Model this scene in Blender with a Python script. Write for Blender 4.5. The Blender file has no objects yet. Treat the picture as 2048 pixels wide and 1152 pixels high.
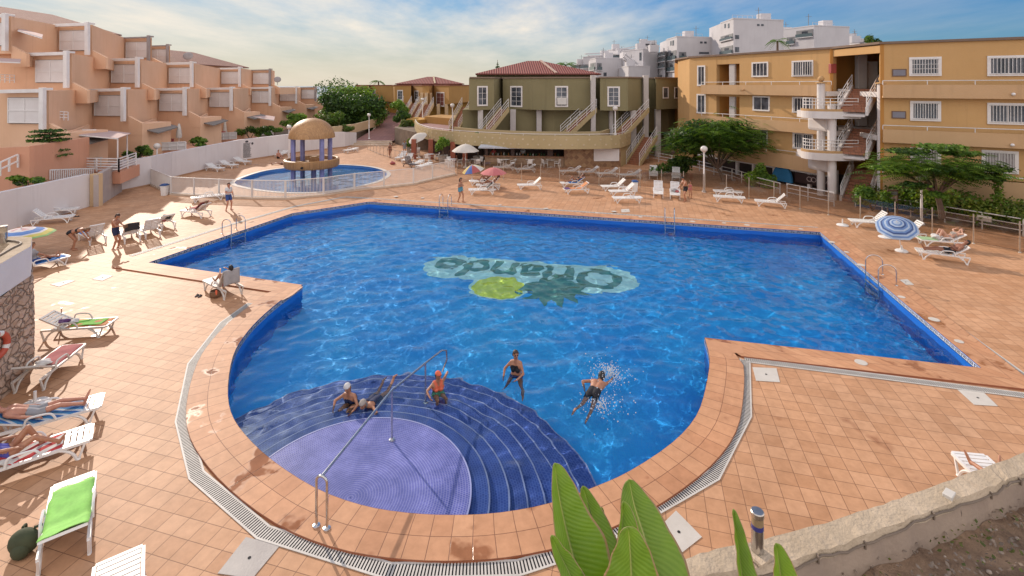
import bpy, bmesh, math, random
from mathutils import Vector, Matrix
R = math.radians
random.seed(7)
scn = bpy.context.scene
COL = scn.collection
CH, F = 8.0, 1000.0          # camera height above the deck, focal length in photo pixels
HZ = 171.0                   # row of the horizon in the photo
def G(px, py, z=0.0):        # photo pixel -> point at height z
    k = (CH - z) / (py - HZ)
    return Vector(((px - 1024) * k, F * k, z))
def V3(px, py, Y):           # photo pixel -> point at distance Y
    return Vector(((px - 1024) * Y / F, Y, CH - (py - HZ) * Y / F))
# ---------------------------------------------------------------- materials
def nmat(name):
    m = bpy.data.materials.new(name); m.use_nodes = True
    nt = m.node_tree; b = nt.nodes['Principled BSDF']
    return m, nt, b
def N(nt, t, **kw):
    n = nt.nodes.new(t)
    for k, v in kw.items():
        if k in n.inputs.keys() if hasattr(n.inputs, 'keys') else False: n.inputs[k].default_value = v
        else: setattr(n, k, v)
    return n
def L(nt, a, b): nt.links.new(a, b)
def rgb(c): return (c[0], c[1], c[2], 1.0)
def mixc(nt, fac, a, b, mode='MIX'):
    n = nt.nodes.new('ShaderNodeMix'); n.data_type = 'RGBA'; n.blend_type = mode
    for sock, v in ((n.inputs[0], fac), (n.inputs[6], a), (n.inputs[7], b)):
        if isinstance(v, (int, float)): sock.default_value = v
        elif isinstance(v, (tuple, list)): sock.default_value = rgb(v)
        else: L(nt, v, sock)
    return n.outputs[2]
def ramp(nt, src, p0, p1, c0=(0, 0, 0), c1=(1, 1, 1)):
    n = nt.nodes.new('ShaderNodeValToRGB'); e = n.color_ramp.elements
    e[0].position = p0; e[1].position = p1; e[0].color = rgb(c0); e[1].color = rgb(c1)
    L(nt, src, n.inputs[0]); return n.outputs[0]
def coords(nt, scale=(1, 1, 1), rot=0.0, loc=(0, 0, 0), kind='Object'):
    t = nt.nodes.new('ShaderNodeTexCoord'); mp = nt.nodes.new('ShaderNodeMapping')
    if kind == 'World':
        g = nt.nodes.new('ShaderNodeNewGeometry'); L(nt, g.outputs['Position'], mp.inputs[0])
    else: L(nt, t.outputs[kind], mp.inputs[0])
    mp.inputs['Scale'].default_value = scale; mp.inputs['Rotation'].default_value = (0, 0, rot)
    mp.inputs['Location'].default_value = loc
    return mp.outputs[0]
def noise(nt, co, scale, detail=4, rough=0.55):
    n = nt.nodes.new('ShaderNodeTexNoise'); L(nt, co, n.inputs['Vector'])
    n.inputs['Scale'].default_value = scale; n.inputs['Detail'].default_value = detail
    n.inputs['Roughness'].default_value = rough; return n.outputs[0]
def bump(nt, b, h, strength=0.3, dist=0.02):
    n = nt.nodes.new('ShaderNodeBump'); n.inputs['Strength'].default_value = strength
    n.inputs['Distance'].default_value = dist; L(nt, h, n.inputs['Height'])
    L(nt, n.outputs[0], b.inputs['Normal'])
def mottled(name, c, c2=None, scale=1.5, rough=0.8, amt=0.5, bmp=0.2, bs=30, metal=0.0, spec=0.5):
    """paint, plaster, plastic: two close colours mixed by noise plus a fine bump"""
    m, nt, b = nmat(name)
    c2 = c2 or tuple(x * 0.8 for x in c)
    co = coords(nt, kind='World')
    f = ramp(nt, noise(nt, co, scale, 6, 0.6), 0.5 - amt * 0.35, 0.5 + amt * 0.35)
    L(nt, mixc(nt, f, c, c2), b.inputs['Base Color'])
    b.inputs['Roughness'].default_value = rough; b.inputs['Metallic'].default_value = metal
    b.inputs['Specular IOR Level'].default_value = spec
    if bmp: bump(nt, b, noise(nt, co, bs, 3), bmp, 0.02)
    return m
def streaked(name, c, c2, stain, scale=0.35, rough=0.9):
    """weathered plaster wall: blotches plus vertical rain streaks"""
    m, nt, b = nmat(name)
    co = coords(nt, kind='World')
    base = mixc(nt, ramp(nt, noise(nt, co, scale, 6, 0.6), 0.35, 0.68), c, c2)
    st = coords(nt, (2.2, 2.2, 0.16), kind='World')
    base = mixc(nt, ramp(nt, noise(nt, st, 1.3, 5, 0.6), 0.56, 0.8, (0, 0, 0), (0.55, 0.55, 0.55)), base, stain)
    L(nt, base, b.inputs['Base Color']); b.inputs['Roughness'].default_value = rough
    b.inputs['Specular IOR Level'].default_value = 0.25
    bump(nt, b, noise(nt, co, 22, 4), 0.35, 0.02)
    return m
def metal(name, c=(0.62, 0.62, 0.63), rough=0.25):
    m, nt, b = nmat(name)
    co = coords(nt, kind='World')
    f = noise(nt, co, 9, 4)
    L(nt, mixc(nt, ramp(nt, f, 0.4, 0.7), c, tuple(x * 0.72 for x in c)), b.inputs['Base Color'])
    b.inputs['Metallic'].default_value = 1.0; b.inputs['Roughness'].default_value = rough
    return m
# ---------------------------------------------------------------- mesh builder
class MB:
    def __init__(s): s.v, s.f, s.mi = [], [], []
    def add(s, vs, fs, mi=0):
        o = len(s.v); s.v += [tuple(p) for p in vs]
        s.f += [tuple(i + o for i in f) for f in fs]; s.mi += [mi] * len(fs); return s
    def box(s, c, d, rz=0.0, mi=0, M=None):
        x, y, z = (k / 2 for k in d); vs = []
        for sx, sy, sz in ((-1,-1,-1),(1,-1,-1),(1,1,-1),(-1,1,-1),(-1,-1,1),(1,-1,1),(1,1,1),(-1,1,1)):
            p = Vector((sx * x, sy * y, sz * z))
            if M is not None: p = M @ p
            elif rz: p = Matrix.Rotation(rz, 3, 'Z') @ p
            vs.append(p + Vector(c))
        return s.add(vs, [(0,3,2,1),(4,5,6,7),(0,1,5,4),(1,2,6,5),(2,3,7,6),(3,0,4,7)], mi)
    def beam(s, a, b, w, h, mi=0, up=(0, 0, 1)):
        """box bar from a to b, w wide, h high"""
        a, b = Vector(a), Vector(b); d = b - a; l = d.length
        if l < 1e-6: return s
        y = d / l; x = y.cross(Vector(up))
        if x.length < 1e-5: x = Vector((1, 0, 0))
        x.normalize(); z = x.cross(y)
        M = Matrix((x, y, z)).transposed()
        return s.box((a + b) / 2, (w, l, h), M=M, mi=mi)
    def tube(s, pts, r, n=8, mi=0, closed=False, cap=True):
        pts = [Vector(p) for p in pts]; k = len(pts)
        rr = r if isinstance(r, (list, tuple)) else [r] * k
        rings = []; ref = None
        for i, p in enumerate(pts):
            a = pts[i - 1] if (i > 0 or closed) else p; b = pts[(i + 1) % k] if (i < k - 1 or closed) else p
            d = (b - a).normalized()
            if ref is None:
                ref = Vector((0, 0, 1)) if abs(d.z) < 0.9 else Vector((1, 0, 0))
            x = d.cross(ref)
            if x.length < 1e-4: x = d.cross(Vector((0.3, 1, 0.2)))
            x.normalize(); y = x.cross(d); ref = y
            rings.append([p + (x * math.cos(t) + y * math.sin(t)) * rr[i] for t in (2 * math.pi * j / n for j in range(n))])
        vs = [q for g in rings for q in g]; fs = []
        for i in range(k if closed else k - 1):
            i2 = (i + 1) % k
            for j in range(n):
                j2 = (j + 1) % n; fs.append((i * n + j, i * n + j2, i2 * n + j2, i2 * n + j))
        if cap and not closed: fs += [tuple(range(n))[::-1], tuple(range((k - 1) * n, k * n))]
        return s.add(vs, fs, mi)
    def cyl(s, c, r, h, n=16, r2=None, mi=0):
        c = Vector(c); return s.tube([c, c + Vector((0, 0, h))], [r, r if r2 is None else r2], n, mi)
    def lathe(s, c, prof, n=24, mi=0, sx=1, sy=1):
        c = Vector(c); vs = []; fs = []; k = len(prof)
        for r, z in prof:
            for j in range(n):
                t = 2 * math.pi * j / n; vs.append(c + Vector((r * math.cos(t) * sx, r * math.sin(t) * sy, z)))
        for i in range(k - 1):
            for j in range(n):
                j2 = (j + 1) % n; fs.append((i * n + j, i * n + j2, (i + 1) * n + j2, (i + 1) * n + j))
        fs += [tuple(range(n))[::-1], tuple(range((k - 1) * n, k * n))]
        return s.add(vs, fs, mi)
    def ball(s, c, r, n=12, mi=0, M=None):
        if isinstance(r, (int, float)): r = (r, r, r)
        vs = []; fs = []; m = max(4, n // 2 + 1)
        for i in range(m + 1):
            ph = math.pi * i / m
            for j in range(n):
                t = 2 * math.pi * j / n
                p = Vector((r[0] * math.sin(ph) * math.cos(t), r[1] * math.sin(ph) * math.sin(t), r[2] * math.cos(ph)))
                if M is not None: p = M @ p
                vs.append(p + Vector(c))
        for i in range(m):
            for j in range(n):
                j2 = (j + 1) % n; fs.append((i * n + j, (i + 1) * n + j, (i + 1) * n + j2, i * n + j2))
        return s.add(vs, fs, mi)
    def prism(s, poly, z0, z1, mi=0):
        """upright prism on a plan polygon"""
        k = len(poly); vs = [(p[0], p[1], z0) for p in poly] + [(p[0], p[1], z1) for p in poly]
        fs = [tuple(range(k))[::-1], tuple(range(k, 2 * k))]
        fs += [(i, (i + 1) % k, k + (i + 1) % k, k + i) for i in range(k)]
        return s.add(vs, fs, mi)
    def ext(s, poly, d, mi=0):
        """solid: polygon in space pushed along vector d"""
        k = len(poly); d = Vector(d); vs = [Vector(p) for p in poly] + [Vector(p) + d for p in poly]
        fs = [tuple(range(k)), tuple(range(k, 2 * k))[::-1]]
        fs += [(i, k + i, k + (i + 1) % k, (i + 1) % k) for i in range(k)]
        return s.add(vs, fs, mi)
    def sheet(s, poly, z, mi=0): return s.add([(p[0], p[1], z) for p in poly], [tuple(range(len(poly)))], mi)
    def build(s, name, mats, parent=None, smooth=False, bevel=0.0, recalc=True):
        me = bpy.data.meshes.new(name)
        vs = s.v
        if parent is not None:
            inv = world_of(parent).inverted(); vs = [inv @ Vector(p) for p in s.v]
        me.from_pydata(vs, [], s.f)
        mats = mats if isinstance(mats, (list, tuple)) else [mats]
        for m in mats: me.materials.append(m)
        if len(mats) > 1: me.polygons.foreach_set('material_index', s.mi)
        if recalc:
            bm = bmesh.new(); bm.from_mesh(me); bmesh.ops.recalc_face_normals(bm, faces=bm.faces); bm.to_mesh(me); bm.free()
        if smooth:
            me.polygons.foreach_set('use_smooth', [True] * len(me.polygons))
            try: me.set_sharp_from_angle(angle=R(40))
            except Exception: pass
        o = bpy.data.objects.new(name, me); COL.objects.link(o)
        if parent is not None: o.parent = parent
        if bevel:
            b = o.modifiers.new('b', 'BEVEL'); b.width = bevel; b.segments = 2; b.limit_method = 'ANGLE'
        return o
def world_of(o):
    M = Matrix.LocRotScale(o.location, o.rotation_euler, o.scale)
    return world_of(o.parent) @ M if o.parent else M
def tag(o, label=None, cat=None, group=None, kind=None):
    if label: o['label'] = label
    if cat: o['category'] = cat
    if group: o['group'] = group
    if kind: o['kind'] = kind
    return o
def thing(name, label, cat, loc=(0, 0, 0), rz=0.0, group=None):
    o = bpy.data.objects.new(name, None); COL.objects.link(o); o.empty_display_size = 0.2
    o.location = loc; o.rotation_euler = (0, 0, rz)
    return tag(o, label, cat, group)
def dup(root, loc=None, rz=None, label=None, scale=None):
    r = root.copy(); COL.objects.link(r)
    if loc is not None: r.location = loc
    if rz is not None: r.rotation_euler = (0, 0, rz)
    if scale is not None: r.scale = (scale,) * 3
    if label: r['label'] = label
    for ch in [c for c in root.children]:
        c = ch.copy(); COL.objects.link(c); c.parent = r
        for g in ch.children:
            d = g.copy(); COL.objects.link(d); d.parent = c
    return r
def catmull(pts, n=6, closed=False):
    out = []; k = len(pts)
    for i in range(k if closed else k - 1):
        p = [Vector(pts[(i + j) % k]) if closed else Vector(pts[min(max(i + j, 0), k - 1)]) for j in (-1, 0, 1, 2)]
        for a in range(n):
            t = a / n
            out.append(0.5 * ((2 * p[1]) + (p[2] - p[0]) * t + (2 * p[0] - 5 * p[1] + 4 * p[2] - p[3]) * t * t + (3 * p[1] - p[0] - 3 * p[2] + p[3]) * t ** 3))
    if not closed: out.append(Vector(pts[-1]))
    return out
def offset_line(pts, d, closed=False):
    """plan polyline moved sideways by d (to its left)"""
    k = len(pts); out = []
    for i in range(k):
        a = pts[i - 1] if (i > 0 or closed) else None; b = pts[(i + 1) % k] if (i < k - 1 or closed) else None
        p = pts[i]; ns = []
        for q0, q1 in ((a, p), (p, b)):
            if q0 is None or q1 is None: continue
            e = Vector((q1[0] - q0[0], q1[1] - q0[1]));
            if e.length > 1e-6: e.normalize(); ns.append(Vector((-e.y, e.x)))
        n = sum(ns, Vector((0, 0))); n.normalize()
        c = max(0.35, n.dot(ns[0])); out.append(Vector((p[0] + n.x * d / c, p[1] + n.y * d / c, p[2] if len(p) > 2 else 0)))
    return out
# ---------------------------------------------------------------- camera, sun, sky
cam_d = bpy.data.cameras.new('camera'); cam = bpy.data.objects.new('camera', cam_d); COL.objects.link(cam)
cam.location = (0, 0, CH); cam.rotation_euler = (R(90), 0, 0)
cam_d.sensor_width = 36; cam_d.lens = 36 * F / 2048; cam_d.shift_y = -(576 - HZ) / 2048
cam_d.clip_start = 0.1; cam_d.clip_end = 30000
scn.camera = cam
SUN_AZ, SUN_EL = R(-39), R(25)
sd = Vector((math.sin(SUN_AZ) * math.cos(SUN_EL), math.cos(SUN_AZ) * math.cos(SUN_EL), math.sin(SUN_EL)))
ld = bpy.data.lights.new('sun', 'SUN'); lo = bpy.data.objects.new('sun', ld); COL.objects.link(lo)
ld.energy = 3.7; ld.angle = R(0.5); ld.color = (1.0, 0.86, 0.72)
lo.rotation_euler = sd.to_track_quat('Z', 'Y').to_euler(); lo.location = (-60, 80, 60)
SKY_GAIN, SKY_K, CLOUD, FILL_BANK = 1.05, 0.20, (5.9, 5.3, 4.5), (8.2, 7.8, 7.9)
w = bpy.data.worlds.new('World'); scn.world = w; w.use_nodes = True
nt = w.node_tree; bg = nt.nodes['Background']
def MT(op, a, b=None, c=None):
    n = nt.nodes.new('ShaderNodeMath'); n.operation = op
    for i, v in enumerate((a, b, c)):
        if v is None: continue
        if isinstance(v, (int, float)): n.inputs[i].default_value = v
        else: L(nt, v, n.inputs[i])
    return n.outputs[0]
sky = nt.nodes.new('ShaderNodeTexSky'); sky.sky_type = 'NISHITA'; sky.sun_disc = False
sky.sun_elevation = SUN_EL; sky.sun_rotation = SUN_AZ; sky.altitude = 50; sky.air_density = 1.0; sky.dust_density = 0.4; sky.ozone_density = 3.0
tc = nt.nodes.new('ShaderNodeTexCoord'); sep = nt.nodes.new('ShaderNodeSeparateXYZ'); L(nt, tc.outputs['Generated'], sep.inputs[0]); DX, DY, DZ = sep.outputs
bw_ = nt.nodes.new('ShaderNodeRGBToBW'); L(nt, sky.outputs[0], bw_.inputs[0])
fac = MT('DIVIDE', SKY_GAIN, MT('MULTIPLY_ADD', bw_.outputs[0], SKY_K, 1.0))      # soft shoulder on the glare round the sun
vs_ = nt.nodes.new('ShaderNodeVectorMath'); vs_.operation = 'SCALE'; L(nt, sky.outputs[0], vs_.inputs[0]); L(nt, fac, vs_.inputs['Scale'])
# thin clouds on a flat layer
zz = MT('ADD', MT('MAXIMUM', DZ, 0.0), 0.09); cb = nt.nodes.new('ShaderNodeCombineXYZ'); L(nt, MT('DIVIDE', DX, zz), cb.inputs[0]); L(nt, MT('DIVIDE', DY, zz), cb.inputs[1])
mp = nt.nodes.new('ShaderNodeMapping'); L(nt, cb.outputs[0], mp.inputs[0]); mp.inputs['Scale'].default_value = (0.62, 0.30, 1); mp.inputs['Rotation'].default_value = (0, 0, R(38)); mp.inputs['Location'].default_value = (1.7, 0.4, 0)
cl = ramp(nt, noise(nt, mp.outputs[0], 1.5, 9, 0.6), 0.36, 0.64)
side = MT('SUBTRACT', 1.0, MT('SMOOTHSTEP', DX, 0.15, 0.75) if False else MT('MINIMUM', MT('MAXIMUM', MT('MULTIPLY_ADD', DX, 1.7, -0.05), 0.0), 0.82))
low = MT('MINIMUM', MT('MAXIMUM', MT('MULTIPLY', DZ, 9.0), 0.25), 1.0)
cf = MT('MULTIPLY', MT('MULTIPLY', cl, MT('MINIMUM', MT('MAXIMUM', MT('MULTIPLY_ADD', DZ, -3.0, 1.6), 0.12), 0.88)), MT('MULTIPLY', side, low))
deep = mixc(nt, MT('MINIMUM', MT('MAXIMUM', MT('MULTIPLY_ADD', DX, 1.9, 0.25), 0.0), 1.0), (0.86, 0.98, 1.06), (0.42, 0.74, 1.06))
hz_f = MT('MULTIPLY', MT('MINIMUM', MT('MAXIMUM', MT('MULTIPLY_ADD', DZ, -7.0, 0.95), 0.0), 1.0), MT('MINIMUM', MT('MAXIMUM', MT('MULTIPLY_ADD', DX, -1.6, 0.75), 0.0), 0.9))
c1 = mixc(nt, cf, mixc(nt, hz_f, mixc(nt, 1.0, vs_.outputs[0], deep, 'MULTIPLY'), (4.5, 4.05, 3.35)), CLOUD)
# unseen bright cloud added overhead, behind and to the right, as fill light
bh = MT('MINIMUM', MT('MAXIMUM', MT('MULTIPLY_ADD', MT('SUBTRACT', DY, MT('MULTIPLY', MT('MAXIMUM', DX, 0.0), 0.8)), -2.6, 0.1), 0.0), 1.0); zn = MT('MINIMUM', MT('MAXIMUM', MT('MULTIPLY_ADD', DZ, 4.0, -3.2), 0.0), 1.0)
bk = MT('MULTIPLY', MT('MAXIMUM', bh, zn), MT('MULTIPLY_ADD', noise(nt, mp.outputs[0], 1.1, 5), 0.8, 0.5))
c2 = mixc(nt, MT('MINIMUM', bk, 1.0), c1, FILL_BANK)
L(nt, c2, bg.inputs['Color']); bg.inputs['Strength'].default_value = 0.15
scn.view_settings.view_transform = 'Standard'; scn.view_settings.look = 'None'
scn.view_settings.exposure = 0.16; scn.view_settings.gamma = 1.0
cy = scn.cycles
cy.max_bounces = 10; cy.diffuse_bounces = 3; cy.glossy_bounces = 4; cy.transmission_bounces = 8; cy.transparent_max_bounces = 12
cy.sample_clamp_indirect = 4.0; cy.blur_glossy = 0.5; cy.caustics_reflective = False; cy.caustics_refractive = False
cy.use_denoising = True
# ---------------------------------------------------------------- pool outline (plan, from the photo at deck height)
def GP(l, z=0.0): return [G(x, y, z) for x, y in l]
WZ = -0.34                       # water level
far_edge = GP([(297, 527), (585, 428), (737, 405), (1640, 466)])
arc = catmull(GP([(1409, 678), (1419, 722), (1411, 780), (1392, 836), (1345, 889), (1262, 945), (1190, 978), (1100, 1011), (1000, 1030), (905, 1035), (810, 1030), (720, 1014), (630, 980), (545, 925), (490, 873), (462, 828), (456, 776), (466, 716), (487, 677), (518, 641), (562, 603), (605, 572)]), 3)
C_ = G(1962, 739)
pool_poly = far_edge + [C_] + arc            # clockwise seen from above
pool_poly = [Vector((p.x, p.y, 0)) for p in pool_poly]
# coping: 0.95 m band outside the pool
cop_out_px = [(1467, 706), (1478, 749), (1477, 781), (1463, 828), (1435, 884), (1397, 931), (1360, 971), (1316, 998), (1225, 1048), (1123, 1082), (1037, 1105), (935, 1113), (853, 1113), (783, 1109), (689, 1091), (594, 1058), (525, 1017), (463, 972), (422, 927), (393, 873), (385, 820), (398, 747), (411, 714), (437, 672), (468, 635), (507, 607), (548, 583)]
from mathutils.geometry import tessellate_polygon
import numpy as np
AX = math.atan2(far_edge[3].y - far_edge[2].y, far_edge[3].x - far_edge[2].x)      # direction of the long pool edge
def tiled(name, c1, c2, grout, w, h, mortar, rot=0.0, kind='World', off=0.0, rough=0.55, var=0.5, bstr=0.35, wet=None, spec=0.5, scale2=0.6):
    m, nt, b = nmat(name)
    co = coords(nt, rot=rot, kind=kind)
    br = nt.nodes.new('ShaderNodeTexBrick'); L(nt, co, br.inputs['Vector'])
    br.offset = off; br.squash = 1.0
    br.inputs['Scale'].default_value = 1.0; br.inputs['Brick Width'].default_value = w; br.inputs['Row Height'].default_value = h
    br.inputs['Mortar Size'].default_value = mortar; br.inputs['Mortar Smooth'].default_value = 0.3; br.inputs['Bias'].default_value = 0.0
    br.inputs['Color1'].default_value = rgb(c1); br.inputs['Color2'].default_value = rgb(c2); br.inputs['Mortar'].default_value = rgb(grout)
    n1 = ramp(nt, noise(nt, co, scale2, 6, 0.62), 0.35, 0.7, (1 - 0.28 * var,) * 3, (1 + 0.12 * var,) * 3)
    n2 = ramp(nt, noise(nt, co, 5.0 , 5, 0.6), 0.35, 0.65, (1 - 0.2 * var, 1 - 0.24 * var, 1 - 0.3 * var), (1.06, 1.05, 1.04))
    sandy = ramp(nt, noise(nt, co, 0.22, 5, 0.6), 0.40, 0.66, (1, 1, 1), (1.0, 1.08, 1.18))
    col = mixc(nt, 1.0, mixc(nt, 1.0, mixc(nt, var, br.outputs['Color'], sandy, 'MULTIPLY'), n1, 'MULTIPLY'), n2, 'MULTIPLY')
    b.inputs['Roughness'].default_value = rough; b.inputs['Specular IOR Level'].default_value = spec
    if wet:
        wn = ramp(nt, noise(nt, coords(nt, (1, 1, 1), kind='World'), wet[0], 4, 0.6), wet[1], wet[1] + 0.06)
        col = mixc(nt, wn, col, mixc(nt, 1.0, col, (0.62, 0.52, 0.45), 'MULTIPLY'))
        rr = nt.nodes.new('ShaderNodeMapRange'); L(nt, wn, rr.inputs[0]); rr.inputs[3].default_value = rough; rr.inputs[4].default_value = 0.16
        L(nt, rr.outputs[0], b.inputs['Roughness'])
    L(nt, col, b.inputs['Base Color'])
    hm = nt.nodes.new('ShaderNodeMath'); hm.operation = 'SUBTRACT'; L(nt, noise(nt, co, 6, 4), hm.inputs[0]); L(nt, br.outputs['Fac'], hm.inputs[1])
    bump(nt, b, hm.outputs[0], bstr, 0.008)
    return m
M_deck = tiled('deck tiles', (0.575, 0.325, 0.185), (0.49, 0.26, 0.138), (0.24, 0.125, 0.07), 0.37, 0.37, 0.007, rot=-AX, rough=0.58, wet=(0.4, 0.64), spec=0.2)
M_cop = tiled('coping tiles', (0.58, 0.31, 0.17), (0.49, 0.24, 0.125), (0.22, 0.10, 0.055), 0.36, 0.45, 0.007, kind='UV', rough=0.6, wet=(0.8, 0.59), spec=0.25)
M_riser = mottled('coping riser', (0.36, 0.12, 0.055), rough=0.6)
def ring_strip(name, inner, outer, z, mats, closed=True, z_out=0.0):
    """flat band between two plan polylines with lengthwise UVs plus its outer vertical face"""
    k = len(inner); vs, fs, uv = [], [], []; s = 0.0
    acc = [0.0]
    for i in range(k if closed else k - 1): acc.append(acc[-1] + (Vector(inner[(i + 1) % k]) - Vector(inner[i])).length)
    mi = []
    for i in range(k if closed else k - 1):
        j = (i + 1) % k; w = (Vector(outer[i]) - Vector(inner[i])).length
        o = len(vs)
        vs += [(inner[i].x, inner[i].y, z), (inner[j].x, inner[j].y, z), (outer[j].x, outer[j].y, z), (outer[i].x, outer[i].y, z), (outer[j].x, outer[j].y, z_out), (outer[i].x, outer[i].y, z_out)]
        fs += [(o, o + 1, o + 2, o + 3), (o + 3, o + 2, o + 4, o + 5)]; mi += [0, 1]
        uv += [(acc[i], 0), (acc[i + 1], 0), (acc[i + 1], 0.9), (acc[i], 0.9)] + [(acc[i], 0), (acc[i + 1], 0), (acc[i + 1], 0.05), (acc[i], 0.05)]
    me = bpy.data.meshes.new(name); me.from_pydata(vs, [], fs)
    for m in mats: me.materials.append(m)
    me.polygons.foreach_set('material_index', mi)
    ul = me.uv_layers.new(name='UVMap'); ul.data.foreach_set('uv', [c for p in uv for c in p])
    bm = bmesh.new(); bm.from_mesh(me); bmesh.ops.remove_doubles(bm, verts=bm.verts, dist=1e-5); bmesh.ops.recalc_face_normals(bm, faces=bm.faces)
    if sum(f.normal.z for f in bm.faces) < 0: bmesh.ops.reverse_faces(bm, faces=bm.faces)
    bm.to_mesh(me); bm.free()
    o = bpy.data.objects.new(name, me); COL.objects.link(o); return o
CZ = 0.05
pool_out = offset_line(pool_poly, 0.9, True)
def seg_dist(p, poly):
    best = 1e9
    for i in range(len(poly)):
        a, b_ = poly[i], poly[(i + 1) % len(poly)]; ab = b_ - a
        t = max(0, min(1, (p - a).dot(ab) / max(ab.length_squared, 1e-9))); best = min(best, (p - a - ab * t).length)
    return best
_q = [G(548, 583), G(1467, 706)]; _q = [Vector((q.x, q.y, 0)) for q in _q]
for i, p in enumerate(pool_out):
    if seg_dist(p, pool_poly) < 0.86:
        pool_out[i] = min(_q, key=lambda q: (q - p).length)
# make the band's end at the sharp inner corners tidy
cop = ring_strip('pool_coping', pool_poly, pool_out, CZ, [M_cop, M_riser]); tag(cop, kind='structure')
M_fill = mottled('coping corner tile', (0.54, 0.28, 0.15), (0.46, 0.23, 0.12), scale=3, rough=0.6)
for px_ in ([(606, 573), (585, 590), (566, 600), (520, 600), (548, 583), (520, 579), (560, 568)], [(1412, 680.5), (1445, 684.5), (1484, 691), (1488, 706.5), (1466, 706), (1462, 714), (1424, 700)]):
    mb = MB(); mb.sheet([(q.x, q.y) for q in GP(px_, CZ)], CZ - 0.003 if px_[0][0] < 1000 else CZ + 0.003); tag(mb.build('pool_coping', M_fill), kind='structure')
# ---------------------------------------------------------------- children's pool outline
kid_c = G(622, 352); kid_poly = []
kid_px = [(470, 364), (522, 344), (575, 336), (628, 331), (676, 330), (728, 333), (759, 339), (774, 348), (762, 359), (735, 368), (681, 379), (620, 385), (563, 384), (500, 376)]
kid_poly = [Vector((p.x, p.y, 0)) for p in catmull(GP(kid_px), 5, True)]
# ---------------------------------------------------------------- deck sheet with both holes
def holed_sheet(name, outer, holes, z, mat):
    loops = [[Vector((p[0], p[1], 0)) for p in outer]] + [[Vector((p[0], p[1], 0)) for p in h] for h in holes]
    tri = tessellate_polygon(loops); vs = [(p.x, p.y, z) for l in loops for p in l]
    mb = MB(); mb.add(vs, [tuple(t) for t in tri]); o = mb.build(name, mat)
    for p in o.data.polygons:
        if p.normal.z < 0: p.flip()
    return o
deck_outer = [(-32, 4.0), (-2, 4.0), (3.0, 5.5), (14, 9.0), (40, 18), (60, 30), (60, 60), (34, 72), (-8, 80), (-24, 80), (-33, 68)]
deck = holed_sheet('pool_deck', deck_outer, [pool_poly, kid_poly], 0.0, M_deck); tag(deck, kind='structure')
# ---------------------------------------------------------------- pool basin
m, nt, b = nmat('pool mosaic'); M_mos = m
co = coords(nt, kind='World')
vo = nt.nodes.new('ShaderNodeTexBrick'); L(nt, co, vo.inputs[0]); vo.offset = 0; vo.inputs['Scale'].default_value = 1
vo.inputs['Brick Width'].default_value = 0.06; vo.inputs['Row Height'].default_value = 0.06; vo.inputs['Mortar Size'].default_value = 0.004
vo.inputs['Color1'].default_value = (0.014, 0.37, 0.88, 1); vo.inputs['Color2'].default_value = (0.02, 0.44, 0.92, 1); vo.inputs['Mortar'].default_value = (0.05, 0.42, 0.86, 1)
L(nt, mixc(nt, ramp(nt, noise(nt, co, 0.3, 3), 0.35, 0.7), vo.outputs[0], (0.012, 0.30, 0.82)), b.inputs['Base Color']); b.inputs['Roughness'].default_value = 0.5
POOL_Z = -1.75
basin = MB()
basin.sheet([(p.x, p.y) for p in pool_poly], POOL_Z)
k = len(pool_poly)
vs = [(p.x, p.y, CZ - 0.004) for p in pool_poly] + [(p.x, p.y, POOL_Z) for p in pool_poly]
basin.add(vs, [(i, (i + 1) % k, k + (i + 1) % k, k + i) for i in range(k)], 1)
M_wmos = mottled('deep blue wall mosaic', (0.010, 0.125, 0.52), (0.013, 0.16, 0.58), scale=1.5, rough=0.4, bmp=0)
basin_o = tag(basin.build('pool_basin', [M_mos, M_wmos]), kind='structure')
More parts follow.
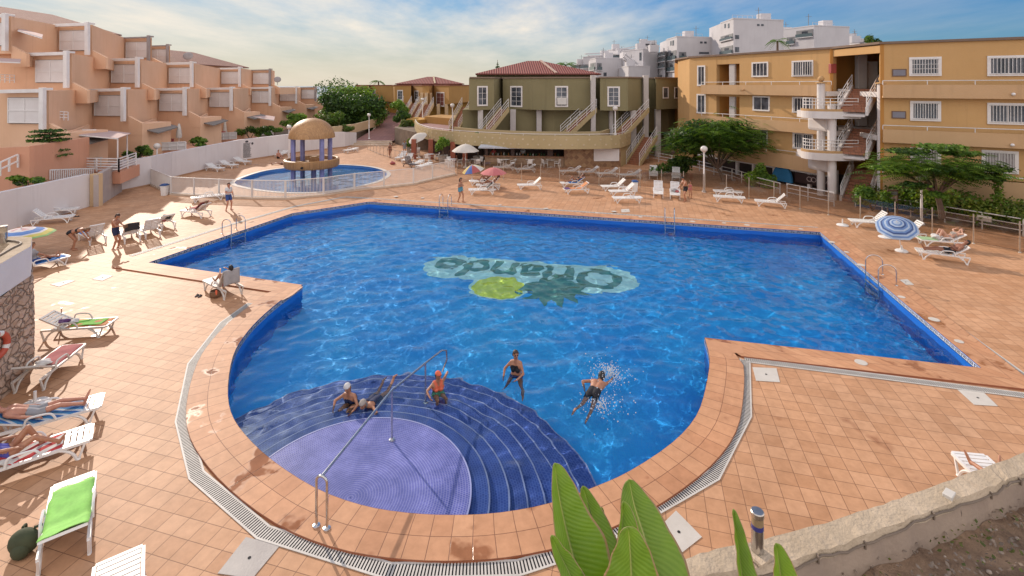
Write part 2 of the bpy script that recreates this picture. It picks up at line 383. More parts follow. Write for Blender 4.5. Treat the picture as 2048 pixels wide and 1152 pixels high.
# ---------------------------------------------------------------- water
def in_poly(px, py, poly):
    x = np.asarray(px); y = np.asarray(py); c = np.zeros(x.shape, bool); n = len(poly)
    for i in range(n):
        a, b2 = poly[i], poly[(i + 1) % n]
        t = ((a[1] > y) != (b2[1] > y)); c ^= t & (x < (b2[0] - a[0]) * (y - a[1]) / ((b2[1] - a[1]) or 1e-9) + a[0])
    return c
def water_mesh(name, poly, z, mat, step=0.09, amp=1.0, seed=3, grow=0.25, damp=None):
    big = offset_line([Vector((p[0], p[1], 0)) for p in poly], grow, True)
    xs = [p[0] for p in poly]; ys = [p[1] for p in poly]
    gx = np.arange(min(xs) - grow, max(xs) + grow, step); gy = np.arange(min(ys) - grow, max(ys) + grow, step)
    X, Y = np.meshgrid(gx, gy); rng = np.random.default_rng(seed); Z = np.zeros_like(X)
    for i in range(46):
        lam = 0.30 * (1.9 / 0.30) ** rng.random(); th = R(-50) + rng.normal(0, 1.1); kx, ky = 2 * np.pi / lam * np.cos(th), 2 * np.pi / lam * np.sin(th)
        a = 0.0024 * amp * lam ** 0.9
        wx = X + 0.25 * np.sin(Y * 0.9 + i) ; wy = Y + 0.25 * np.sin(X * 0.8 + 2 * i)
        ph = kx * wx + ky * wy + rng.random() * 6.28
        Z += a * (np.exp(np.sin(ph) - 1) * 2 - 0.93)
    if damp is not None: Z *= damp(X, Y)
    ny, nx = X.shape
    cx, cyy = X[:-1, :-1] + step / 2, Y[:-1, :-1] + step / 2
    inside = in_poly(cx, cyy, [(p[0], p[1]) for p in big])
    idx = np.arange(nx * ny).reshape(ny, nx)
    q = np.stack([idx[:-1, :-1], idx[:-1, 1:], idx[1:, 1:], idx[1:, :-1]], -1)[inside]
    used, inv = np.unique(q, return_inverse=True); q = inv.reshape(q.shape)
    P = np.stack([X, Y, Z + z], -1).reshape(-1, 3)[used]
    me = bpy.data.meshes.new(name); me.vertices.add(len(P)); me.vertices.foreach_set('co', P.ravel())
    me.loops.add(q.size); me.loops.foreach_set('vertex_index', q.ravel().astype(np.int32))
    me.polygons.add(len(q)); me.polygons.foreach_set('loop_start', np.arange(0, q.size, 4, dtype=np.int32))
    me.update(calc_edges=True); me.polygons.foreach_set('use_smooth', [True] * len(q)); me.materials.append(mat)
    o = bpy.data.objects.new(name, me); COL.objects.link(o); return tag(o, kind='structure')
# ---------------------------------------------------------------- water, steps, markings on the pool floor
m = bpy.data.materials.new('water'); m.use_nodes = True; nt = m.node_tree; nt.nodes.clear(); M_water = m
out = nt.nodes.new('ShaderNodeOutputMaterial'); gl = nt.nodes.new('ShaderNodeBsdfGlass')
gl.inputs['IOR'].default_value = 1.33; gl.inputs['Roughness'].default_value = 0.0; gl.inputs['Color'].default_value = (0.88, 0.97, 1, 1)
L(nt, gl.outputs[0], out.inputs[0])
SC = Vector((-3.25, 10.05, 0))       # centre of the round steps
def damp(X, Y):
    r = np.hypot(X - SC.x, Y - SC.y); return 0.30 + 0.70 * np.clip((r - 2.2) / 0.9, 0, 1)
water = water_mesh('pool_water', pool_poly, WZ, M_water, step=0.075, amp=1.4, damp=damp)
def wet_receiver(o): o.cycles.is_caustics_receiver = True; return o
water.cycles.is_caustics_caster = True; wet_receiver(basin_o); ld.cycles.is_caustics_light = True; cy.caustics_refractive = True
def radial_tiles(name, c1, c2, grout):
    m, nt, b = nmat(name)
    g = nt.nodes.new('ShaderNodeNewGeometry'); sub = nt.nodes.new('ShaderNodeVectorMath'); sub.operation = 'SUBTRACT'
    L(nt, g.outputs['Position'], sub.inputs[0]); sub.inputs[1].default_value = (SC.x, SC.y, 0)
    sp = nt.nodes.new('ShaderNodeSeparateXYZ'); L(nt, sub.outputs[0], sp.inputs[0])
    at = nt.nodes.new('ShaderNodeMath'); at.operation = 'ARCTAN2'; L(nt, sp.outputs[1], at.inputs[0]); L(nt, sp.outputs[0], at.inputs[1])
    ml = nt.nodes.new('ShaderNodeMath'); ml.operation = 'MULTIPLY'; L(nt, at.outputs[0], ml.inputs[0]); ml.inputs[1].default_value = 2.6
    le = nt.nodes.new('ShaderNodeCombineXYZ'); L(nt, sp.outputs[0], le.inputs[0]); L(nt, sp.outputs[1], le.inputs[1])
    ln = nt.nodes.new('ShaderNodeVectorMath'); ln.operation = 'LENGTH'; L(nt, le.outputs[0], ln.inputs[0])
    cb = nt.nodes.new('ShaderNodeCombineXYZ'); L(nt, ml.outputs[0], cb.inputs[0]); L(nt, ln.outputs['Value'], cb.inputs[1])
    br = nt.nodes.new('ShaderNodeTexBrick'); L(nt, cb.outputs[0], br.inputs[0]); br.offset = 0.5
    br.inputs['Scale'].default_value = 1; br.inputs['Brick Width'].default_value = 0.06; br.inputs['Row Height'].default_value = 0.055; br.inputs['Mortar Size'].default_value = 0.007
    br.inputs['Color1'].default_value = rgb(c1); br.inputs['Color2'].default_value = rgb(c2); br.inputs['Mortar'].default_value = rgb(grout)
    co = coords(nt, kind='World')
    blotch = ramp(nt, noise(nt, co, 1.6, 6, 0.65), 0.38, 0.66, (0.62, 0.64, 0.72), (1.15, 1.12, 1.08))
    L(nt, mixc(nt, 1.0, br.outputs[0], blotch, 'MULTIPLY'), b.inputs['Base Color']); b.inputs['Roughness'].default_value = 0.35
    return m
M_plat = radial_tiles('purple step mosaic', (0.105, 0.125, 0.42), (0.08, 0.095, 0.35), (0.25, 0.26, 0.50))
M_step = radial_tiles('blue step mosaic', (0.035, 0.08, 0.36), (0.025, 0.055, 0.29), (0.08, 0.13, 0.42))
M_nose = mottled('step nosing tiles', (0.30, 0.33, 0.58), rough=0.4)
steps = MB(); nose = MB()
radii = [2.42, 2.80, 3.20, 3.58, 3.97, 4.36, 4.80, 5.2]; tops = [-0.285, -0.40, -0.54, -0.69, -0.84, -0.99, -1.14, -1.30]
def disc(r, n=96): return [(SC.x + r * math.cos(2 * math.pi * i / n), SC.y + r * math.sin(2 * math.pi * i / n)) for i in range(n)]
for i in range(len(radii)):
    zb = tops[i + 1] if i < len(radii) - 1 else POOL_Z
    d = disc(radii[i]); k = len(d); inner = disc(radii[i - 1] - 0.05 if i else 0.01)
    steps.add([(x, y, tops[i]) for x, y in d] + [(x, y, tops[i]) for x, y in inner] + [(x, y, zb) for x, y in d],
              [f for j in range(k) for f in ((j, (j + 1) % k, k + (j + 1) % k, k + j), (j, (j + 1) % k, 2 * k + (j + 1) % k, 2 * k + j))], 0 if i == 0 else 1)
    a, c = disc(radii[i] + 0.012), disc(radii[i] - 0.022)
    nose.add([(x, y, tops[i] + 0.006) for x, y in a] + [(x, y, tops[i] + 0.006) for x, y in c] + [(x, y, tops[i] - 0.03) for x, y in a],
             [f for j in range(k) for f in ((j, (j + 1) % k, k + (j + 1) % k, k + j), (j, (j + 1) % k, 2 * k + (j + 1) % k, 2 * k + j))])
st = wet_receiver(tag(steps.build('pool_steps', [M_plat, M_step], recalc=False), kind='structure'))
wet_receiver(tag(nose.build('step_nosing', M_nose, recalc=False), kind='structure'))
# Greek key band: white meander lines on dark tiles round the pool wall
M_keyd = mottled('dark key tiles', (0.012, 0.022, 0.07), rough=0.35); M_keyw = mottled('white key tiles', (0.72, 0.74, 0.78), rough=0.35)
key = MB(); per = 0.30; H = 0.145; zt = CZ - 0.02
def wall_quad(a, d, n, u0, u1, z0, z1, off, mi):
    p = [a + d * u0 + n * off, a + d * u1 + n * off]
    key.add([(p[0].x, p[0].y, z0), (p[1].x, p[1].y, z0), (p[1].x, p[1].y, z1), (p[0].x, p[0].y, z1)], [(0, 1, 2, 3)], mi)
acc = 0.0
for i in range(len(pool_poly)):
    a, b_ = pool_poly[i], pool_poly[(i + 1) % len(pool_poly)]; d = b_ - a; ln_ = d.length
    if ln_ < 1e-4: continue
    d = d / ln_; n = Vector((d.y, -d.x, 0)); K0, K1 = (1, 0) if i == 3 else (0, 1)         # towards the water; colours swapped on the right wall to paint it sunlit
    wall_quad(a, d, n, 0, ln_, zt - H, zt, 0.004, K0)
    wall_quad(a, d, n, 0, ln_, zt - H, zt - H + 0.014, 0.008, K1)
    if a.y < 12.5 and b_.y < 12.5: acc += ln_; continue      # near arc: its wall faces away from the photo
    t = 0
    while t < ln_ - 0.02:
        w = min(per, ln_ - t)
        for u0, u1, z0, z1 in ((0, .03, .03, .125), (0, .24, .105, .125), (.215, .24, .05, .125), (.09, .24, .05, .07), (.09, .115, .05, .09), (.09, .17, .075, .09), (0, .30, .0, .02)):
            if u0 < w: wall_quad(a, d, n, t + u0, t + min(u1, w), zt - H + z0, zt - H + z1, 0.008, K1)
        t += per
key_o = tag(key.build('greek_key_tile_band', [M_keyd, M_keyw], recalc=False), kind='structure')
# mosaic logo on the floor: word, pill, fruit and leaf crown (refraction taken into account)
def GW(px, py, zf=POOL_Z):
    p = G(px, py, WZ); d = (p - Vector((0, 0, CH))).normalized(); n = Vector((0, 0, 1)); e = 1 / 1.33
    c = -d.dot(n); t = d * e + n * (e * c - math.sqrt(1 - e * e * (1 - c * c))); return p + t * ((zf - WZ) / t.z)
M_pale = mottled('pale aqua mosaic', (0.50, 0.86, 0.84), (0.40, 0.76, 0.80), scale=8, rough=0.5)
M_dkg = mottled('dark green mosaic', (0.05, 0.22, 0.19), (0.06, 0.26, 0.21), scale=8, rough=0.5)
M_yel = mottled('yellow mosaic', (0.66, 0.78, 0.05), (0.54, 0.70, 0.06), scale=8, rough=0.5)
lg = thing('floor_mosaic', 'big mosaic word and pineapple set in the swimming pool floor', 'mosaic', GW(1050, 555))
A0, A1 = GW(1206, 558), GW(902, 532); ax = (A1 - A0).normalized(); up = Vector((ax.y, -ax.x, 0))
if up.y > 0: up = -up
hp = (GW(1055, 524) - GW(1055, 570)).length / 2
mid0 = A0; Lp = (A1 - A0).length
pill = [A0 + (-ax * math.cos(t) + up * math.sin(t)) * hp * 1.12 for t in (R(-90) + R(180) * i / 12 for i in range(13))] + [A1 + (ax * math.cos(t) - up * math.sin(t)) * hp * 1.0 for t in (R(-90) + R(180) * i / 12 for i in range(13))]
mb = MB(); mb.sheet(pill, POOL_Z + 0.004); wet_receiver(mb.build('pill_background', M_pale, lg))
fe = GW(997, 575); rx_, ry_ = (GW(940, 570) - GW(1052, 582)).length / 2, (GW(997, 553) - GW(1000, 598)).length / 2
ell = lambda s: [fe + ax * math.cos(t) * rx_ * s + up * math.sin(t) * ry_ * s for t in (2 * math.pi * i / 32 for i in range(32))]
mb = MB(); mb.sheet(ell(1.09), POOL_Z + 0.008); wet_receiver(mb.build('fruit_outline', M_pale, lg))
mb = MB(); mb.sheet(ell(0.98), POOL_Z + 0.012); wet_receiver(mb.build('fruit_body', M_yel, lg))
cr = [(1045, 572), (1066, 560), (1100, 562), (1120, 552), (1150, 566), (1190, 570), (1160, 580), (1186, 592), (1150, 592), (1152, 606), (1128, 596), (1126, 618), (1104, 600), (1090, 612), (1078, 596), (1042, 600), (1062, 586), (1030, 584)]
mb = MB(); mb.sheet([GW(x, y) for x, y in cr], POOL_Z + 0.016); wet_receiver(mb.build('leaf_crown', M_dkg, lg))
fc = bpy.data.curves.new('word', 'FONT'); fc.body = 'Orlando'; fc.size = 1.0; fc.offset = 0.028; fc.align_x = 'CENTER'
fo = bpy.data.objects.new('word_tmp', fc); COL.objects.link(fo); bpy.context.view_layer.update()
me = bpy.data.meshes.new_from_object(fo.evaluated_get(bpy.context.evaluated_depsgraph_get())); bpy.data.objects.remove(fo)
xs = [v.co.x for v in me.vertices]; ys = [v.co.y for v in me.vertices]
sx = (Lp + hp * 1.3) / (max(xs) - min(xs)); sy = hp * 1.55 / (max(ys) - min(ys)); cx0 = (max(xs) + min(xs)) / 2; cy0 = (max(ys) + min(ys)) / 2
mid = (A0 + A1) / 2; inv = world_of(lg).inverted()
for v in me.vertices:
    p = mid + ax * (v.co.x - cx0) * sx + up * (v.co.y - cy0) * sy; v.co = inv @ Vector((p.x, p.y, POOL_Z + 0.020))
me.materials.clear(); me.materials.append(M_dkg); wo = bpy.data.objects.new('word', me); COL.objects.link(wo); wo.parent = lg; wet_receiver(wo)
# ---------------------------------------------------------------- drain gratings, covers, skimmers
M_grate = mottled('grating plastic', (0.58, 0.55, 0.50), (0.48, 0.45, 0.41), scale=3, rough=0.6); M_dark = mottled('dark slot', (0.02, 0.02, 0.022), rough=0.9, bmp=0)
def grating(pts, w, label, pitch=0.055, cover=0.55):
    pts = [Vector((p[0], p[1], 0)) for p in pts]
    t = thing('drain_grating', label, 'drain', pts[0]); t['group'] = 'drain gratings let into the deck round the pool'
    bed = MB(); bars = MB(); l0 = offset_line(pts, w / 2); l1 = offset_line(pts, -w / 2)
    li, lo_ = offset_line(pts, w / 2 - 0.035), offset_line(pts, -w / 2 + 0.035)
    for i in range(len(pts) - 1):
        bed.add([(q.x, q.y, 0.004) for q in (l0[i], l0[i + 1], l1[i + 1], l1[i])], [(0, 1, 2, 3)])
        for A, B_ in ((l0, li), (lo_, l1)):
            bars.ext([Vector((q.x, q.y, 0.006)) for q in (A[i], A[i + 1], B_[i + 1], B_[i])], (0, 0, 0.012))
        a, b_ = li[i], lo_[i]; n = max(1, int((pts[i + 1] - pts[i]).length / pitch))
        for j in range(n):
            f0, f1 = j / n, (j + cover) / n
            q = [li[i].lerp(li[i + 1], f0), li[i].lerp(li[i + 1], f1), lo_[i].lerp(lo_[i + 1], f1), lo_[i].lerp(lo_[i + 1], f0)]
            bars.add([(v.x, v.y, 0.016) for v in q], [(0, 1, 2, 3)])
    bed.build('channel', M_dark, t, recalc=False); bars.build('grate_bars', M_grate, t)
grating(GP([(502, 607), (448, 646), (386, 727), (364, 841), (393, 951), (527, 1066), (777, 1143), (1037, 1137), (1115, 1112), (1230, 1062), (1354, 993), (1426, 952), (1491, 830), (1490, 720)]), 0.29, 'long slotted drain grating bending round the near curve of the pool')
grating(GP([(1490, 720), (1760, 754), (2060, 793)]), 0.27, 'straight slotted drain grating along the near right rectangle of deck')
grating(GP([(1637, 456), (1840, 602), (2060, 762)]), 0.27, 'slotted drain grating running parallel to the right pool edge')
grating(GP([(690, 394), (1000, 413), (1300, 433), (1637, 456)]), 0.27, 'slotted drain grating beside the far pool edge', 0.09)
grating(GP([(262, 512), (470, 447), (590, 413), (690, 394)]), 0.25, 'drain grating beside the far left pool edge', 0.09)
M_plate = mottled('pale cover plate', (0.60, 0.56, 0.50), (0.52, 0.48, 0.42), scale=2, rough=0.5); M_gplate = mottled('grey cover plate', (0.40, 0.37, 0.34), (0.33, 0.30, 0.28), scale=2, rough=0.6)
def cover(px, label, mat):
    q = [G(*p) for p in px]; c = sum(q, Vector()) / 4; t = thing('drain_cover', label, 'cover', (c.x, c.y, 0)); t['group'] = 'flat cover plates let into the deck'
    mb = MB(); mb.ext([Vector((p.x, p.y, 0.004)) for p in q], (0, 0, 0.008)); mb.build('plate', mat, t, bevel=0.002)
    mb = MB(); mb.cyl((c.x, c.y, 0.011), 0.028, 0.006, 10); mb.build('lifting_hole', M_dark, t)
cover([(1505, 735), (1553, 737), (1560, 765), (1512, 762)], 'pale square cover plate beside the corner of the near right drain', M_plate)
cover([(1915, 780), (1966, 784), (1996, 813), (1948, 810)], 'pale square cover plate at the right end of the near right drain', M_plate)
cover([(492, 1075), (560, 1092), (505, 1158), (435, 1148)], 'grey cover plate in the near left deck below the pool curve', M_gplate)
cover([(1352, 1022), (1404, 1075), (1362, 1108), (1314, 1060)], 'pale cover plate behind the big banana leaves', M_plate)
cover([(138, 560), (150, 562), (118, 574), (100, 569)], 'grey cover plate nearest the stone wall', M_gplate)
cover([(205, 549), (226, 552), (205, 562), (184, 559)], 'grey cover plate at the tip of the shadow of the standing man', M_gplate)
cover([(1797, 560), (1815, 559), (1828, 570), (1805, 570)], 'pale cover plate behind the right pool ladder', M_plate)
cover([(1242, 419), (1258, 418), (1260, 424), (1243, 425)], 'small pale cover plate by the far pool edge', M_plate)
M_white = mottled('white plastic', (0.78, 0.76, 0.73), (0.70, 0.68, 0.65), scale=2, rough=0.4, bmp=0.05)
M_white2 = mottled('aged white plastic', (0.66, 0.63, 0.58), (0.58, 0.55, 0.50), scale=2, rough=0.5, bmp=0.05)
skp = [(1000, 410), (1092, 417), (1194, 426), (1228, 423), (1281, 434), (1385, 443), (1448, 446), (1494, 450), (1602, 458), (1663, 484), (1693, 504), (1722, 530), (1803, 594), (1868, 639), (1918, 683), (1722, 725), (845, 396), (792, 393)]
for i, (x, y) in enumerate(skp):
    p = G(x, y, CZ); mb = MB(); mb.lathe((p.x, p.y, CZ + 0.002), [(0.12 + 0.04 * (i % 2), 0), (0.12 + 0.04 * (i % 2), 0.008), (0.10 + 0.04 * (i % 2), 0.012)], 20)
    o = mb.build('skimmer_lid', M_plate); tag(o, 'round white skimmer lid let into the terracotta tiles of the pool edge', 'lid', 'white skimmer lids along the pool edge')
# ---------------------------------------------------------------- ladders and handrail
M_steel = metal('polished steel', (0.66, 0.65, 0.64), 0.22)
def ladder(pa, pb, label, wall_dir):
    """two hooped rails at plan points pa, pb on the pool edge; wall_dir points to the water"""
    t = thing('pool_ladder', label, 'ladder', ((pa.x + pb.x) / 2, (pa.y + pb.y) / 2, 0)); t['group'] = 'steel pool ladders'
    wd = Vector((wall_dir.x, wall_dir.y, 0)).normalized()
    for p in (pa, pb):
        q = Vector((p.x, p.y, 0)); back = q - wd * 0.5; front = q + wd * 0.12
        pts = [back + Vector((0, 0, CZ)), back + Vector((0, 0, 0.55))]
        for i in range(9):
            a = math.pi * i / 8; c = (back + front) / 2; pts.append(c + (back - front) / 2 * math.cos(a) + Vector((0, 0, 0.58 + 0.26 * math.sin(a))))
        pts += [front + Vector((0, 0, 0.3)), front + Vector((0, 0, -1.25))]
        mb = MB(); mb.tube(pts, 0.024, 8); mb.build('rail', M_steel, t, smooth=True)
        mb = MB(); mb.lathe(back + Vector((0, 0, CZ + 0.001)), [(0.055, 0), (0.05, 0.018), (0.028, 0.022)], 14); mb.build('floor_flange', M_steel, t, smooth=True)
    for z in (-0.22, -0.5, -0.78, -1.06):
        a = Vector((pa.x, pa.y, z)) + wd * 0.12; b_ = Vector((pb.x, pb.y, z)) + wd * 0.12
        mb = MB(); mb.beam(a, b_, 0.09, 0.03); mb.build('rung', M_steel, t)
nd = lambda a, b_: Vector(((b_ - a).y, -(b_ - a).x, 0))
e1 = nd(G(297, 527), G(585, 428)); ladder(G(459, 471), G(487, 462), 'steel pool ladder in front of the loungers by the far left edge', e1)
e2 = nd(G(737, 405), G(1640, 466)); ladder(G(880, 415), G(897, 416), 'steel pool ladder near the woman wrapped in a blue towel', e2)
ladder(G(1330, 446), G(1349, 447.5), 'steel pool ladder at the far edge between loungers and water', e2)
e3 = nd(G(1640, 466), G(1962, 739)); ladder(G(1738, 549), G(1764, 571), 'large steel pool ladder on the right pool edge', e3)
hr = thing('handrail', 'long steel handrail leading down the round pool steps', 'handrail', G(648, 1050))
pA, pB = G(633, 1052, CZ), G(654, 1058, CZ); hz_ = 0.92
b1 = G(784, 880, -0.285); b2 = GW(851, 806, -0.54)
mb = MB(); m1 = (pA + pB) / 2
mb.tube([pA, pA + Vector((0, 0, hz_ - 0.1))] + [(pA + pB) / 2 + (pA - pB) / 2 * math.cos(a) + Vector((0, 0, hz_ - 0.1 + 0.11 * math.sin(a))) for a in (math.pi * i / 8 for i in range(1, 8))] + [pB + Vector((0, 0, hz_ - 0.1)), pB], 0.024, 10)
mb.build('entry_hoop', M_steel, hr, smooth=True)
top1 = Vector((b1.x, b1.y, 0.86)); top2 = Vector((b2.x, b2.y, 0.62)); end = top2 + (top2 - top1).normalized() * 1.0
end = Vector((end.x, end.y, 0.45))
mb = MB(); mb.tube([m1 + Vector((0, 0, hz_)), top1 + Vector((0, 0, 0.02)), top2, end, end + Vector((0.12, 0.1, -0.05)), end + Vector((0.14, 0.12, -0.3)), end + Vector((0.02, 0.0, -0.6))], 0.026, 10); mb.build('rail', M_steel, hr, smooth=True)
for p, tp in ((b1, top1), (b2, top2)):
    mb = MB(); mb.tube([p, tp], 0.024, 10); po = mb.build('post', M_steel, hr, smooth=True)
    mb = MB(); mb.lathe(p, [(0.07, 0.0), (0.065, 0.02), (0.03, 0.03)], 14); mb.build('floor_flange', M_steel, po, smooth=True)
for p in (pA, pB):
    mb = MB(); mb.lathe(p + Vector((0, 0, 0.001)), [(0.07, 0.0), (0.065, 0.02), (0.03, 0.03)], 14); mb.build('floor_flange', M_steel, hr, smooth=True)
# ---------------------------------------------------------------- children's pool with its domed canopy
m_kid = mottled('child pool mosaic', (0.10, 0.28, 0.62), (0.08, 0.22, 0.55), scale=0.8, rough=0.4)
kb = MB(); KZ = -0.62; kb.sheet(kid_poly, KZ); k = len(kid_poly)
kb.add([(p.x, p.y, 0.0) for p in kid_poly] + [(p.x, p.y, KZ) for p in kid_poly], [(i, (i + 1) % k, k + (i + 1) % k, k + i) for i in range(k)])
wet_receiver(tag(kb.build('child_pool_basin', m_kid), kind='structure'))
kw = water_mesh('child_pool_water', kid_poly, -0.2, M_water, step=0.2, amp=0.5, seed=5, grow=0.0); kw.cycles.is_caustics_caster = True
kid_out = offset_line(kid_poly, -0.35, True)
if seg_dist(kid_out[0], kid_poly) and in_poly([kid_out[0].x], [kid_out[0].y], [(p.x, p.y) for p in kid_poly])[0]: kid_out = offset_line(kid_poly, 0.35, True)
kc = ring_strip('child_pool_coping', kid_poly, kid_out, 0.03, [mottled('white coping', (0.62, 0.58, 0.52), rough=0.5)] * 2); tag(kc, kind='structure')
CY_ = 44.2; cc = Vector(((624 - 1024) * CY_ / F, CY_, 0))
M_gold = tiled('golden dome mosaic', (0.46, 0.25, 0.10), (0.40, 0.21, 0.08), (0.30, 0.16, 0.07), 0.12, 0.12, 0.008, rough=0.5)
M_lav = tiled('lavender column mosaic', (0.20, 0.20, 0.44), (0.15, 0.16, 0.38), (0.34, 0.34, 0.52), 0.06, 0.06, 0.006, rough=0.4, kind='Object')
dm = thing('domed_canopy', 'golden domed canopy on lavender columns standing in the small pool', 'canopy', (cc.x, cc.y, KZ))
mb = MB(); prof = [(1.93 * math.cos(a), 3.40 + 1.72 * math.sin(a)) for a in (R(90) * i / 14 for i in range(15))]; prof[-1] = (0.02, 5.12)
inner = [(r * 0.94, 3.40 + (z - 3.40) * 0.92) for r, z in prof][::-1]
mb.lathe(cc, prof + inner + [(1.93, 3.40)], 40); mb.build('dome', M_gold, dm, smooth=True)
mb = MB(); mb.lathe(cc, [(1.75, 0.80), (2.2, 0.84), (2.3, 1.0), (2.3, 1.52), (2.18, 1.58), (2.05, 1.54), (2.0, 1.25), (1.0, 1.2), (0.03, 1.2)], 40); mb.build('basin_ring', M_gold, dm, smooth=True)
for a in (220, 320, 40, 140):
    p = cc + Vector((math.cos(R(a)) * 1.62, math.sin(R(a)) * 1.5, 0)); mb = MB(); mb.cyl((p.x, p.y, KZ), 0.2, 4.1 - KZ - 0.45, 20); mb.build('column', M_lav, dm, smooth=True)
mb = MB(); mb.cyl((cc.x + 0.15, cc.y, KZ), 0.22, 1.6, 18); mb.build('centre_pedestal', M_lav, dm, smooth=True)
mb = MB(); mb.box((cc.x + 0.2, cc.y, 1.42), (0.75, 0.55, 0.45)); mb.box((cc.x + 0.2, cc.y, 1.69), (0.5, 0.4, 0.1)); mb.build('fountain_block', M_gold, dm, bevel=0.03)
mb = MB(); mb.tube([cc + Vector((0.1, -2.33, 1.1)), cc + Vector((0.1, -2.45, 1.08))], 0.1, 12); mb.build('spout', M_dark, dm)
# ---------------------------------------------------------------- terrain, sea, paths
M_soil = mottled('dry soil', (0.20, 0.145, 0.10), (0.12, 0.085, 0.06), scale=1.2, rough=0.95, bmp=0.8, bs=8)
M_sea = mottled('sea surface', (0.16, 0.22, 0.27), (0.14, 0.20, 0.25), scale=0.002, rough=0.35, bmp=0.1, bs=0.3)
M_path = tiled('path paving', (0.34, 0.17, 0.145), (0.30, 0.15, 0.13), (0.22, 0.12, 0.10), 0.5, 0.5, 0.02, rough=0.7)
mb = MB(); mb.sheet([(-26000, -300), (26000, -300), (26000, 26000), (-26000, 26000)], -30); tag(mb.build('sea', M_sea), kind='structure')
gr = MB(); nx, ny = 60, 60; gv = []
def land(x, y):
    d = max(0, y - 75) / 60; e = max(0, (abs(x + 5) - 26)) / 40
    return min(2.6, 1.4 * d) + 0.0 - max(0, (y - 150)) / 260 * 10 - (0.06 if y < 80 else 0) - max(0, x * -1 - 90) / 100 * 6
for j in range(ny + 1):
    for i in range(nx + 1):
        x, y = -220 + 460 * i / nx, -30 + 480 * j / ny
        hole = -33 < x < 62 and 2 < y < 74
        gv.append((x, y, -2.4 if hole else land(x, y) + 0.25 * math.sin(x * 0.31) * math.sin(y * 0.27) - 0.3))
gr.add(gv, [(j * (nx + 1) + i, j * (nx + 1) + i + 1, (j + 1) * (nx + 1) + i + 1, (j + 1) * (nx + 1) + i) for j in range(ny) for i in range(nx)])
tag(gr.build('ground', M_soil, smooth=True), kind='structure')
# upper ground behind the left wall, path between the buildings
mb = MB(); mb.prism([(-34, 5), (-28.4, 20), (-28.3, 33), (-30.2, 38), (-30.5, 50), (-28.4, 57), (-26.4, 61), (-22, 68), (-23, 82), (-70, 120), (-90, 5)], -0.5, 1.05); tag(mb.build('garden_terrace', M_soil), kind='structure')
pl = [(-20.5, 67.5, 0.05), (-20, 71, 0.35), (-19.8, 78, 1.2), (-21, 88, 2.2), (-24, 100, 3.2), (-26, 115, 4.0)]; pw = [5.2, 4.6, 3.8, 3.4, 3.2, 3.0]
mb = MB(); vs = []
for (x, y, z), w_ in zip(pl, pw): vs += [(x - w_ * 0.45, y, z), (x + w_ * 0.75, y, z)]
mb.add(vs, [(2 * i, 2 * i + 1, 2 * i + 3, 2 * i + 2) for i in range(len(pl) - 1)]); tag(mb.build('path', M_path), kind='structure')
mb = MB(); mb.prism([(-16.2, 69), (-15.8, 78), (-18.5, 90), (-22, 105), (-22, 130), (20, 130), (20, 62), (-12, 62)], -0.3, 2.2); tag(mb.build('raised_garden', M_soil), kind='structure')
M_wallp = streaked('white wall paint', (0.70, 0.665, 0.66), (0.64, 0.60, 0.595), (0.50, 0.45, 0.43))
M_cream = streaked('cream plaster', (0.60, 0.44, 0.27), (0.55, 0.39, 0.23), (0.42, 0.30, 0.19))
def kerb(name, label, pts, h, w_, mat, cat='wall', z=None, group=None):
    """low wall along plan points (x, y, base z)"""
    t = MB(); l0 = offset_line([Vector((p[0], p[1], 0)) for p in pts], w_ / 2); l1 = offset_line([Vector((p[0], p[1], 0)) for p in pts], -w_ / 2)
    hs = h if isinstance(h, list) else [h] * len(pts)
    for i in range(len(pts) - 1):
        z0, z1 = pts[i][2], pts[i + 1][2]; a, b_, c, d = l0[i], l0[i + 1], l1[i + 1], l1[i]
        v = [(a.x, a.y, z0), (b_.x, b_.y, z1), (c.x, c.y, z1), (d.x, d.y, z0), (a.x, a.y, z0 + hs[i]), (b_.x, b_.y, z1 + hs[i + 1]), (c.x, c.y, z1 + hs[i + 1]), (d.x, d.y, z0 + hs[i])]
        t.add(v, [(3, 2, 1, 0), (4, 5, 6, 7), (0, 1, 5, 4), (2, 3, 7, 6)] + ([(0, 4, 7, 3)] if i == 0 else []) + ([(1, 2, 6, 5)] if i == len(pts) - 2 else []))
    o = t.build(name, mat); return tag(o, label, cat, group)
kerb('path_wall', 'cream kerb wall curving along the right side of the sloping path', [(-13.6, 66.5, 0), (-16.2, 70.5, 0.2), (-17, 77, 1.0), (-18.6, 88, 2.0), (-21.8, 102, 3.0)], 1.25, 0.35, M_cream)
kerb('path_wall', 'cream kerb wall under the big dark tree on the left of the path', [(-24.5, 66.8, 1.2), (-22.5, 72, 1.3), (-21.4, 80, 1.6), (-22.6, 90, 2.6)], 1.2, 0.35, M_cream)
M_stepp = mottled('pale paving step', (0.55, 0.42, 0.31), rough=0.8)
for i in range(3):
    mb = MB(); mb.box((-19.2 + i * 0.3, 66.2 + i * 0.7, 0.09 + i * 0.16), (6.6 - i * 0.9, 0.7, 0.18 + i * 0.02)); tag(mb.build('path_step', M_stepp), 'broad pale step leading up from the pool deck to the sloping path', 'step', 'steps at the foot of the path')
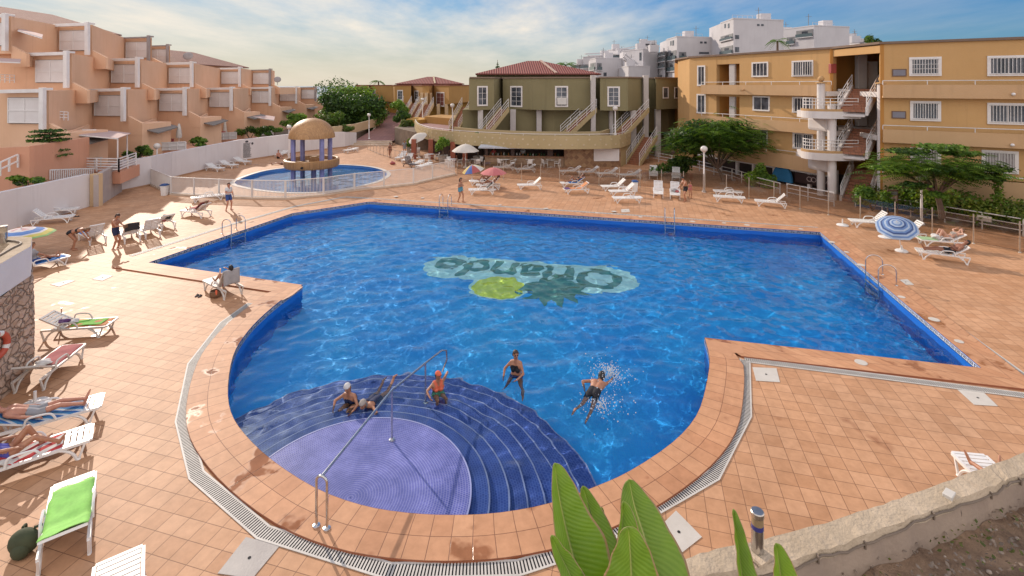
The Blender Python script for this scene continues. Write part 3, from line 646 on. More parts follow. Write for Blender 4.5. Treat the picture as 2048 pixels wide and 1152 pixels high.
# ---------------------------------------------------------------- white boundary wall
wl = thing('boundary_wall', 'long white boundary wall below the terraced salmon apartments', 'wall', (-28, 33, 0))
def wall_run(name, pts, h, th, mat, parent):
    mb = MB()
    for i in range(len(pts) - 1):
        a, b_ = Vector(pts[i]), Vector(pts[i + 1]); n = Vector(((b_ - a).y, -(b_ - a).x, 0)); n.z = 0; n = -n.normalized() * th
        h0, h1 = (h[i], h[i + 1]) if isinstance(h, list) else (h, h); up_ = Vector((0, 0, 1))
        a0, b0 = Vector((a.x, a.y, a.z)), Vector((b_.x, b_.y, b_.z))
        mb.ext([a0, b0, b0 + up_ * h1, a0 + up_ * h0], n)
    return mb.build(name, mat, parent)
gp = lambda x, y: tuple(G(x, y))
g1, g2 = gp(197, 413), gp(244, 383)
wall_run('wall_panel', [(-29.6, 20, 0), (-27.9, 27, 0), (g1[0] - 0.6, g1[1], 0)], 2.16, 0.3, M_wallp, wl)
M_gwall = streaked('grey pitted plaster', (0.44, 0.38, 0.35), (0.38, 0.32, 0.30), (0.28, 0.23, 0.21), scale=1.2)
wall_run('pilaster', [(g1[0] - 0.59, g1[1], 0), (g1[0], g1[1], 0)], 2.14, 0.35, M_cream, wl)
wall_run('gate_panel', [(g1[0] + 0.01, g1[1], 0), (g2[0], g2[1], 0)], [2.1, 2.25], 0.28, M_gwall, wl)
wp = [g2, gp(302, 371), gp(344, 357), gp(482, 323), gp(546, 313), gp(608, 304), gp(690, 295), gp(713, 290)]
wall_run('wall_panel', wp, [2.28, 2.3, 2.25, 2.3, 2.3, 2.35, 2.0, 1.7], 0.3, M_wallp, wl)
mb = MB()
for i in range(len(wp) - 1):
    a, b_ = Vector(wp[i]), Vector(wp[i + 1]); n = Vector(((b_ - a).y, -(b_ - a).x, 0)).normalized() * 0.02
    mb.ext([a + n, b_ + n, b_ + n + Vector((0, 0, 0.14)), a + n + Vector((0, 0, 0.14))], -n * 0.8)
mb.build('skirting', mottled('terracotta skirting', (0.45, 0.26, 0.15), rough=0.6), wl)
# painted rules notice on the wall: rows of small dark lettering
def text_on(body, parent, mat, o, ux, uz, size, align='LEFT', name='lettering', bold=0.0):
    fc = bpy.data.curves.new('t', 'FONT'); fc.body = body; fc.size = size; fc.align_x = align; fc.offset = bold; fc.resolution_u = 2
    fo = bpy.data.objects.new('t', fc); COL.objects.link(fo); bpy.context.view_layer.update()
    me = bpy.data.meshes.new_from_object(fo.evaluated_get(bpy.context.evaluated_depsgraph_get())); bpy.data.objects.remove(fo)
    inv = world_of(parent).inverted(); o, ux, uz = Vector(o), Vector(ux).normalized(), Vector(uz).normalized()
    for v in me.vertices: v.co = inv @ (o + ux * v.co.x + uz * v.co.y)
    me.materials.clear(); me.materials.append(mat); ob = bpy.data.objects.new(name, me); COL.objects.link(ob); ob.parent = parent; return ob
M_ink = mottled('dark paint', (0.07, 0.065, 0.075), rough=0.7, bmp=0)
a, b_ = Vector(wp[3]), Vector(wp[4]); ud = (b_ - a).normalized(); nn = Vector((ud.y, -ud.x, 0)) * 0.03; random.seed(5)
p0 = a + ud * 0.25 + nn; mb = MB()
for r_ in range(17):
    u = 0.0; z = 1.82 - r_ * 0.093
    while u < 0.95 - 0.2 * random.random():
        w_ = 0.03 + 0.09 * random.random(); q = p0 + ud * u; mb.ext([q + Vector((0, 0, z)), q + ud * w_ + Vector((0, 0, z)), q + ud * w_ + Vector((0, 0, z + 0.05)), q + Vector((0, 0, z + 0.05))], nn * 0.1); u += w_ + 0.025
nb = mb.build('painted_notice', M_ink, wl)
mb = MB(); mb.ext([p0 + ud * (0.42 + 0.2 * math.cos(t)) + Vector((0, 0, 2.03 + 0.1 * math.sin(t))) for t in (2 * math.pi * i / 16 for i in range(16))], nn * 0.1); mb.ext([p0 + ud * (1.1 + 0.13 * math.cos(t)) + Vector((0, 0, 1.76 + 0.13 * math.sin(t))) for t in (2 * math.pi * i / 16 for i in range(16))], nn * 0.1); mb.build('painted_emblem', M_ink, wl)
# ---------------------------------------------------------------- salmon terraced apartments on the left
M_salmon = streaked('salmon plaster', (0.78, 0.50, 0.33), (0.73, 0.455, 0.29), (0.59, 0.35, 0.22), rough=0.95)
M_salmon2 = streaked('salmon plaster low wall', (0.66, 0.34, 0.22), (0.60, 0.30, 0.19), (0.46, 0.22, 0.14))
m, nt, b = nmat('white lattice'); M_lat = m; co = coords(nt, kind='Object')
br = nt.nodes.new('ShaderNodeTexBrick'); mpx = nt.nodes.new('ShaderNodeMapping'); L(nt, co, mpx.inputs[0]); mpx.inputs['Rotation'].default_value = (R(90), 0, 0); L(nt, mpx.outputs[0], br.inputs[0]); br.offset = 0
br.inputs['Scale'].default_value = 1; br.inputs['Brick Width'].default_value = 0.09; br.inputs['Row Height'].default_value = 0.09; br.inputs['Mortar Size'].default_value = 0.028
br.inputs['Color1'].default_value = (0.55, 0.51, 0.49, 1); br.inputs['Color2'].default_value = (0.50, 0.46, 0.44, 1); br.inputs['Mortar'].default_value = (0.80, 0.76, 0.74, 1)
L(nt, mixc(nt, ramp(nt, noise(nt, co, 0.8, 5), 0.35, 0.7), br.outputs[0], (0.68, 0.63, 0.61)), b.inputs['Base Color']); b.inputs['Roughness'].default_value = 0.7
M_trim = mottled('white painted trim', (0.80, 0.77, 0.75), (0.72, 0.68, 0.65), scale=1.5, rough=0.6)
M_greyp = mottled('grey paint', (0.33, 0.29, 0.28), rough=0.7)
M_fib = mottled('grey roofing sheet', (0.23, 0.20, 0.18), (0.17, 0.15, 0.135), scale=2, rough=0.9)
def rooftiles(name, c1, c2, pitch=0.28):
    m, nt, b = nmat(name); co = coords(nt, kind='UV'); wv = nt.nodes.new('ShaderNodeTexWave'); L(nt, co, wv.inputs[0]); wv.wave_type = 'BANDS'; wv.bands_direction = 'X'
    wv.inputs['Scale'].default_value = 1.0 / pitch / 3.18; wv.inputs['Distortion'].default_value = 0.3
    f = mixc(nt, noise(nt, coords(nt, kind='World'), 1.2, 5), c1, c2)
    L(nt, mixc(nt, 1.0, f, ramp(nt, wv.outputs[0], 0.1, 0.6, (0.45, 0.42, 0.4), (1.08, 1.06, 1.02)), 'MULTIPLY'), b.inputs['Base Color']); b.inputs['Roughness'].default_value = 0.85
    bump(nt, b, wv.outputs[0], 0.9, 0.08); return m
M_rt_l = rooftiles('weathered roof tiles', (0.33, 0.165, 0.125), (0.26, 0.13, 0.10)); M_rt_r = rooftiles('red roof tiles', (0.30, 0.085, 0.065), (0.24, 0.065, 0.05))
def roof_mesh(name, polys, mat, parent, th=0.15):
    """roof slopes: each polygon's first two corners are the eave; UV x runs along it. Closed underneath"""
    vs, fs, uv = [], [], []
    for p in polys:
        p = [Vector(q) for q in p]; e = (p[1] - p[0]).normalized(); n = (p[1] - p[0]).cross(p[2] - p[0]).normalized(); s = n.cross(e)
        o = len(vs); k = len(p); vs += p + [q - Vector((0, 0, th)) for q in p]
        fs.append(tuple(range(o, o + k))); uv += [((q - p[0]).dot(e), (q - p[0]).dot(s)) for q in p]
        fs.append(tuple(range(o + k, o + 2 * k))[::-1]); uv += [(0, 0)] * k
        for i in range(k):
            fs.append((o + i, o + k + i, o + k + (i + 1) % k, o + (i + 1) % k)); uv += [(0, 0)] * 4
    inv = world_of(parent).inverted(); me = bpy.data.meshes.new(name); me.from_pydata([inv @ v for v in vs], [], fs); me.materials.append(mat)
    ul = me.uv_layers.new(name='UVMap'); ul.data.foreach_set('uv', [c for q in uv for c in q]); o = bpy.data.objects.new(name, me); COL.objects.link(o); o.parent = parent; return o
def hip_roof(c, hx, hy, z0, zr, ridge, mat, parent, rz=0.0, ridge_y=0):
    M = Matrix.Rotation(rz, 3, 'Z'); P = lambda x, y, z: Vector(c) + M @ Vector((x, y, 0)) + Vector((0, 0, z))
    a, b_, c_, d = P(-hx, -hy, z0), P(hx, -hy, z0), P(hx, hy, z0), P(-hx, hy, z0); r0, r1 = P(-ridge, 0, zr), P(ridge, 0, zr)
    return roof_mesh('roof', [[a, b_, r1, r0], [b_, c_, r1], [c_, d, r0, r1], [d, a, r0]], mat, parent)
sb = thing('terraced_apartments', 'salmon terraced apartment block stepping up behind the white wall', 'building', (-40, 50, 1.0))
T = {'A': (4.85, [(17, 36), (189, 44.6), (319, 53), (419, 63), (504, 78), (560, 88), (603, 103)]),
     'B': (7.8, [(72, 41), (223, 50), (338, 59), (443, 76), (506, 83)]),
     'C': (10.75, [(-49, 40.5), (120, 46), (252, 58), (297, 70)])}
UX = Vector((1, -0.12, 0)).normalized(); NB = Vector((0.12, 1, 0)).normalized()        # along a front, and into the building
prev_top = 1.0; lastY = {'A': 108, 'B': 90, 'C': 73}
base_z = {'A': 1.0, 'B': 7.6, 'C': 10.55}
for k_, (z0, units) in T.items():
    o_ = [Vector(((px - 1024) * Y / F, Y, 0)) for px, Y in units]
    plan = [Vector((-75, units[0][1], 0))]; plan_lo = [Vector((-75, units[0][1], 0))]
    if units[0][0] > 0: pass
    for p in o_:
        plan += [p - UX * 0.15, p + UX * 3.3]; plan_lo += [p - UX * 0.15, p + UX * 4.7]
    plan += [Vector((plan[-1].x - 3, lastY[k_], 0)), Vector((-75, lastY[k_], 0))]; plan_lo += [Vector((plan_lo[-1].x - 3, lastY[k_], 0)), Vector((-75, lastY[k_], 0))]
    mb = MB(); mb.prism(plan, base_z[k_], z0 + 2.78); mb.build('storey_wall', M_salmon, sb)
    if k_ == 'A':
        # ground storey: solid fronts with open terraces set back between them
        for i, p in enumerate(o_):
            mb = MB(); q = p + UX * 4.7; nx_ = o_[i + 1] if i + 1 < len(o_) else p + NB * 9
            mb.prism([p - UX * 0.15 + NB * 0.004, q + NB * 0.004, q + NB * 3.2, p + NB * 3.2 + UX * 3.3], 1.0, z0 - 0.25); mb.build('ground_wall', M_salmon, sb)
    for i, p in enumerate(o_):
        f = p + Vector((0, 0, z0)); front = -NB
        # slanted parapet beside each screen and its return
        mb = MB(); pp = [(3.34, 0.45), (4.72, -0.2), (4.72, -1.25), (3.34, -1.25)]
        mb.ext([f + UX * u + Vector((0, 0, v)) - NB * 0.02 for u, v in pp], NB * 0.25)
        q = f + UX * 4.72; r_ = (o_[i + 1] + Vector((0, 0, z0)) if i + 1 < len(o_) else f + UX * 4.7 + NB * 8)
        r_ = q + (r_ - q) * 0.8
        mb.ext([q + Vector((0, 0, -0.2)), r_ + Vector((0, 0, -0.2)), r_ + Vector((0, 0, -1.25)), q + Vector((0, 0, -1.25))], (-0.22, 0.0, 0)); mb.build('parapet', M_salmon, sb)
        if k_ != 'A': pass
        mb = MB(); s = f + UX * 3.6 + NB * 0.5
        mb.ext([s + Vector((0, 0, -0.55)), s + UX * 2.2 + Vector((0, 0, -1.05)), s + UX * 2.2 + NB * 3.2 + Vector((-0.6, 0, -0.75)), s + NB * 3.2 + Vector((-0.6, 0, -0.25))], (0, 0, -0.08)); 
        if k_ == 'A': mb.build('lean_to_roof', M_fib, sb)
        # lattice screen in its frame
        mb = MB(); mb.ext([f + UX * u + Vector((0, 0, v)) - NB * 0.02 for u, v in ((0.05, 0.42), (2.92, 0.42), (2.92, 2.3), (0.05, 2.3))], -NB * 0.05); fr = mb.build('screen_backing', M_greyp, sb)
        mb = MB(); c0 = f - NB * 0.08; mb.ext([c0 + UX * u + Vector((0, 0, v)) for u, v in ((0.14, 0.5), (2.84, 0.5), (2.84, 2.22), (0.14, 2.22))], -NB * 0.05); sc_ = mb.build('lattice_screen', M_lat, sb)
        mb = MB(); c1 = f - NB * 0.14
        for (u0, v0), (u1, v1) in (((0.14, 0.5), (2.84, 0.5)), ((0.14, 2.22), (2.84, 2.22)), ((0.14, 0.46), (0.14, 2.26)), ((2.84, 0.46), (2.84, 2.26)), ((1.49, 0.5), (1.49, 2.22)), ((0.14, 1.36), (2.84, 1.36))):
            mb.beam(c1 + UX * u0 + Vector((0, 0, v0)), c1 + UX * u1 + Vector((0, 0, v1)), 0.05, 0.06)
        mb.build('screen_frame', M_trim, sc_)
        dark_p = (k_ == 'C' and i >= 2) or (k_ == 'B' and i == 4) or (k_ == 'A' and i == 6)
        mb = MB(); g_ = f - NB * 0.35
        mb.beam(g_ + UX * -0.2 + Vector((0, 0, 2.72)), g_ + UX * 3.05 + Vector((0, 0, 2.78)), 0.3, 0.26 if not dark_p else 0.16); mb.beam(g_ + UX * 3.2 + Vector((0, 0, 0.0)), g_ + UX * 3.2 + Vector((0, 0, 3.0)), 0.3, 0.3 if not dark_p else 0.2, up=(0, 1, 0)); mb.beam(f + NB * 0.3 + UX * 3.2 + Vector((0, 0, 2.9)), g_ + UX * 3.2 + Vector((0, 0, 2.9)), 0.2, 0.16)
        mb.build('pergola_frame', M_greyp if dark_p else M_trim, sb, bevel=0.015)
# a few balcony rails on the terraces
def rail_fence(mb, a, b_, h, n=3, posts=3, r_=0.03):
    a, b_ = Vector(a), Vector(b_)
    for i in range(n): mb.beam(a + Vector((0, 0, h * (i + 1) / n)), b_ + Vector((0, 0, h * (i + 1) / n)), r_, r_ * 1.6)
    for j in range(posts + 1):
        p = a.lerp(b_, j / posts); mb.beam(p, p + Vector((0, 0, h)), r_ * 1.6, r_ * 1.6, up=(0, 1, 0))
for px0, px1, y, Y in ((0, 29, 165, 40), (110, 136, 240, 37.2)):
    mb = MB(); rail_fence(mb, V3(px0, y, Y), V3(px1, y + 1, Y + 0.8), 0.65 , 3, 3); mb.build('balcony_rail', M_trim, sb)
hip_roof((-57, 54, 0), 12, 5.5, 14.7, 16.8, 8, M_rt_l, sb, R(90)); hip_roof((-53.0, 80, 0), 9, 6.0, 11.2, 13.5, 3, M_rt_l, sb, R(88))
mb = MB(); mb.prism([(-61.5, 43), (-52.3, 43), (-52.3, 65), (-61.5, 65)], 13.5, 14.68); mb.prism([(-58, 73), (-48, 73), (-48, 88), (-58, 88)], 10.5, 11.18); mb.build('attic_wall', M_salmon, sb)
mb = MB(); c = V3(376, 112, 73); M = Matrix.Rotation(R(60), 3, 'X') @ Matrix.Rotation(R(20), 3, 'Y'); mb.ball(c, (0.65, 0.65, 0.16), 14, M=M); mb.cyl((c.x, c.y, c.z - 0.9), 0.04, 0.9, 6); mb.build('satellite_dish', M_greyp, sb, smooth=True)
mb = MB(); c = V3(555, 159, 82); mb.ball(c, (0.55, 0.55, 0.14), 14, M=M); mb.cyl((c.x, c.y, c.z - 0.9), 0.04, 0.9, 6); mb.build('satellite_dish', M_greyp, sb, smooth=True)
# ground terraces: awnings, walls and railings in front of the block (all fixed to it)
M_awn = mottled('faded pink canvas', (0.50, 0.36, 0.33), (0.44, 0.31, 0.28), scale=1, rough=0.9)
def awning(quad, label=None, mat=None, posts=()):
    q = [Vector(p) for p in quad]; mb = MB(); mb.ext(q, (0, 0, -0.05)); a = mb.build('awning', mat or M_awn, sb)
    mb = MB(); mb.beam(q[0] - Vector((0, 0, .06)), q[1] - Vector((0, 0, .06)), 0.06, 0.08)
    mb.build('awning_bar', M_trim, a)
    for p, zb in posts: mb = MB(); mb.beam(Vector(p), Vector((p[0], p[1], zb)), 0.06, 0.06, up=(0, 1, 0)); mb.build('awning_post', M_trim, a)
p1 = V3(150, 268, 36.4); p2 = V3(236, 276, 36.0); p3 = V3(262, 266, 38.5); p4 = V3(188, 258, 39.8)
awning([p1, p2, p3, p4], posts=((p2 + Vector((-.1, .1, 0)), 1.9), (p3 + Vector((-.3, .0, 0)), 1.9)))
awning([V3(495, 231, 64), V3(548, 240, 63), V3(550, 233, 66), V3(500, 226, 67)], posts=()); awning([V3(562, 222, 90), V3(592, 227, 88), V3(594, 222, 92), V3(563, 218, 93)])
awning([V3(-10, 122, 37), V3(40, 124, 36.5), V3(42, 118, 39), V3(-10, 115, 40)]); awning([V3(36, 60, 39.5), V3(84, 75, 39), V3(86, 69, 41), V3(38, 56, 42)])
mb = MB(); mb.prism([(p1.x - 0.4, 35.9), (p2.x + 0.5, 35.6), (p3.x + 0.3, 39), (p1.x, 41)], 1.0, 1.85); mb.build('terrace_wall', M_salmon2, sb)
mb = MB(); rail_fence(mb, (p1.x + 0.5, 35.8, 1.85), (p2.x + 0.45, 35.5, 1.85), 0.95, 5, 2, 0.045); rail_fence(mb, (p2.x + 0.45, 35.5, 1.85), (p3.x + 0.3, 38.6, 1.85), 0.95, 5, 2, 0.045); mb.build('terrace_rail', M_trim, sb)
for (x0, x1, y0, y1, Y) in ((305, 372, 302, 285, 46), (420, 473, 281, 266, 60), (505, 548, 274, 257, 70)):
    a, b_ = V3(x0, y0, Y), V3(x1, y0 - 3, Y + 0.5); mb = MB(); mb.ext([a, b_, Vector((b_.x, b_.y, b_.z + (y0 - y1) * Y / F * 0.9)), Vector((a.x, a.y, a.z + (y0 - y1) * Y / F * 0.9))], (0, 0.06, 0)); mb.build('terrace_screen', M_lat, sb)
    mb = MB(); rail_fence(mb, a - Vector((0, .05, 0)), b_ - Vector((0, .05, 0)), (y0 - y1) * Y / F * 0.93, 2, 4, 0.05); mb.build('terrace_rail', M_trim, sb)
    mb = MB(); mb.prism([(a.x - .4, a.y + .1), (b_.x + .6, b_.y + .1), (b_.x + .2, b_.y + 5), (a.x - .4, a.y + 5)], 1.0, a.z); mb.build('terrace_wall', M_salmon2, sb)
# near left garden walls of the block
a, b_ = V3(-30, 298, 31), V3(59, 293, 30.5); mb = MB(); mb.ext([Vector((a.x, a.y, 1.0)), Vector((b_.x, b_.y, 1.0)), b_, a], (0, 0.3, 0)); mb.ext([Vector((b_.x, b_.y + 0.3, 1.0)), Vector((b_.x - 1, b_.y + 5.5, 1.0)), Vector((b_.x - 1, b_.y + 5.5, b_.z)), Vector((b_.x, b_.y + 0.3, b_.z))], (-0.3, 0, 0)); mb.build('garden_wall', M_salmon2, sb)
mb = MB(); rail_fence(mb, V3(60, 343, 31), V3(76, 340, 32), 0.75, 2, 1, .05); rail_fence(mb, V3(76, 342, 31.5), V3(114, 333, 33), 0.75, 2, 2, .05); mb.build('garden_rail', M_trim, sb)
mb = MB(); a, b_ = V3(100, 360, 32), V3(190, 355, 35.5); n = 22
for j in range(n): p = a.lerp(b_, j / n); mb.beam(p, p + Vector((0, 0, 0.62)), 0.05, 0.05, up=(0, 1, 0))
mb.beam(a + Vector((0, 0, .64)), b_ + Vector((0, 0, .66)), 0.06, 0.07); mb.build('garden_rail', M_trim, sb)
mb = MB(); q = V3(150, 276, 37.2); mb.box(q + Vector((0.55, 0.6, -0.35)), (1.0, 0.08, 1.9)); mb.build('louvre_shutter', M_lat, sb)
mb = MB(); a, b_ = V3(0, 352, 29.5), V3(36, 335, 30.5); rail_fence(mb, a, b_, 0.8, 2, 2, .05); mb.build('garden_rail', M_trim, sb)
# ---------------------------------------------------------------- windows for any upright wall
m, nt, b = nmat('window glass'); M_glass = m; co = coords(nt, kind='World')
L(nt, mixc(nt, ramp(nt, noise(nt, co, 1.1, 3), 0.35, 0.65), (0.030, 0.036, 0.045), (0.12, 0.13, 0.15)), b.inputs['Base Color']); b.inputs['Roughness'].default_value = 0.12
M_frame = mottled('white window paint', (0.76, 0.72, 0.68), (0.68, 0.63, 0.59), scale=2, rough=0.5)
M_bar = mottled('white bar paint', (0.72, 0.69, 0.66), rough=0.5, bmp=0); M_shut = mottled('red brown shutter', (0.20, 0.06, 0.045), rough=0.7)
M_curt = mottled('pale curtain', (0.42, 0.38, 0.36), (0.30, 0.27, 0.26), scale=6, rough=0.9)
class Wall:
    """vertical plane through plan points A, B; px() maps photo pixels onto it"""
    def __init__(s, A, B): s.A, s.B = Vector((A[0], A[1], 0)), Vector((B[0], B[1], 0)); s.u = (s.B - s.A).normalized(); s.n = Vector((s.u.y, -s.u.x, 0)); s.len = (s.B - s.A).length
    def px(s, x, y):
        d = Vector(((x - 1024) / F, 1, -(y - HZ) / F)); t = s.A.dot(s.n) / (d.x * s.n.x + d.y * s.n.y); p = d * t; return ((p - s.A).dot(s.u), CH + d.z * t)
    def P(s, u, z, off=0.0): return s.A + s.u * u + s.n * off + Vector((0, 0, z))
    def rect(s, x0, x1, y0, y1):
        a, b_ = s.px(x0, (y0 + y1) / 2), s.px(x1, (y0 + y1) / 2); xm = (x0 + x1) / 2; return a[0], b_[0], s.px(xm, y1)[1], s.px(xm, y0)[1]
    def slab(s, mb, u0, u1, z0, z1, o0, o1, mi=0):
        """block between offsets o0 and o1 (towards the viewer)"""
        return mb.ext([s.P(u0, z0, o0), s.P(u1, z0, o0), s.P(u1, z1, o0), s.P(u0, z1, o0)], s.n * (o1 - o0), mi)
def window(w, parent, u0, u1, z0, z1, off=0.0, fw=0.12, bars=0, mull=1, kind='window', glass=None, cross=0, proud=0.06):
    mb = MB(); o = off + 0.004
    w.slab(mb, u0, u1, z1 - fw, z1, o, o + proud); w.slab(mb, u0, u1, z0, z0 + fw, o, o + proud + .02); w.slab(mb, u0, u0 + fw, z0 + fw, z1 - fw, o, o + proud - .003); w.slab(mb, u1 - fw, u1, z0 + fw, z1 - fw, o, o + proud - .003)
    f = mb.build(kind, M_frame, parent)
    mb = MB(); w.slab(mb, u0 + fw, u1 - fw, z0 + fw, z1 - fw, o, o + 0.012); mb.build('pane', glass or M_glass, f)
    if mull or cross:
        mb = MB(); W_ = u1 - u0 - 2 * fw; H_ = z1 - z0 - 2 * fw
        for i in range(1, mull + 1): u = u0 + fw + W_ * i / (mull + 1); w.slab(mb, u - .02, u + .02, z0 + fw, z1 - fw, o + .013, o + .035)
        for i in range(1, cross + 1): z = z0 + fw + H_ * i / (cross + 1); w.slab(mb, u0 + fw, u1 - fw, z - .015, z + .015, o + .013, o + .033)
        mb.build('glazing_bar', M_frame, f)
    if bars:
        mb = MB()
        for i in range(bars): u = u0 + fw + (u1 - u0 - 2 * fw) * (i + .5) / bars; mb.beam(w.P(u, z0 + fw * .6, off + .11), w.P(u, z1 - fw * .6, off + .11), 0.028, 0.028, up=(0, 1, 0))
        mb.beam(w.P(u0 + fw * .6, z0 + fw * .8, off + .11), w.P(u1 - fw * .6, z0 + fw * .8, off + .11), .03, .03); mb.beam(w.P(u0 + fw * .6, z1 - fw * .8, off + .11), w.P(u1 - fw * .6, z1 - fw * .8, off + .11), .03, .03)
        mb.build('window_grille', M_bar, f)
    return f
M_tread = tiled('terracotta treads', (0.36, 0.15, 0.08), (0.32, 0.13, 0.07), (0.2, 0.1, 0.06), 0.3, 0.3, 0.012, rough=0.7)
def stair(parent, b0, t0, wd, w_, n, wall_mat, rails=True, string=0.16, rail_h=0.9, solid=False):
    """straight flight from plan+z point b0 up to t0; wd = sideways unit vector, w_ = width"""
    b0, t0 = Vector(b0), Vector(t0); run = Vector((t0.x - b0.x, t0.y - b0.y, 0)); d = run / n; rise = (t0.z - b0.z) / n; wd = Vector(wd).normalized()
    mb = MB()
    for i in range(n):
        p = b0 + d * i + Vector((0, 0, rise * (i + 1))); mb.ext([p, p + d * 1.0, p + d * 1.0 + wd * w_, p + wd * w_], (0, 0, -rise * 0.99))
    s = mb.build('stair_treads', M_tread, parent)
    mb = MB(); up_ = Vector((0, 0, 1))
    for sgn in (0, 1):
        o = b0 + wd * (w_ * sgn + (0.02 if sgn else -string - .02))
        mb.ext([o + up_ * -0.22, o + up_ * 0.30, o + run + up_ * (t0.z - b0.z + 0.30), o + run + up_ * (t0.z - b0.z - 0.22)], wd * string)
    mb.ext([b0 + up_ * -0.2, b0 + run + up_ * (t0.z - b0.z - 0.2), b0 + run + up_ * (t0.z - b0.z - 0.32), b0 + up_ * -0.32], wd * w_); mb.build('stair_string', wall_mat, s)
    if rails:
        for sgn in (0, 1):
            mb = MB(); o = b0 + wd * (w_ * sgn + (0.1 if sgn else -0.1))
            for h in (rail_h, rail_h * 0.62, rail_h * 0.3): mb.tube([o + up_ * (h + .3), o + run + up_ * (t0.z - b0.z + h + .3)], 0.028, 6)
            for j in range(4):
                q = o + run * (j / 3) + up_ * ((t0.z - b0.z) * j / 3); mb.tube([q, q + up_ * (rail_h + .3)], 0.03, 6)
            mb.build('stair_rail', M_bar, s)
    return s
# ---------------------------------------------------------------- olive building on its curved terrace
M_olive = streaked('olive plaster', (0.25, 0.215, 0.115), (0.22, 0.19, 0.10), (0.16, 0.135, 0.075)); M_tan = streaked('sand plaster', (0.46, 0.36, 0.20), (0.41, 0.32, 0.17), (0.33, 0.26, 0.15))
ob = thing('olive_building', 'olive green two-storey building with red hipped roof above the pool bar', 'building', (4, 58, 2.5))
TZ = 2.55
tp_px = [(829, 241), (832, 247), (839, 251.5), (856, 257), (883, 261), (918, 264.5), (957, 267), (1000, 269.2), (1046, 271), (1110, 272), (1179, 272), (1240, 270), (1262, 263)]
tp = [G(x, y, 3.2) for x, y in tp_px]; tp = [Vector((p.x, p.y, 0)) for p in tp]; tpc = catmull(tp, 3)
mb = MB(); pol = [(p.x, p.y) for p in offset_line(tpc, 0.1)] + [(14, 75), (-13, 78)]; mb.prism(pol, TZ - 0.35, TZ); mb.build('terrace_floor', M_path, ob)
o2 = offset_line(tpc, 0.25); mb = MB(); k = len(tpc)
mb.add([(p.x, p.y, 1.95) for p in tpc] + [(p.x, p.y, 3.2) for p in tpc] + [(p.x, p.y, 3.2) for p in o2] + [(p.x, p.y, 1.95) for p in o2],
       [f for i in range(k - 1) for f in ((i, i + 1, k + i + 1, k + i), (k + i, k + i + 1, 2 * k + i + 1, 2 * k + i), (2 * k + i, 2 * k + i + 1, 3 * k + i + 1, 3 * k + i), (3 * k + i, 3 * k + i + 1, i + 1, i))])
tw = mb.build('terrace_parapet', M_tan, ob)
mb = MB(); rr = offset_line(tpc, 0.12); mb.tube([(p.x, p.y, 3.36) for p in rr], 0.03, 6)
for p in rr[::3]: mb.tube([(p.x, p.y, 3.2), (p.x, p.y, 3.36)], 0.025, 6)
mb.build('terrace_rail', M_bar, ob)
mb = MB(); M_relief = mottled('pale plaster relief', (0.58, 0.47, 0.30), rough=0.9)
for i in range(1, k - 1):
    for s_, (z, r_) in enumerate(((2.85, .10), (2.35, .10))):
        p = tpc[i].lerp(tpc[i + 1], 0.5 * s_); e = (tpc[i + 1] - tpc[i]).normalized(); nrm = Vector((e.y, -e.x, 0)); c = p + nrm * 0.002
        mb.ext([c + e * x * r_ + Vector((0, 0, z + y * r_)) for x, y in ((-1, -.6), (0, -1), (1, -.4), (.8, .7), (-.2, 1), (-1, .5))], nrm * 0.03)
mb.build('parapet_relief', M_relief, tw)
# upper storey: facets traced at the storey's own depth
fac = [(938, 53.5), (988, 55.0), (1004, 59.0), (1006, 57.2), (1062, 54.8), (1105, 53.6), (1186, 54.0), (1189, 57), (1200, 57), (1200, 53.2), (1256, 52.2), (1289, 55.6), (1291, 58), (1311, 58), (1312, 54.8), (1379, 59)]
fp = [Vector(((x - 1024) * Y / F, Y, 0)) for x, Y in fac]
back = [(21, 76), (-6, 76)]
mb = MB(); mb.prism([(p.x, p.y) for p in fp] + back, 5.35, 8.78); mb.build('upper_wall', M_olive, ob)
cpl = offset_line(fp, -0.12); mb = MB(); mb.prism([(p.x, p.y) for p in cpl] + back, 8.784, 8.93); mb.build('cornice', mottled('brown cornice', (0.24, 0.17, 0.12), rough=0.8), ob)
lo_ = offset_line(fp, 1.7); mb = MB(); mb.prism([(p.x, p.y) for p in [lo_[0], lo_[1], lo_[4], lo_[5], lo_[6], lo_[9], lo_[10], lo_[11], lo_[14], lo_[15]]] + back, TZ, 5.346); mb.build('lower_wall', M_olive, ob)
M_col = mottled('pale column paint', (0.52, 0.48, 0.45), (0.46, 0.42, 0.39), rough=0.8)
for x, w_, Y, z1 in ((961, .55, 54.6, 5.34), (1026, .62, 55.6, 5.34), (1078, .55, 55.4, 5.34), (1186, .5, 53.2, 9.1), (1291, .55, 54.8, 9.1), (1222, .42, 54.2, 5.34), (1315, .6, 56.0, 5.34), (1266, .6, 53.6, 5.34)):
    c = Vector(((x - 1024) * Y / F, Y, 0)); mb = MB(); mb.box((c.x, c.y, (TZ * (x < 1240) + z1) / 2), (w_, w_, z1 - TZ * (x < 1240))); mb.build('column', M_col, ob, bevel=0.02)
def wall_of(i): return Wall((fp[i].x, fp[i].y), (fp[i + 1].x, fp[i + 1].y))
for (x0, x1, y0, y1), i, kw_ in (((954, 975, 172, 212), 0, dict(mull=1, cross=2, glass=None)), ((1021, 1045, 172, 214), 4 - 1, dict(mull=1, cross=3)), ((1110, 1136, 172, 214), 5, dict(mull=1, cross=3)), ((1215, 1240, 173, 213), 9, dict(mull=1, cross=3)), ((1325.5, 1336.5, 174, 197), 14, dict(mull=0)), ((1348.5, 1359, 174, 197), 14, dict(mull=0))):
    w_ = wall_of(i); u0, u1, z0, z1 = w_.rect(x0, x1, y0, y1); window(w_, ob, u0, u1, z0, z1, fw=0.16 if x1 - x0 > 15 else 0.12, kind='window', **kw_)
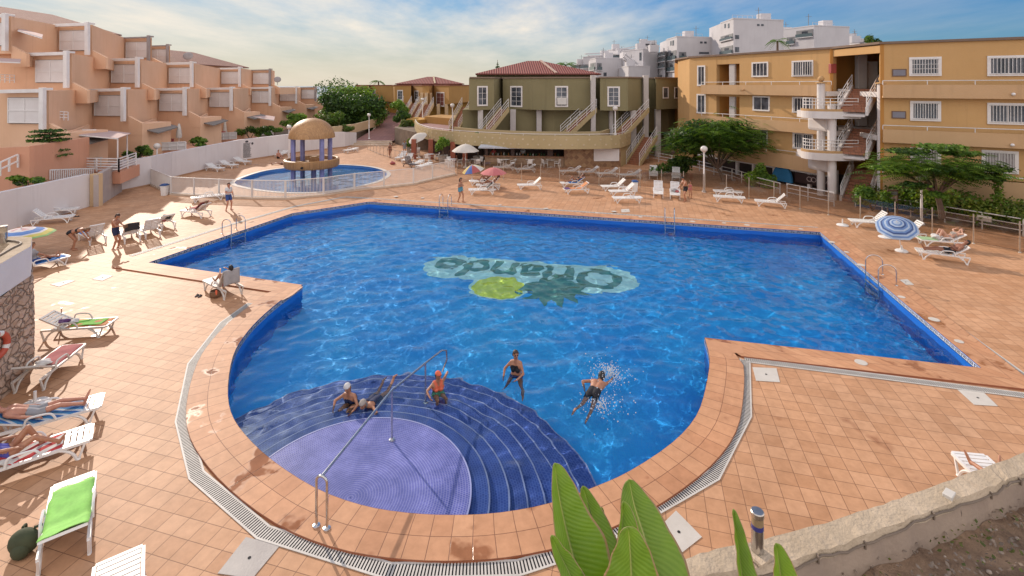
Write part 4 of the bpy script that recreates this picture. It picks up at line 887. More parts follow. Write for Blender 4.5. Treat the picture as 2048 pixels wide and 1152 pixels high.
w5 = wall_of(5); u0, u1, z0, z1 = w5.rect(1114, 1132, 195, 209); mb = MB(); w5.slab(mb, u0, u1, z0, z1, .04, .3); mb.build('air_conditioner', M_white2, ob, bevel=0.02)
for x0, x1, y0, y1 in ((1349, 1359, 222, 243), (1368, 1377, 219, 238)):
    w_ = wall_of(14); u0, u1, z0, z1 = w_.rect(x0, x1, y0, y1); window(Wall((lo_[14].x, lo_[14].y), (lo_[15].x, lo_[15].y)), ob, u0, u1, z0, z1, mull=0)
lw = Wall((lo_[4].x, lo_[4].y), (lo_[6].x, lo_[6].y))
mb = MB()
for x0, x1 in ((1033, 1052), (970, 980), (1070, 1090), (1205, 1216), (1248, 1262)):
    u0, u1, z0, z1 = lw.rect(x0, x1, 224, 258); lw.slab(mb, u0, u1, TZ + .02, z1, .01, .05)
mb.build('doorway', M_glass, ob)
hip_roof((2.9, 65, 0), 7.4, 6.4, 9.4, 11.2, .9, M_rt_r, ob, R(2)); mb = MB(); mb.prism([(-4.2, 59.4), (9.8, 59.8), (9.6, 70), (-4.2, 70)], 8.94, 9.3); mb.build('attic_wall', M_olive, ob)
mb = MB(); mb.beam((5.2, 58.7, 9.52), (3.7, 65, 11.28), 0.3, 0.1); mb.build('roof_hip_cap', mottled('pale ridge tile', (0.52, 0.36, 0.28), rough=0.8), ob)
# stairs from the terrace to the upper floor
for b0, t0, Y0, Y1 in (((915, 244), (941, 214), 58, 60), ((972, 261), (1016, 222), 52.6, 54.4), ((1133, 263), (1192, 205), 51.8, 53.2), ((1243, 262), (1296, 206), 51.2, 53.4)):
    a = Vector(((b0[0] - 1024) * Y0 / F, Y0, TZ)); c = Vector(((t0[0] - 1024) * Y1 / F, Y1, 5.36)); d = (c - a); d.z = 0; s_ = Vector((-d.y, d.x, 0)).normalized()
    stair(ob, a, c, s_, 1.2, 13, M_tan)
a = Vector(((1277 - 1024) * .0500, 50.0, 0)); c = Vector(((1312 - 1024) * .0525, 52.5, 2.5)); d = c - a; d.z = 0; stair(ob, a, c, Vector((-d.y, d.x, 0)), 1.3, 14, M_tan)
# low inner walls on the terrace
il = offset_line(tpc, 2.2); seg = [p for p in il if p.x > -6.8 and p.y < 56]
kk = MB(); l0, l1 = seg, offset_line(seg, 0.25)
for i in range(len(seg) - 1):
    kk.ext([Vector((q.x, q.y, TZ)) for q in (l0[i], l0[i + 1], l1[i + 1], l1[i])], (0, 0, 0.85))
kk.build('planter_wall', M_tan, ob)
# bar storey under the terrace
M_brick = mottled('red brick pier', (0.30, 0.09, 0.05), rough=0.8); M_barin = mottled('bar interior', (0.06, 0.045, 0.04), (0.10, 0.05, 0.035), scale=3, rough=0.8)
M_chk = tiled('brown lozenge tiles', (0.42, 0.26, 0.13), (0.21, 0.10, 0.05), (0.34, 0.22, 0.12), 0.36, 0.36, 0.01, rot=0, kind='Object', rough=0.55)
for n_ in M_chk.node_tree.nodes:
    if n_.type == 'MAPPING': n_.inputs['Rotation'].default_value = (R(90), 0, R(45))
bt = MB(); b0_ = Vector((5.1, 48.75, 0)); b1_ = Vector((10.65, 49.0, 0)); b2_ = Vector((12.4, 52.5, 0))
bw = Wall((b0_.x, b0_.y), (b1_.x, b1_.y)); bw.slab(bt, 0, bw.len, 0, 1.94, 0, -0.35); bt.build('tiled_bar_wall', M_chk, ob)
bt = MB(); b2w = Wall((b1_.x, b1_.y), (b2_.x, b2_.y)); b2w.slab(bt, 0, b2w.len, 0, 1.94, 0, -0.35); bt.build('side_wall', M_tan, ob)
bt = MB(); u0, u1, z0, z1 = bw.rect(1188, 1237, 298, 321); bw.slab(bt, u0, u1, z0, z1, .03, .09); lt = bt.build('shutter_panel', M_lat, ob); bt = MB()
for q in ((u0, z0, u1, z0), (u0, z1, u1, z1), (u0, z0, u0, z1), (u1, z0, u1, z1)): bt.beam(bw.P(q[0], q[1], .1), bw.P(q[2], q[3], .1), .07, .07)
bt.build('panel_frame', M_trim, lt)
cw = Wall((-2.7, 49.6), (5.05, 48.8)); M_bst = mottled('rough stone bar front', (0.36, 0.25, 0.16), (0.22, 0.14, 0.09), scale=3, rough=0.9, bmp=0.8, bs=6)
bt = MB(); cw.slab(bt, 0, cw.len, 0, 1.0, 0, -0.4); bt.build('bar_front', M_bst, ob); bt = MB(); cw.slab(bt, -.1, cw.len, 1.0, 1.07, .25, -.5); bt.build('bar_counter', mottled('wooden counter', (0.30, 0.15, 0.08), rough=0.4), ob)
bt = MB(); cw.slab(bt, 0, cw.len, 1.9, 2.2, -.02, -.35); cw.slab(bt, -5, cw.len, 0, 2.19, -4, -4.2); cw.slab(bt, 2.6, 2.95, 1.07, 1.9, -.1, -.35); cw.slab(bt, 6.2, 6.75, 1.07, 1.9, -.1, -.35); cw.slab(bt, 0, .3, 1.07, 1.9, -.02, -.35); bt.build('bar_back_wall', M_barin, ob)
bt = MB(); a, b_, c, d = cw.P(-.4, 2.16, 0.02), cw.P(cw.len, 2.16, .02), cw.P(cw.len + .05, 1.98, .8), cw.P(-.5, 1.98, .8); bt.ext([d, c, b_, a], (0, 0, -.03)); bt.ext([d, c, c - Vector((0, 0, .12)), d - Vector((0, 0, .12))], (0, .02, 0)); bt.build('bar_awning', mottled('pale grey awning', (0.52, 0.53, 0.56), (0.44, 0.45, 0.48), scale=1.5, rough=0.8), ob)
for x in (828, 862, 906, 930):
    Y = 54.5 if x < 900 else 52; c = Vector(((x - 1024) * Y / F, Y, 0)); bt = MB(); bt.box((c.x, c.y, 1.08), (.5, .5, 2.15)); bt.build('brick_pier', M_brick, ob)
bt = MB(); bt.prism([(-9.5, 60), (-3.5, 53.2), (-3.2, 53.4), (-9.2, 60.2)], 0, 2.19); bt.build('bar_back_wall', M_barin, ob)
random.seed(11); M_bot = [mottled('green bottle glass', (0.03, 0.10, 0.04), rough=0.15, bmp=0), mottled('amber bottle glass', (0.25, 0.10, 0.02), rough=0.15, bmp=0), mottled('clear bottle', (0.5, 0.5, 0.46), rough=0.15, bmp=0)]
for i in range(26):
    u = 0.5 + i * 0.27 + random.uniform(-.05, .05); p = cw.P(u, 1.075, -random.choice((.12, .3, .4)))
    if 2.55 < u < 3.0 or 6.15 < u < 6.8: continue
    bt = MB(); h = random.uniform(.22, .34); bt.lathe(p, [(.045, 0), (.048, h * .6), (.02, h * .75), (.018, h)], 8); tag(bt.build('bottle', random.choice(M_bot)), 'small bottle standing on the counter of the pool bar', 'bottle', 'bottles on the bar counter')
# ---------------------------------------------------------------- distant ochre building behind the path
M_ochre = streaked('ochre plaster', (0.46, 0.255, 0.085), (0.42, 0.23, 0.075), (0.32, 0.18, 0.07)); M_ochre2 = streaked('deep ochre plaster', (0.50, 0.28, 0.07), (0.46, 0.25, 0.06), (0.36, 0.2, 0.06))
yb = thing('ochre_building', 'distant ochre villas with red hipped roof behind the sloping path', 'building', (-16, 88, 2.2))
yf = [(712, 100), (737, 97), (738, 99), (786, 92), (789, 90), (822, 86.5), (823, 90), (845, 84), (858, 82), (866, 86), (898, 80), (938, 92)]
yp = [Vector(((x - 1024) * Y / F, Y, 0)) for x, Y in yf]
mb = MB(); mb.prism([(p.x, p.y) for p in yp] + [(-3, 110), (-34, 118)], 5.0, 7.98); mb.build('upper_wall', M_ochre, yb)
mb = MB(); mb.prism([(p.x, p.y) for p in offset_line(yp, -.12)] + [(-3, 110), (-34, 118)], 7.984, 8.12); mb.build('cornice', M_brick, yb)
yl = offset_line(yp, 2.0); mb = MB(); mb.prism([(p.x, p.y) for p in (yl[0], yl[3], yl[5], yl[8], yl[10], yl[11])] + [(-3, 110), (-34, 118)], 1.5, 4.996); mb.build('lower_wall', M_ochre2, yb)
hip_roof((-15.6, 97, 0), 6.3, 5, 8.35, 9.7, .8, M_rt_r, yb, R(5)); mb = MB(); mb.prism([(-21.4, 92.6), (-10, 92.6), (-10, 101), (-21.4, 101)], 8.13, 8.34); mb.build('attic_wall', M_ochre, yb)
mb = MB(); mb.beam((-14.2, 92.1, 8.45), (-15.2, 97, 9.76), .3, .1); mb.build('roof_hip_cap', M_relief, yb)
for (x0, x1, y0, y1), i, g in (((741, 751, 179, 192), 2, None), ((795, 806, 180, 201), 4, None), ((829, 837, 181, 201), 6, None), ((873, 889, 184, 213), 9, M_shut)):
    w_ = Wall((yp[i].x, yp[i].y), (yp[i + 1].x, yp[i + 1].y)); u0, u1, z0, z1 = w_.rect(x0, x1, y0, y1); window(w_, yb, u0, u1, z0, z1, fw=0.2, cross=2, glass=g)
mb = MB()
for x, Y in ((844, 83), (853, 82), (861, 83), (877, 82), (893, 81)): c = Vector(((x - 1024) * Y / F, Y, 0)); mb.box((c.x, c.y, 3.5 + (1.8 if x < 865 else 0)), (.5, .5, 3.0))
mb.build('column', M_cream, yb)
for x0, x1, Y in ((808, 822, 84), (818, 838, 80), (832, 852, 77.5), (846, 866, 76)):
    a = Vector(((x0 - 1024) * Y / F, Y, 2.2)); c = Vector(((x1 - 1024) * (Y + 3) / F, Y + 3, 5.0)); d = c - a; d.z = 0; stair(yb, a, c, Vector((-d.y, d.x, 0)), 1.3, 12, M_cream)
mb = MB(); mb.prism([(-15.4, 73), (-13.2, 71), (-11.5, 75), (-15, 79)], 0, 3.1); tag(mb.build('service_block', M_ochre2), 'small ochre block with white shutters beside the curved terrace', 'building')
mb = MB(); mb.prism([(-12.8, 73), (-8.5, 68.5), (-5, 72), (-11, 78)], TZ, 3.5); tag(mb.build('planter', M_ochre), 'long ochre planter box on the curved terrace', 'planter')
# ---------------------------------------------------------------- yellow apartment building with open stair tower
M_yell = streaked('yellow ochre plaster', (0.57, 0.345, 0.15), (0.52, 0.31, 0.13), (0.42, 0.25, 0.11)); M_yell2 = streaked('paler ochre parapet', (0.57, 0.365, 0.20), (0.52, 0.33, 0.175), (0.42, 0.265, 0.145))
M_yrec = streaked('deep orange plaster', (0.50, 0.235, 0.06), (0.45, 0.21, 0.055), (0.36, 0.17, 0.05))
ya = thing('yellow_apartments', 'yellow three-storey apartment building with white framed windows and open stairs', 'building', (24, 36, 0))
LW = Wall((17.6, 49.6), (23.9, 37.2)); RW = Wall((24.3, 33.0), (38.0, 24.9)); ENDW = Wall((17.75, 53.5), (17.6, 49.6))
ZT = 10.72
def wing(w, segs, floors):
    """solid wall from segments (u0, u1) with floors (z0, z1)"""
    mb = MB()
    for (u0, u1) in segs:
        for (z0, z1) in floors: w.slab(mb, u0, u1, z0, z1, 0, -0.4)
    return mb.build('wall', M_yell, ya)
ru0 = LW.px(1433, 160)[0]; ru1 = LW.px(1479, 160)[0]
wing(LW, [(0, ru0), (ru1, LW.len)], [(2.45, ZT)])
mb = MB(); LW.slab(mb, ru0, ru1, 9.95, ZT, -.02, -.4); LW.slab(mb, ru0, ru1, 7.0, 7.35, -.02, -.4); LW.slab(mb, ru0, ru1, 2.45, 4.4, -.02, -.4); mb.build('wall', M_yell, ya)
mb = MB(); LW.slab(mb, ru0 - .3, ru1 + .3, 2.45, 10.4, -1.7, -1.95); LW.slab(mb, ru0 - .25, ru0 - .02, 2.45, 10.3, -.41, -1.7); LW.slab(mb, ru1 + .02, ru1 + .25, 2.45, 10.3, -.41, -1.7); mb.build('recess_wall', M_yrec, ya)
c_ = LW.px(1462, 140)[0]; mb = MB(); LW.slab(mb, c_ - .3, c_ + .3, 2.45, 9.94, -.1, -.36); mb.build('column', M_col, ya, bevel=.05)
wing(RW, [(0, RW.len)], [(2.3, ZT)])
# body behind, roof edge
LI, RI = offset_line([LW.A, LW.B, RW.A, RW.B], 1.2), None
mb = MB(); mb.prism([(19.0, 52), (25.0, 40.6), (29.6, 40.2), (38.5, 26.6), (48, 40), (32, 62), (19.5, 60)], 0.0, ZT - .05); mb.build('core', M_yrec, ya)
rf = offset_line([Vector((17.6, 53.5, 0)), LW.A, LW.B, RW.A, RW.B], -0.14); mb = MB(); mb.prism([(p.x, p.y) for p in rf] + [(48, 40), (32, 62), (19.5, 60)], ZT + .004, ZT + .16); mb.build('roof_edge', mottled('brown roof edge', (0.22, 0.15, 0.11), rough=0.9), ya)
mb = MB(); ENDW.slab(mb, 0, ENDW.len, 0, ZT, 0, -.4); mb.build('end_wall', M_yell, ya)
# stairwell walls between the wings
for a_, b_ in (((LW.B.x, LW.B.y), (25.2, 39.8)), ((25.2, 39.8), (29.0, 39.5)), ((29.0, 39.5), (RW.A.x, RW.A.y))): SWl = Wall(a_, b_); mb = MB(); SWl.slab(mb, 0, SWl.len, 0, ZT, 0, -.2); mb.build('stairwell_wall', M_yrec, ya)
for z in (7.75, 4.85): mb = MB(); mb.prism([(24.5, 37.6), (25.3, 39.7), (28.8, 39.4), (26.5, 36.2), (25.3, 36.75)], z - .22, z - .01); mb.build('landing_slab', M_frame, ya)
mb = MB(); c = V3(1722, 150, 38.2); mb.box((c.x, c.y, 9.2), (.72, .4, 2.9)); mb.build('column', M_col, ya, bevel=.04); mb = MB(); mb.box((c.x, c.y, 6.2), (.72, .4, 2.6)); mb.build('column', M_col, ya, bevel=.04); mb = MB(); SWm = Wall((LW.B.x, LW.B.y), (RW.A.x, RW.A.y)); SWm.slab(mb, 0, SWm.len, 10.15, ZT - .06, .02, -.3); mb.build('lintel', M_yell, ya)
mb = MB(); c = V3(1745, 150, 38.6); mb.box((c.x, c.y, 8.8), (.7, .12, 2.1)); mb.build('door', M_frame, ya); mb = MB(); mb.box((c.x, c.y, 5.9), (.7, .12, 2.1)); mb.build('door', M_frame, ya)
fb = V3(1665, 137, 37.3); mb = MB(); mb.box((fb.x, fb.y, fb.z), (.42, .3, .7)); mb.build('hose_cabinet', mottled('red enamel', (0.35, 0.07, 0.06), rough=0.4), ya, bevel=.02)
# parapet bands with rails
def band(w, u0, u1, zt, zb, proud=0.5):
    mb = MB(); w.slab(mb, u0, u1, zb, zt, proud, proud - .14); w.slab(mb, u0, u1, zb - .004, zb + .12, proud - .15, .002); mb.build('parapet', M_yell2, ya)
    mb = MB(); mb.tube([w.P(u0, zt + .26, proud - .1), w.P(u1, zt + .26, proud - .1)], .028, 6)
    n = max(2, int((u1 - u0) / 2.2))
    for i in range(n + 1): mb.tube([w.P(u0 + (u1 - u0) * i / n, zt, proud - .1), w.P(u0 + (u1 - u0) * i / n, zt + .26, proud - .1)], .026, 6)
    mb.build('parapet_rail', M_bar, ya)
for zt, zb in ((8.05, 7.2), (5.15, 4.3)):
    band(LW, 1.9, LW.len + .1, zt, zb); band(RW, .1, RW.len, zt, zb)
band(LW, 3.5, LW.len, 2.5, 1.35); band(RW, .1, RW.len, 2.3, 0.9)
# windows traced on each wing
for x0, x1, y0, y1, kw_ in ((1504, 1537, 124, 154, dict(mull=3)), (1584, 1627, 121, 153, dict(bars=8)), (1506, 1540, 192, 222, dict(mull=1)), (1585, 1627, 194, 226, dict(bars=6, mull=1)), (1507, 1536, 259, 290, dict(bars=7)), (1586, 1627, 266, 299, dict(bars=8, mull=1))):
    u0, u1, z0, z1 = LW.rect(x0, x1, y0, y1); window(LW, ya, u0, u1, z0, z1, **kw_)
for x0, x1, y0, y1, kw_ in ((1818, 1883, 114, 152, dict(bars=9, cross=2)), (1974, 2060, 111, 152, dict(bars=9, glass=M_glass)), (1820, 1882, 202, 242, dict(bars=9, mull=1)), (1974, 2060, 206, 249, dict(bars=10, mull=1)), (1963, 2037, 301, 346, dict(bars=10, mull=1, glass=M_curt)), (1820, 1882, 296, 338, dict(bars=9, glass=M_curt))):
    u0, u1, z0, z1 = RW.rect(x0, x1, y0, y1); window(RW, ya, u0, u1, z0, z1, fw=.17, **kw_)
for x0, x1, y0, y1 in ((1395, 1411, 131, 172), (1394, 1412, 188, 227)):
    u0, u1, z0, z1 = LW.rect(x0, x1, y0, y1); window(LW, ya, max(.15, u0), max(.15, u0) + u1 - u0, z0, z1, fw=.14, mull=1, kind='balcony_door')
M_plq = mottled('grey plaque', (0.20, 0.19, 0.22), rough=.4); M_plqf = mottled('brown plaque frame', (0.16, 0.09, 0.06), rough=.6)
for x0, x1, y0, y1 in ((1784, 1813, 138, 153), (1783, 1812, 222, 237)):
    u0, u1, z0, z1 = RW.rect(x0, x1, y0, y1); mb = MB(); RW.slab(mb, u0, u1, z0, z1, .004, .05); q = mb.build('plaque', M_plqf, ya); mb = MB(); RW.slab(mb, u0 + .06, u1 - .06, z0 + .06, z1 - .06, .051, .06); mb.build('plaque_face', M_plq, q)
mb = MB(); u, z = RW.px(2020, 188); mb.ball(RW.P(u, z, .6), (.1, .1, .09), 10); mb.build('wall_lamp', M_trim, ya); mb = MB(); u, z = RW.px(2018, 288); mb.ball(RW.P(u, z, .6), (.1, .1, .09), 10); mb.build('wall_lamp', M_trim, ya)
mb = MB(); u, z = LW.px(1496, 179); mb.tube([LW.P(u, z, .5), LW.P(u, z - .1, .95)], [.07, .1], 8); mb.build('water_spout', M_yell2, ya)
# stair tower: three columns, two rounded landings, three flights
M_twr = mottled('white tower paint', (0.66, 0.62, 0.59), (0.58, 0.53, 0.50), scale=1, rough=.8, bmp=.3)
M_cap = mottled('ochre capping', (0.50, 0.30, 0.13), rough=.8)
tw_ = thing('stair_tower', 'open white stair tower with round landings in front of the yellow apartments', 'staircase', (23.3, 34.8, 0))
colp = {'l': V3(1642, 200, 36.4), 'f': V3(1664, 200, 35.0), 'r': V3(1764.5, 200, 33.2)}
for k_, r_, z1 in (('l', .26, 8.15), ('f', .27, 6.75), ('r', .28, 8.1)):
    c = colp[k_]; mb = MB(); mb.cyl((c.x, c.y, 0), r_, z1, 20); col_o = mb.build('column', M_twr, tw_, smooth=True); mb = MB(); mb.lathe((c.x, c.y, z1 + .002), [(r_ + .1, 0), (r_ + .1, .07), (r_ - .02, .12)], 20); mb.build('column_cap', M_cap, col_o)
    if k_ != 'f': mb = MB(); mb.ball((c.x, c.y, z1 + .33), .22, 16); mb.build('ball_finial', M_cap, col_o, smooth=True)
def landing(z, ypx):
    c = Vector((colp['f'].x + 0.15, colp['f'].y + .75, 0)); pts = [c + Vector((-1.75 * math.cos(a), -1.3 * math.sin(a), 0)) for a in (R(-30) + R(120) * i / 14 for i in range(15))]
    pts += [c + Vector((1.5, -1.3, 0)), c + Vector((1.75, -.9, 0)), c + Vector((1.75, 1.2, 0)), c + Vector((-1.5, 1.2, 0))]
    mb = MB(); mb.prism([(p.x, p.y) for p in pts], z - .5, z); l = mb.build('landing', M_twr, tw_)
    k = 17; o_, i_ = pts[:k], offset_line(pts, -.14)[:k]
    if (i_[5] - c).length > (o_[5] - c).length: i_ = offset_line(pts, .14)[:k]
    mb = MB(); mb.add([(p.x, p.y, z) for p in o_] + [(p.x, p.y, z + .16) for p in o_] + [(p.x, p.y, z + .16) for p in i_] + [(p.x, p.y, z) for p in i_], [f for q in range(k - 1) for f in ((q, q + 1, k + q + 1, k + q), (k + q, k + q + 1, 2 * k + q + 1, 2 * k + q), (2 * k + q, 2 * k + q + 1, 3 * k + q + 1, 3 * k + q))])
    mb.build('landing_kerb', M_cap, l)
    mb = MB()
    for h in (.45, .68, .9): mb.tube([p + Vector((0, 0, z + h)) for p in i_], .026, 6)
    for p in i_[::2]: mb.tube([p + Vector((0, 0, z + .1)), p + Vector((0, 0, z + .9))], .028, 6)
    mb.build('landing_rail', M_bar, l)
    mb = MB(); mb.prism([(c.x - .2, c.y - .3), (c.x + .5, c.y - .3), (c.x + 1.0, c.y + 1.5), (c.x - .6, c.y + 1.5)], z - 1.5, z - .51); mb.build('landing_bracket', M_twr, l, bevel=.2)
landing(6.2, 230); landing(3.3, 310)
for zt, zb, x0, x1, y0 in ((7.75, 6.2, 1683, 1722, 0), (4.85, 3.3, 1683, 1722, 0), (1.9, 0.02, 1688, 1724, 0)):
    a = Vector(((x0 - 1024) * .0345, 34.5, zb)); c = Vector(((x1 - 1026) * .0362, 36.7, zt)); d = c - a; d.z = 0; s_ = Vector((d.y, -d.x, 0)).normalized()
    stair(tw_, a - s_ * .1, c - s_ * .1, s_, 1.45, 10, M_twr, rail_h=.75)
for z in (7.4, 4.5):
    mb = MB(); a, b_ = colp['l'], colp['r']; mb.beam((a.x + .27, a.y - .1, z), (a.x + 1.6, a.y + .3, z), .2, .34); mb.build('tie_beam', M_twr, tw_); mb = MB(); mb.beam((b_.x - .1, b_.y + .2, z), (b_.x + .3, b_.y + 2.4, z), .2, .34); mb.build('tie_beam', M_twr, tw_)
# ground-floor bar under the building
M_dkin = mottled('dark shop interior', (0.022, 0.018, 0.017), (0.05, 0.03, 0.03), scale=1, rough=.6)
gw = Wall((LW.A.x + .4, LW.A.y - .6), (LW.B.x - .1, LW.B.y - .3))
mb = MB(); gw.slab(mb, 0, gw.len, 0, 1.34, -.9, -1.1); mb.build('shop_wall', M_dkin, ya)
mb = MB()
for u in (2.6, 4.5, 6.2, 8.2, 9.4, 11.2, gw.len - .2): gw.slab(mb, u, u + .22, 0, 1.7, -.2, -.45)
gw.slab(mb, 0, gw.len, 1.12, 1.38, -.25, -.4); mb.build('shop_frame', M_trim, ya)
u0, u1, z0, z1 = gw.rect(1588, 1655, 343, 366); sg = MB(); gw.slab(sg, u0, u1, .35, 1.1, -.1, -.16); so = sg.build('shop_sign', mottled('dark sign board', (0.035, 0.015, 0.015), rough=.5), ya)
sm_ = MB(); cu = (u0 + u1) / 2
for du in (-.12, .22): sm_.tube([gw.P(cu + du + .2 * math.cos(a), .75 + .17 * math.sin(a), -.07) for a in (2 * math.pi * i / 12 for i in range(12))], .02, 5, closed=True)
for du in (.55, .85, 1.15, 1.35): sm_.beam(gw.P(cu + du, .6, -.07), gw.P(cu + du + .14, .88, -.07), .035, .02)
sm_.build('looped_emblem', mottled('pale sign lettering', (0.62, 0.5, 0.46), rough=.6, bmp=0), so)
mb = MB(); u0, u1, z0, z1 = gw.rect(1545, 1585, 335, 368); arc_ = [gw.P(u0 + (u1 - u0) * (.5 - .5 * math.cos(a)), .2 + 1.35 * math.sin(a), .1) for a in (math.pi * i / 12 for i in range(13))]; mb.ext(arc_, gw.n * -.2); mb.build('awning', mottled('blue awning cloth', (0.03, 0.19, 0.40), rough=.8), ya)
mb = MB(); mb.ext([gw.P(u0 - 1.2, 1.5, .3), gw.P(u0 + .3, 1.5, .3), gw.P(u0 + .3, 1.9, -.1), gw.P(u0 - 1.2, 1.9, -.1)], (0, 0, -.05)); mb.build('awning', M_trim, ya)
# ---------------------------------------------------------------- white hotels on the hill behind
M_hw = streaked('white hotel render', (0.55, 0.53, 0.54), (0.50, 0.48, 0.49), (0.40, 0.385, 0.39)); M_hg = streaked('off-white render', (0.56, 0.54, 0.55), (0.51, 0.49, 0.50), (0.42, 0.41, 0.42)); M_hd = mottled('painted balcony shade', (0.14, 0.14, 0.15), (0.22, 0.22, 0.22), scale=.4, rough=.7, bmp=0)  # M_hg: roof trim render, nearly the same white as the block walls
M_hglass = mottled('balcony glass', (0.10, 0.14, 0.15), rough=.15, bmp=0)
M_hk = mottled('hotel roof clutter', (0.22, 0.21, 0.21), rough=.8, bmp=0)
def hotel(label, Y, blocks, balconies=(), wins=(), slabs=()):
    """blocks: x0..xs is the narrow face turned to the sun, xs..x1 the long face"""
    t = thing('hotel', label, 'building', V3((blocks[0][0] + blocks[0][1]) / 2, 230, Y)); t['group'] = 'white hotels on the hill'; fw_ = []; rnd = random.Random(label)
    for i, (x0, x1, xs, y0, y1, dy) in enumerate(blocks):
        Yb = Y + dy; a, b_, c = V3(x0, y0, Yb + 8), V3(xs, y0, Yb), V3(x1, y0, Yb + 3); zt, zb = b_.z, CH - (y1 - HZ) * Yb / F
        mb = MB(); mb.prism([(a.x, a.y), (b_.x, b_.y), (c.x, c.y), (c.x + 1, c.y + 14), (a.x + 1, c.y + 14)], zb, zt); bo = mb.build('block', M_hw, t)
        W0, W1 = Wall((a.x, a.y), (b_.x, b_.y)), Wall((b_.x, b_.y), (c.x, c.y)); fw_.append((x0, xs, x1, y0, y1, W0, W1)); mb = MB(); W1.slab(mb, -.05, W1.len, zt, zt + .25, .06, -.3); W0.slab(mb, 0, W0.len + .05, zt + .002, zt + .25, .06, -.3); mb.build('roof_edge', M_hg, bo)
        for k in range(3):
            u = rnd.uniform(.1, .9) * W1.len; p = W1.P(u, zt, -3); mb = MB()
            if k == 0: mb.box(p + Vector((0, 0, .9)), (2.2, 2, 1.8)); mb.build('roof_tank', M_hg, bo)
            elif k == 1: mb.tube([p, p + Vector((0, 0, 3.2))], .07, 5); mb.beam(p + Vector((-.7, 0, 2.6)), p + Vector((.7, 0, 2.6)), .06, .06); mb.build('aerial', M_hk, bo)
            else: mb.beam(W1.P(0, zt + .9, -.4), W1.P(W1.len * .6, zt + .9, -.4), .06, .06); [mb.beam(W1.P(W1.len * .6 * q / 6, zt, -.4), W1.P(W1.len * .6 * q / 6, zt + .9, -.4), .05, .05, up=(0, 1, 0)) for q in range(7)]; mb.build('roof_rail', M_hg, bo)
    def wall_at(xm, ym):
        for x0, xs, x1, y0, y1, W0, W1 in fw_:
            if x0 - 1 <= xm <= x1 + 1 and y0 - 2 <= ym <= y1: return W0 if xm < xs else W1
        return fw_[0][6]
    for (x0, x1, y0, y1, dy) in balconies:
        W_ = wall_at((x0 + x1) / 2, (y0 + y1) / 2); u0, u1, z0, z1 = W_.rect(x0, x1, y0, y1); mb = MB(); W_.slab(mb, u0, u1, z0, z1, .02, .10); bo = mb.build('balcony', M_hd, t); mb = MB(); W_.slab(mb, u0, u1, z0, z0 + min(1.0, (z1 - z0) * .45), .3, .36); mb.build('balcony_glass', M_hglass, bo); mb = MB(); W_.slab(mb, u0 - .1, u1 + .1, z0 - .2, z0 - .004, .02, .4); mb.build('balcony_slab', M_hw, bo); um = u0 + (u1 - u0) * .35; mb = MB(); W_.slab(mb, um, um + (u1 - u0) * .35, z0 + .05, z0 + (z1 - z0) * .8, .105, .14); mb.build('balcony_door', M_glass, bo)  # dark panel on the wall paints the shaded recess of each balcony
    for (x0, x1, y0, y1, dy) in wins:
        W_ = wall_at((x0 + x1) / 2, (y0 + y1) / 2); u0, u1, z0, z1 = W_.rect(x0, x1, y0, y1); mb = MB(); W_.slab(mb, u0, u1, z0, z1, .02, .06); mb.build('window', M_glass, t)
    for (x0, y0, x1, y1, dy, w_) in slabs: mb = MB(); mb.beam(V3(x0, y0, Y - 1.5), V3(x1, y1, Y - .5), w_, .3); mb.build('pergola_slat', M_hg, t)
    return t
hotel('tall white hotel block with two slit windows behind the yellow apartments', 105, [(1441, 1567, 1467, 38, 190, 0)], [(1442, 1466, 70, 80, -2.2), (1442, 1466, 93, 108, -2.2)], [(1449, 1452, 48, 56, -2), (1456, 1459, 47, 56, -2.4), (1514, 1519, 48, 52, 0), (1522, 1527, 48, 52, 0), (1470, 1478, 70, 78, 0), (1470, 1478, 94, 104, 0)])
hotel('low white hotel with a wide balcony behind the roof of the yellow apartments', 110, [(1567, 1699, 1628, 52, 190, 4), (1560, 1600, 1588, 66, 190, 10)], [(1593, 1626, 60, 74, .6), (1574, 1590, 74, 88, 5.4)])
hotel('white hotel with stacked glazed balconies left of the yellow apartments', 118, [(1333, 1441, 1354, 74, 200, 0), (1316, 1334, 1330, 103, 200, 6)], [(1335, 1353, 102, 120, -2.4), (1335, 1353, 125, 142, -2.4), (1317, 1330, 104, 112, 4), (1317, 1330, 115, 123, 4), (1317, 1330, 126, 136, 4), (1358, 1372, 104, 118, 0.5), (1358, 1372, 124, 140, 0.8)], [(1341, 1343, 82, 91, -2), (1345, 1348, 81, 91, -2.4), (1400, 1405, 83, 87, 0), (1408, 1413, 83, 87, 0), (1398, 1418, 104, 108, 0), (1362, 1370, 148, 154, 0), (1319, 1324, 150, 156, 0)])
hotel('white stepped hotel wing with pergola slats above the olive building', 128, [(1246, 1316, 1286, 99, 200, 0), (1180, 1246, 1192, 117, 200, 6), (1242, 1300, 1257, 133, 200, -5)], [(1181, 1191, 126, 140, 3.5), (1194, 1203, 126, 140, 6), (1244, 1256, 142, 152, -7.6)], [(1279, 1283, 105, 121, -3.2), (1207, 1213, 145, 152, 12)], [(1247, 113, 1268, 130, -2, .5), (1247, 118, 1262, 132, -2, .5), (1250, 108, 1275, 128, -2, .5)])
hotel('grey white hotel with sloping slatted roofs farthest to the left', 150, [(1166, 1262, 1210, 112, 200, 0), (1214, 1262, 1236, 98, 150, 10), (1140, 1182, 1176, 129, 200, 8), (1280, 1314, 1300, 88, 150, 14)], [(1144, 1160, 130, 136, 6.4), (1162, 1180, 129, 136, 6.0), (1225, 1245, 109, 115, 9)], (), [(1170, 108, 1206, 106, -2, 1.2), (1176, 112, 1212, 110, -2, 1.2), (1232, 100, 1276, 92, 6, 1.4), (1240, 104, 1278, 96, 6, 1.4), (1292, 99, 1330, 90, 12, 1.4)])
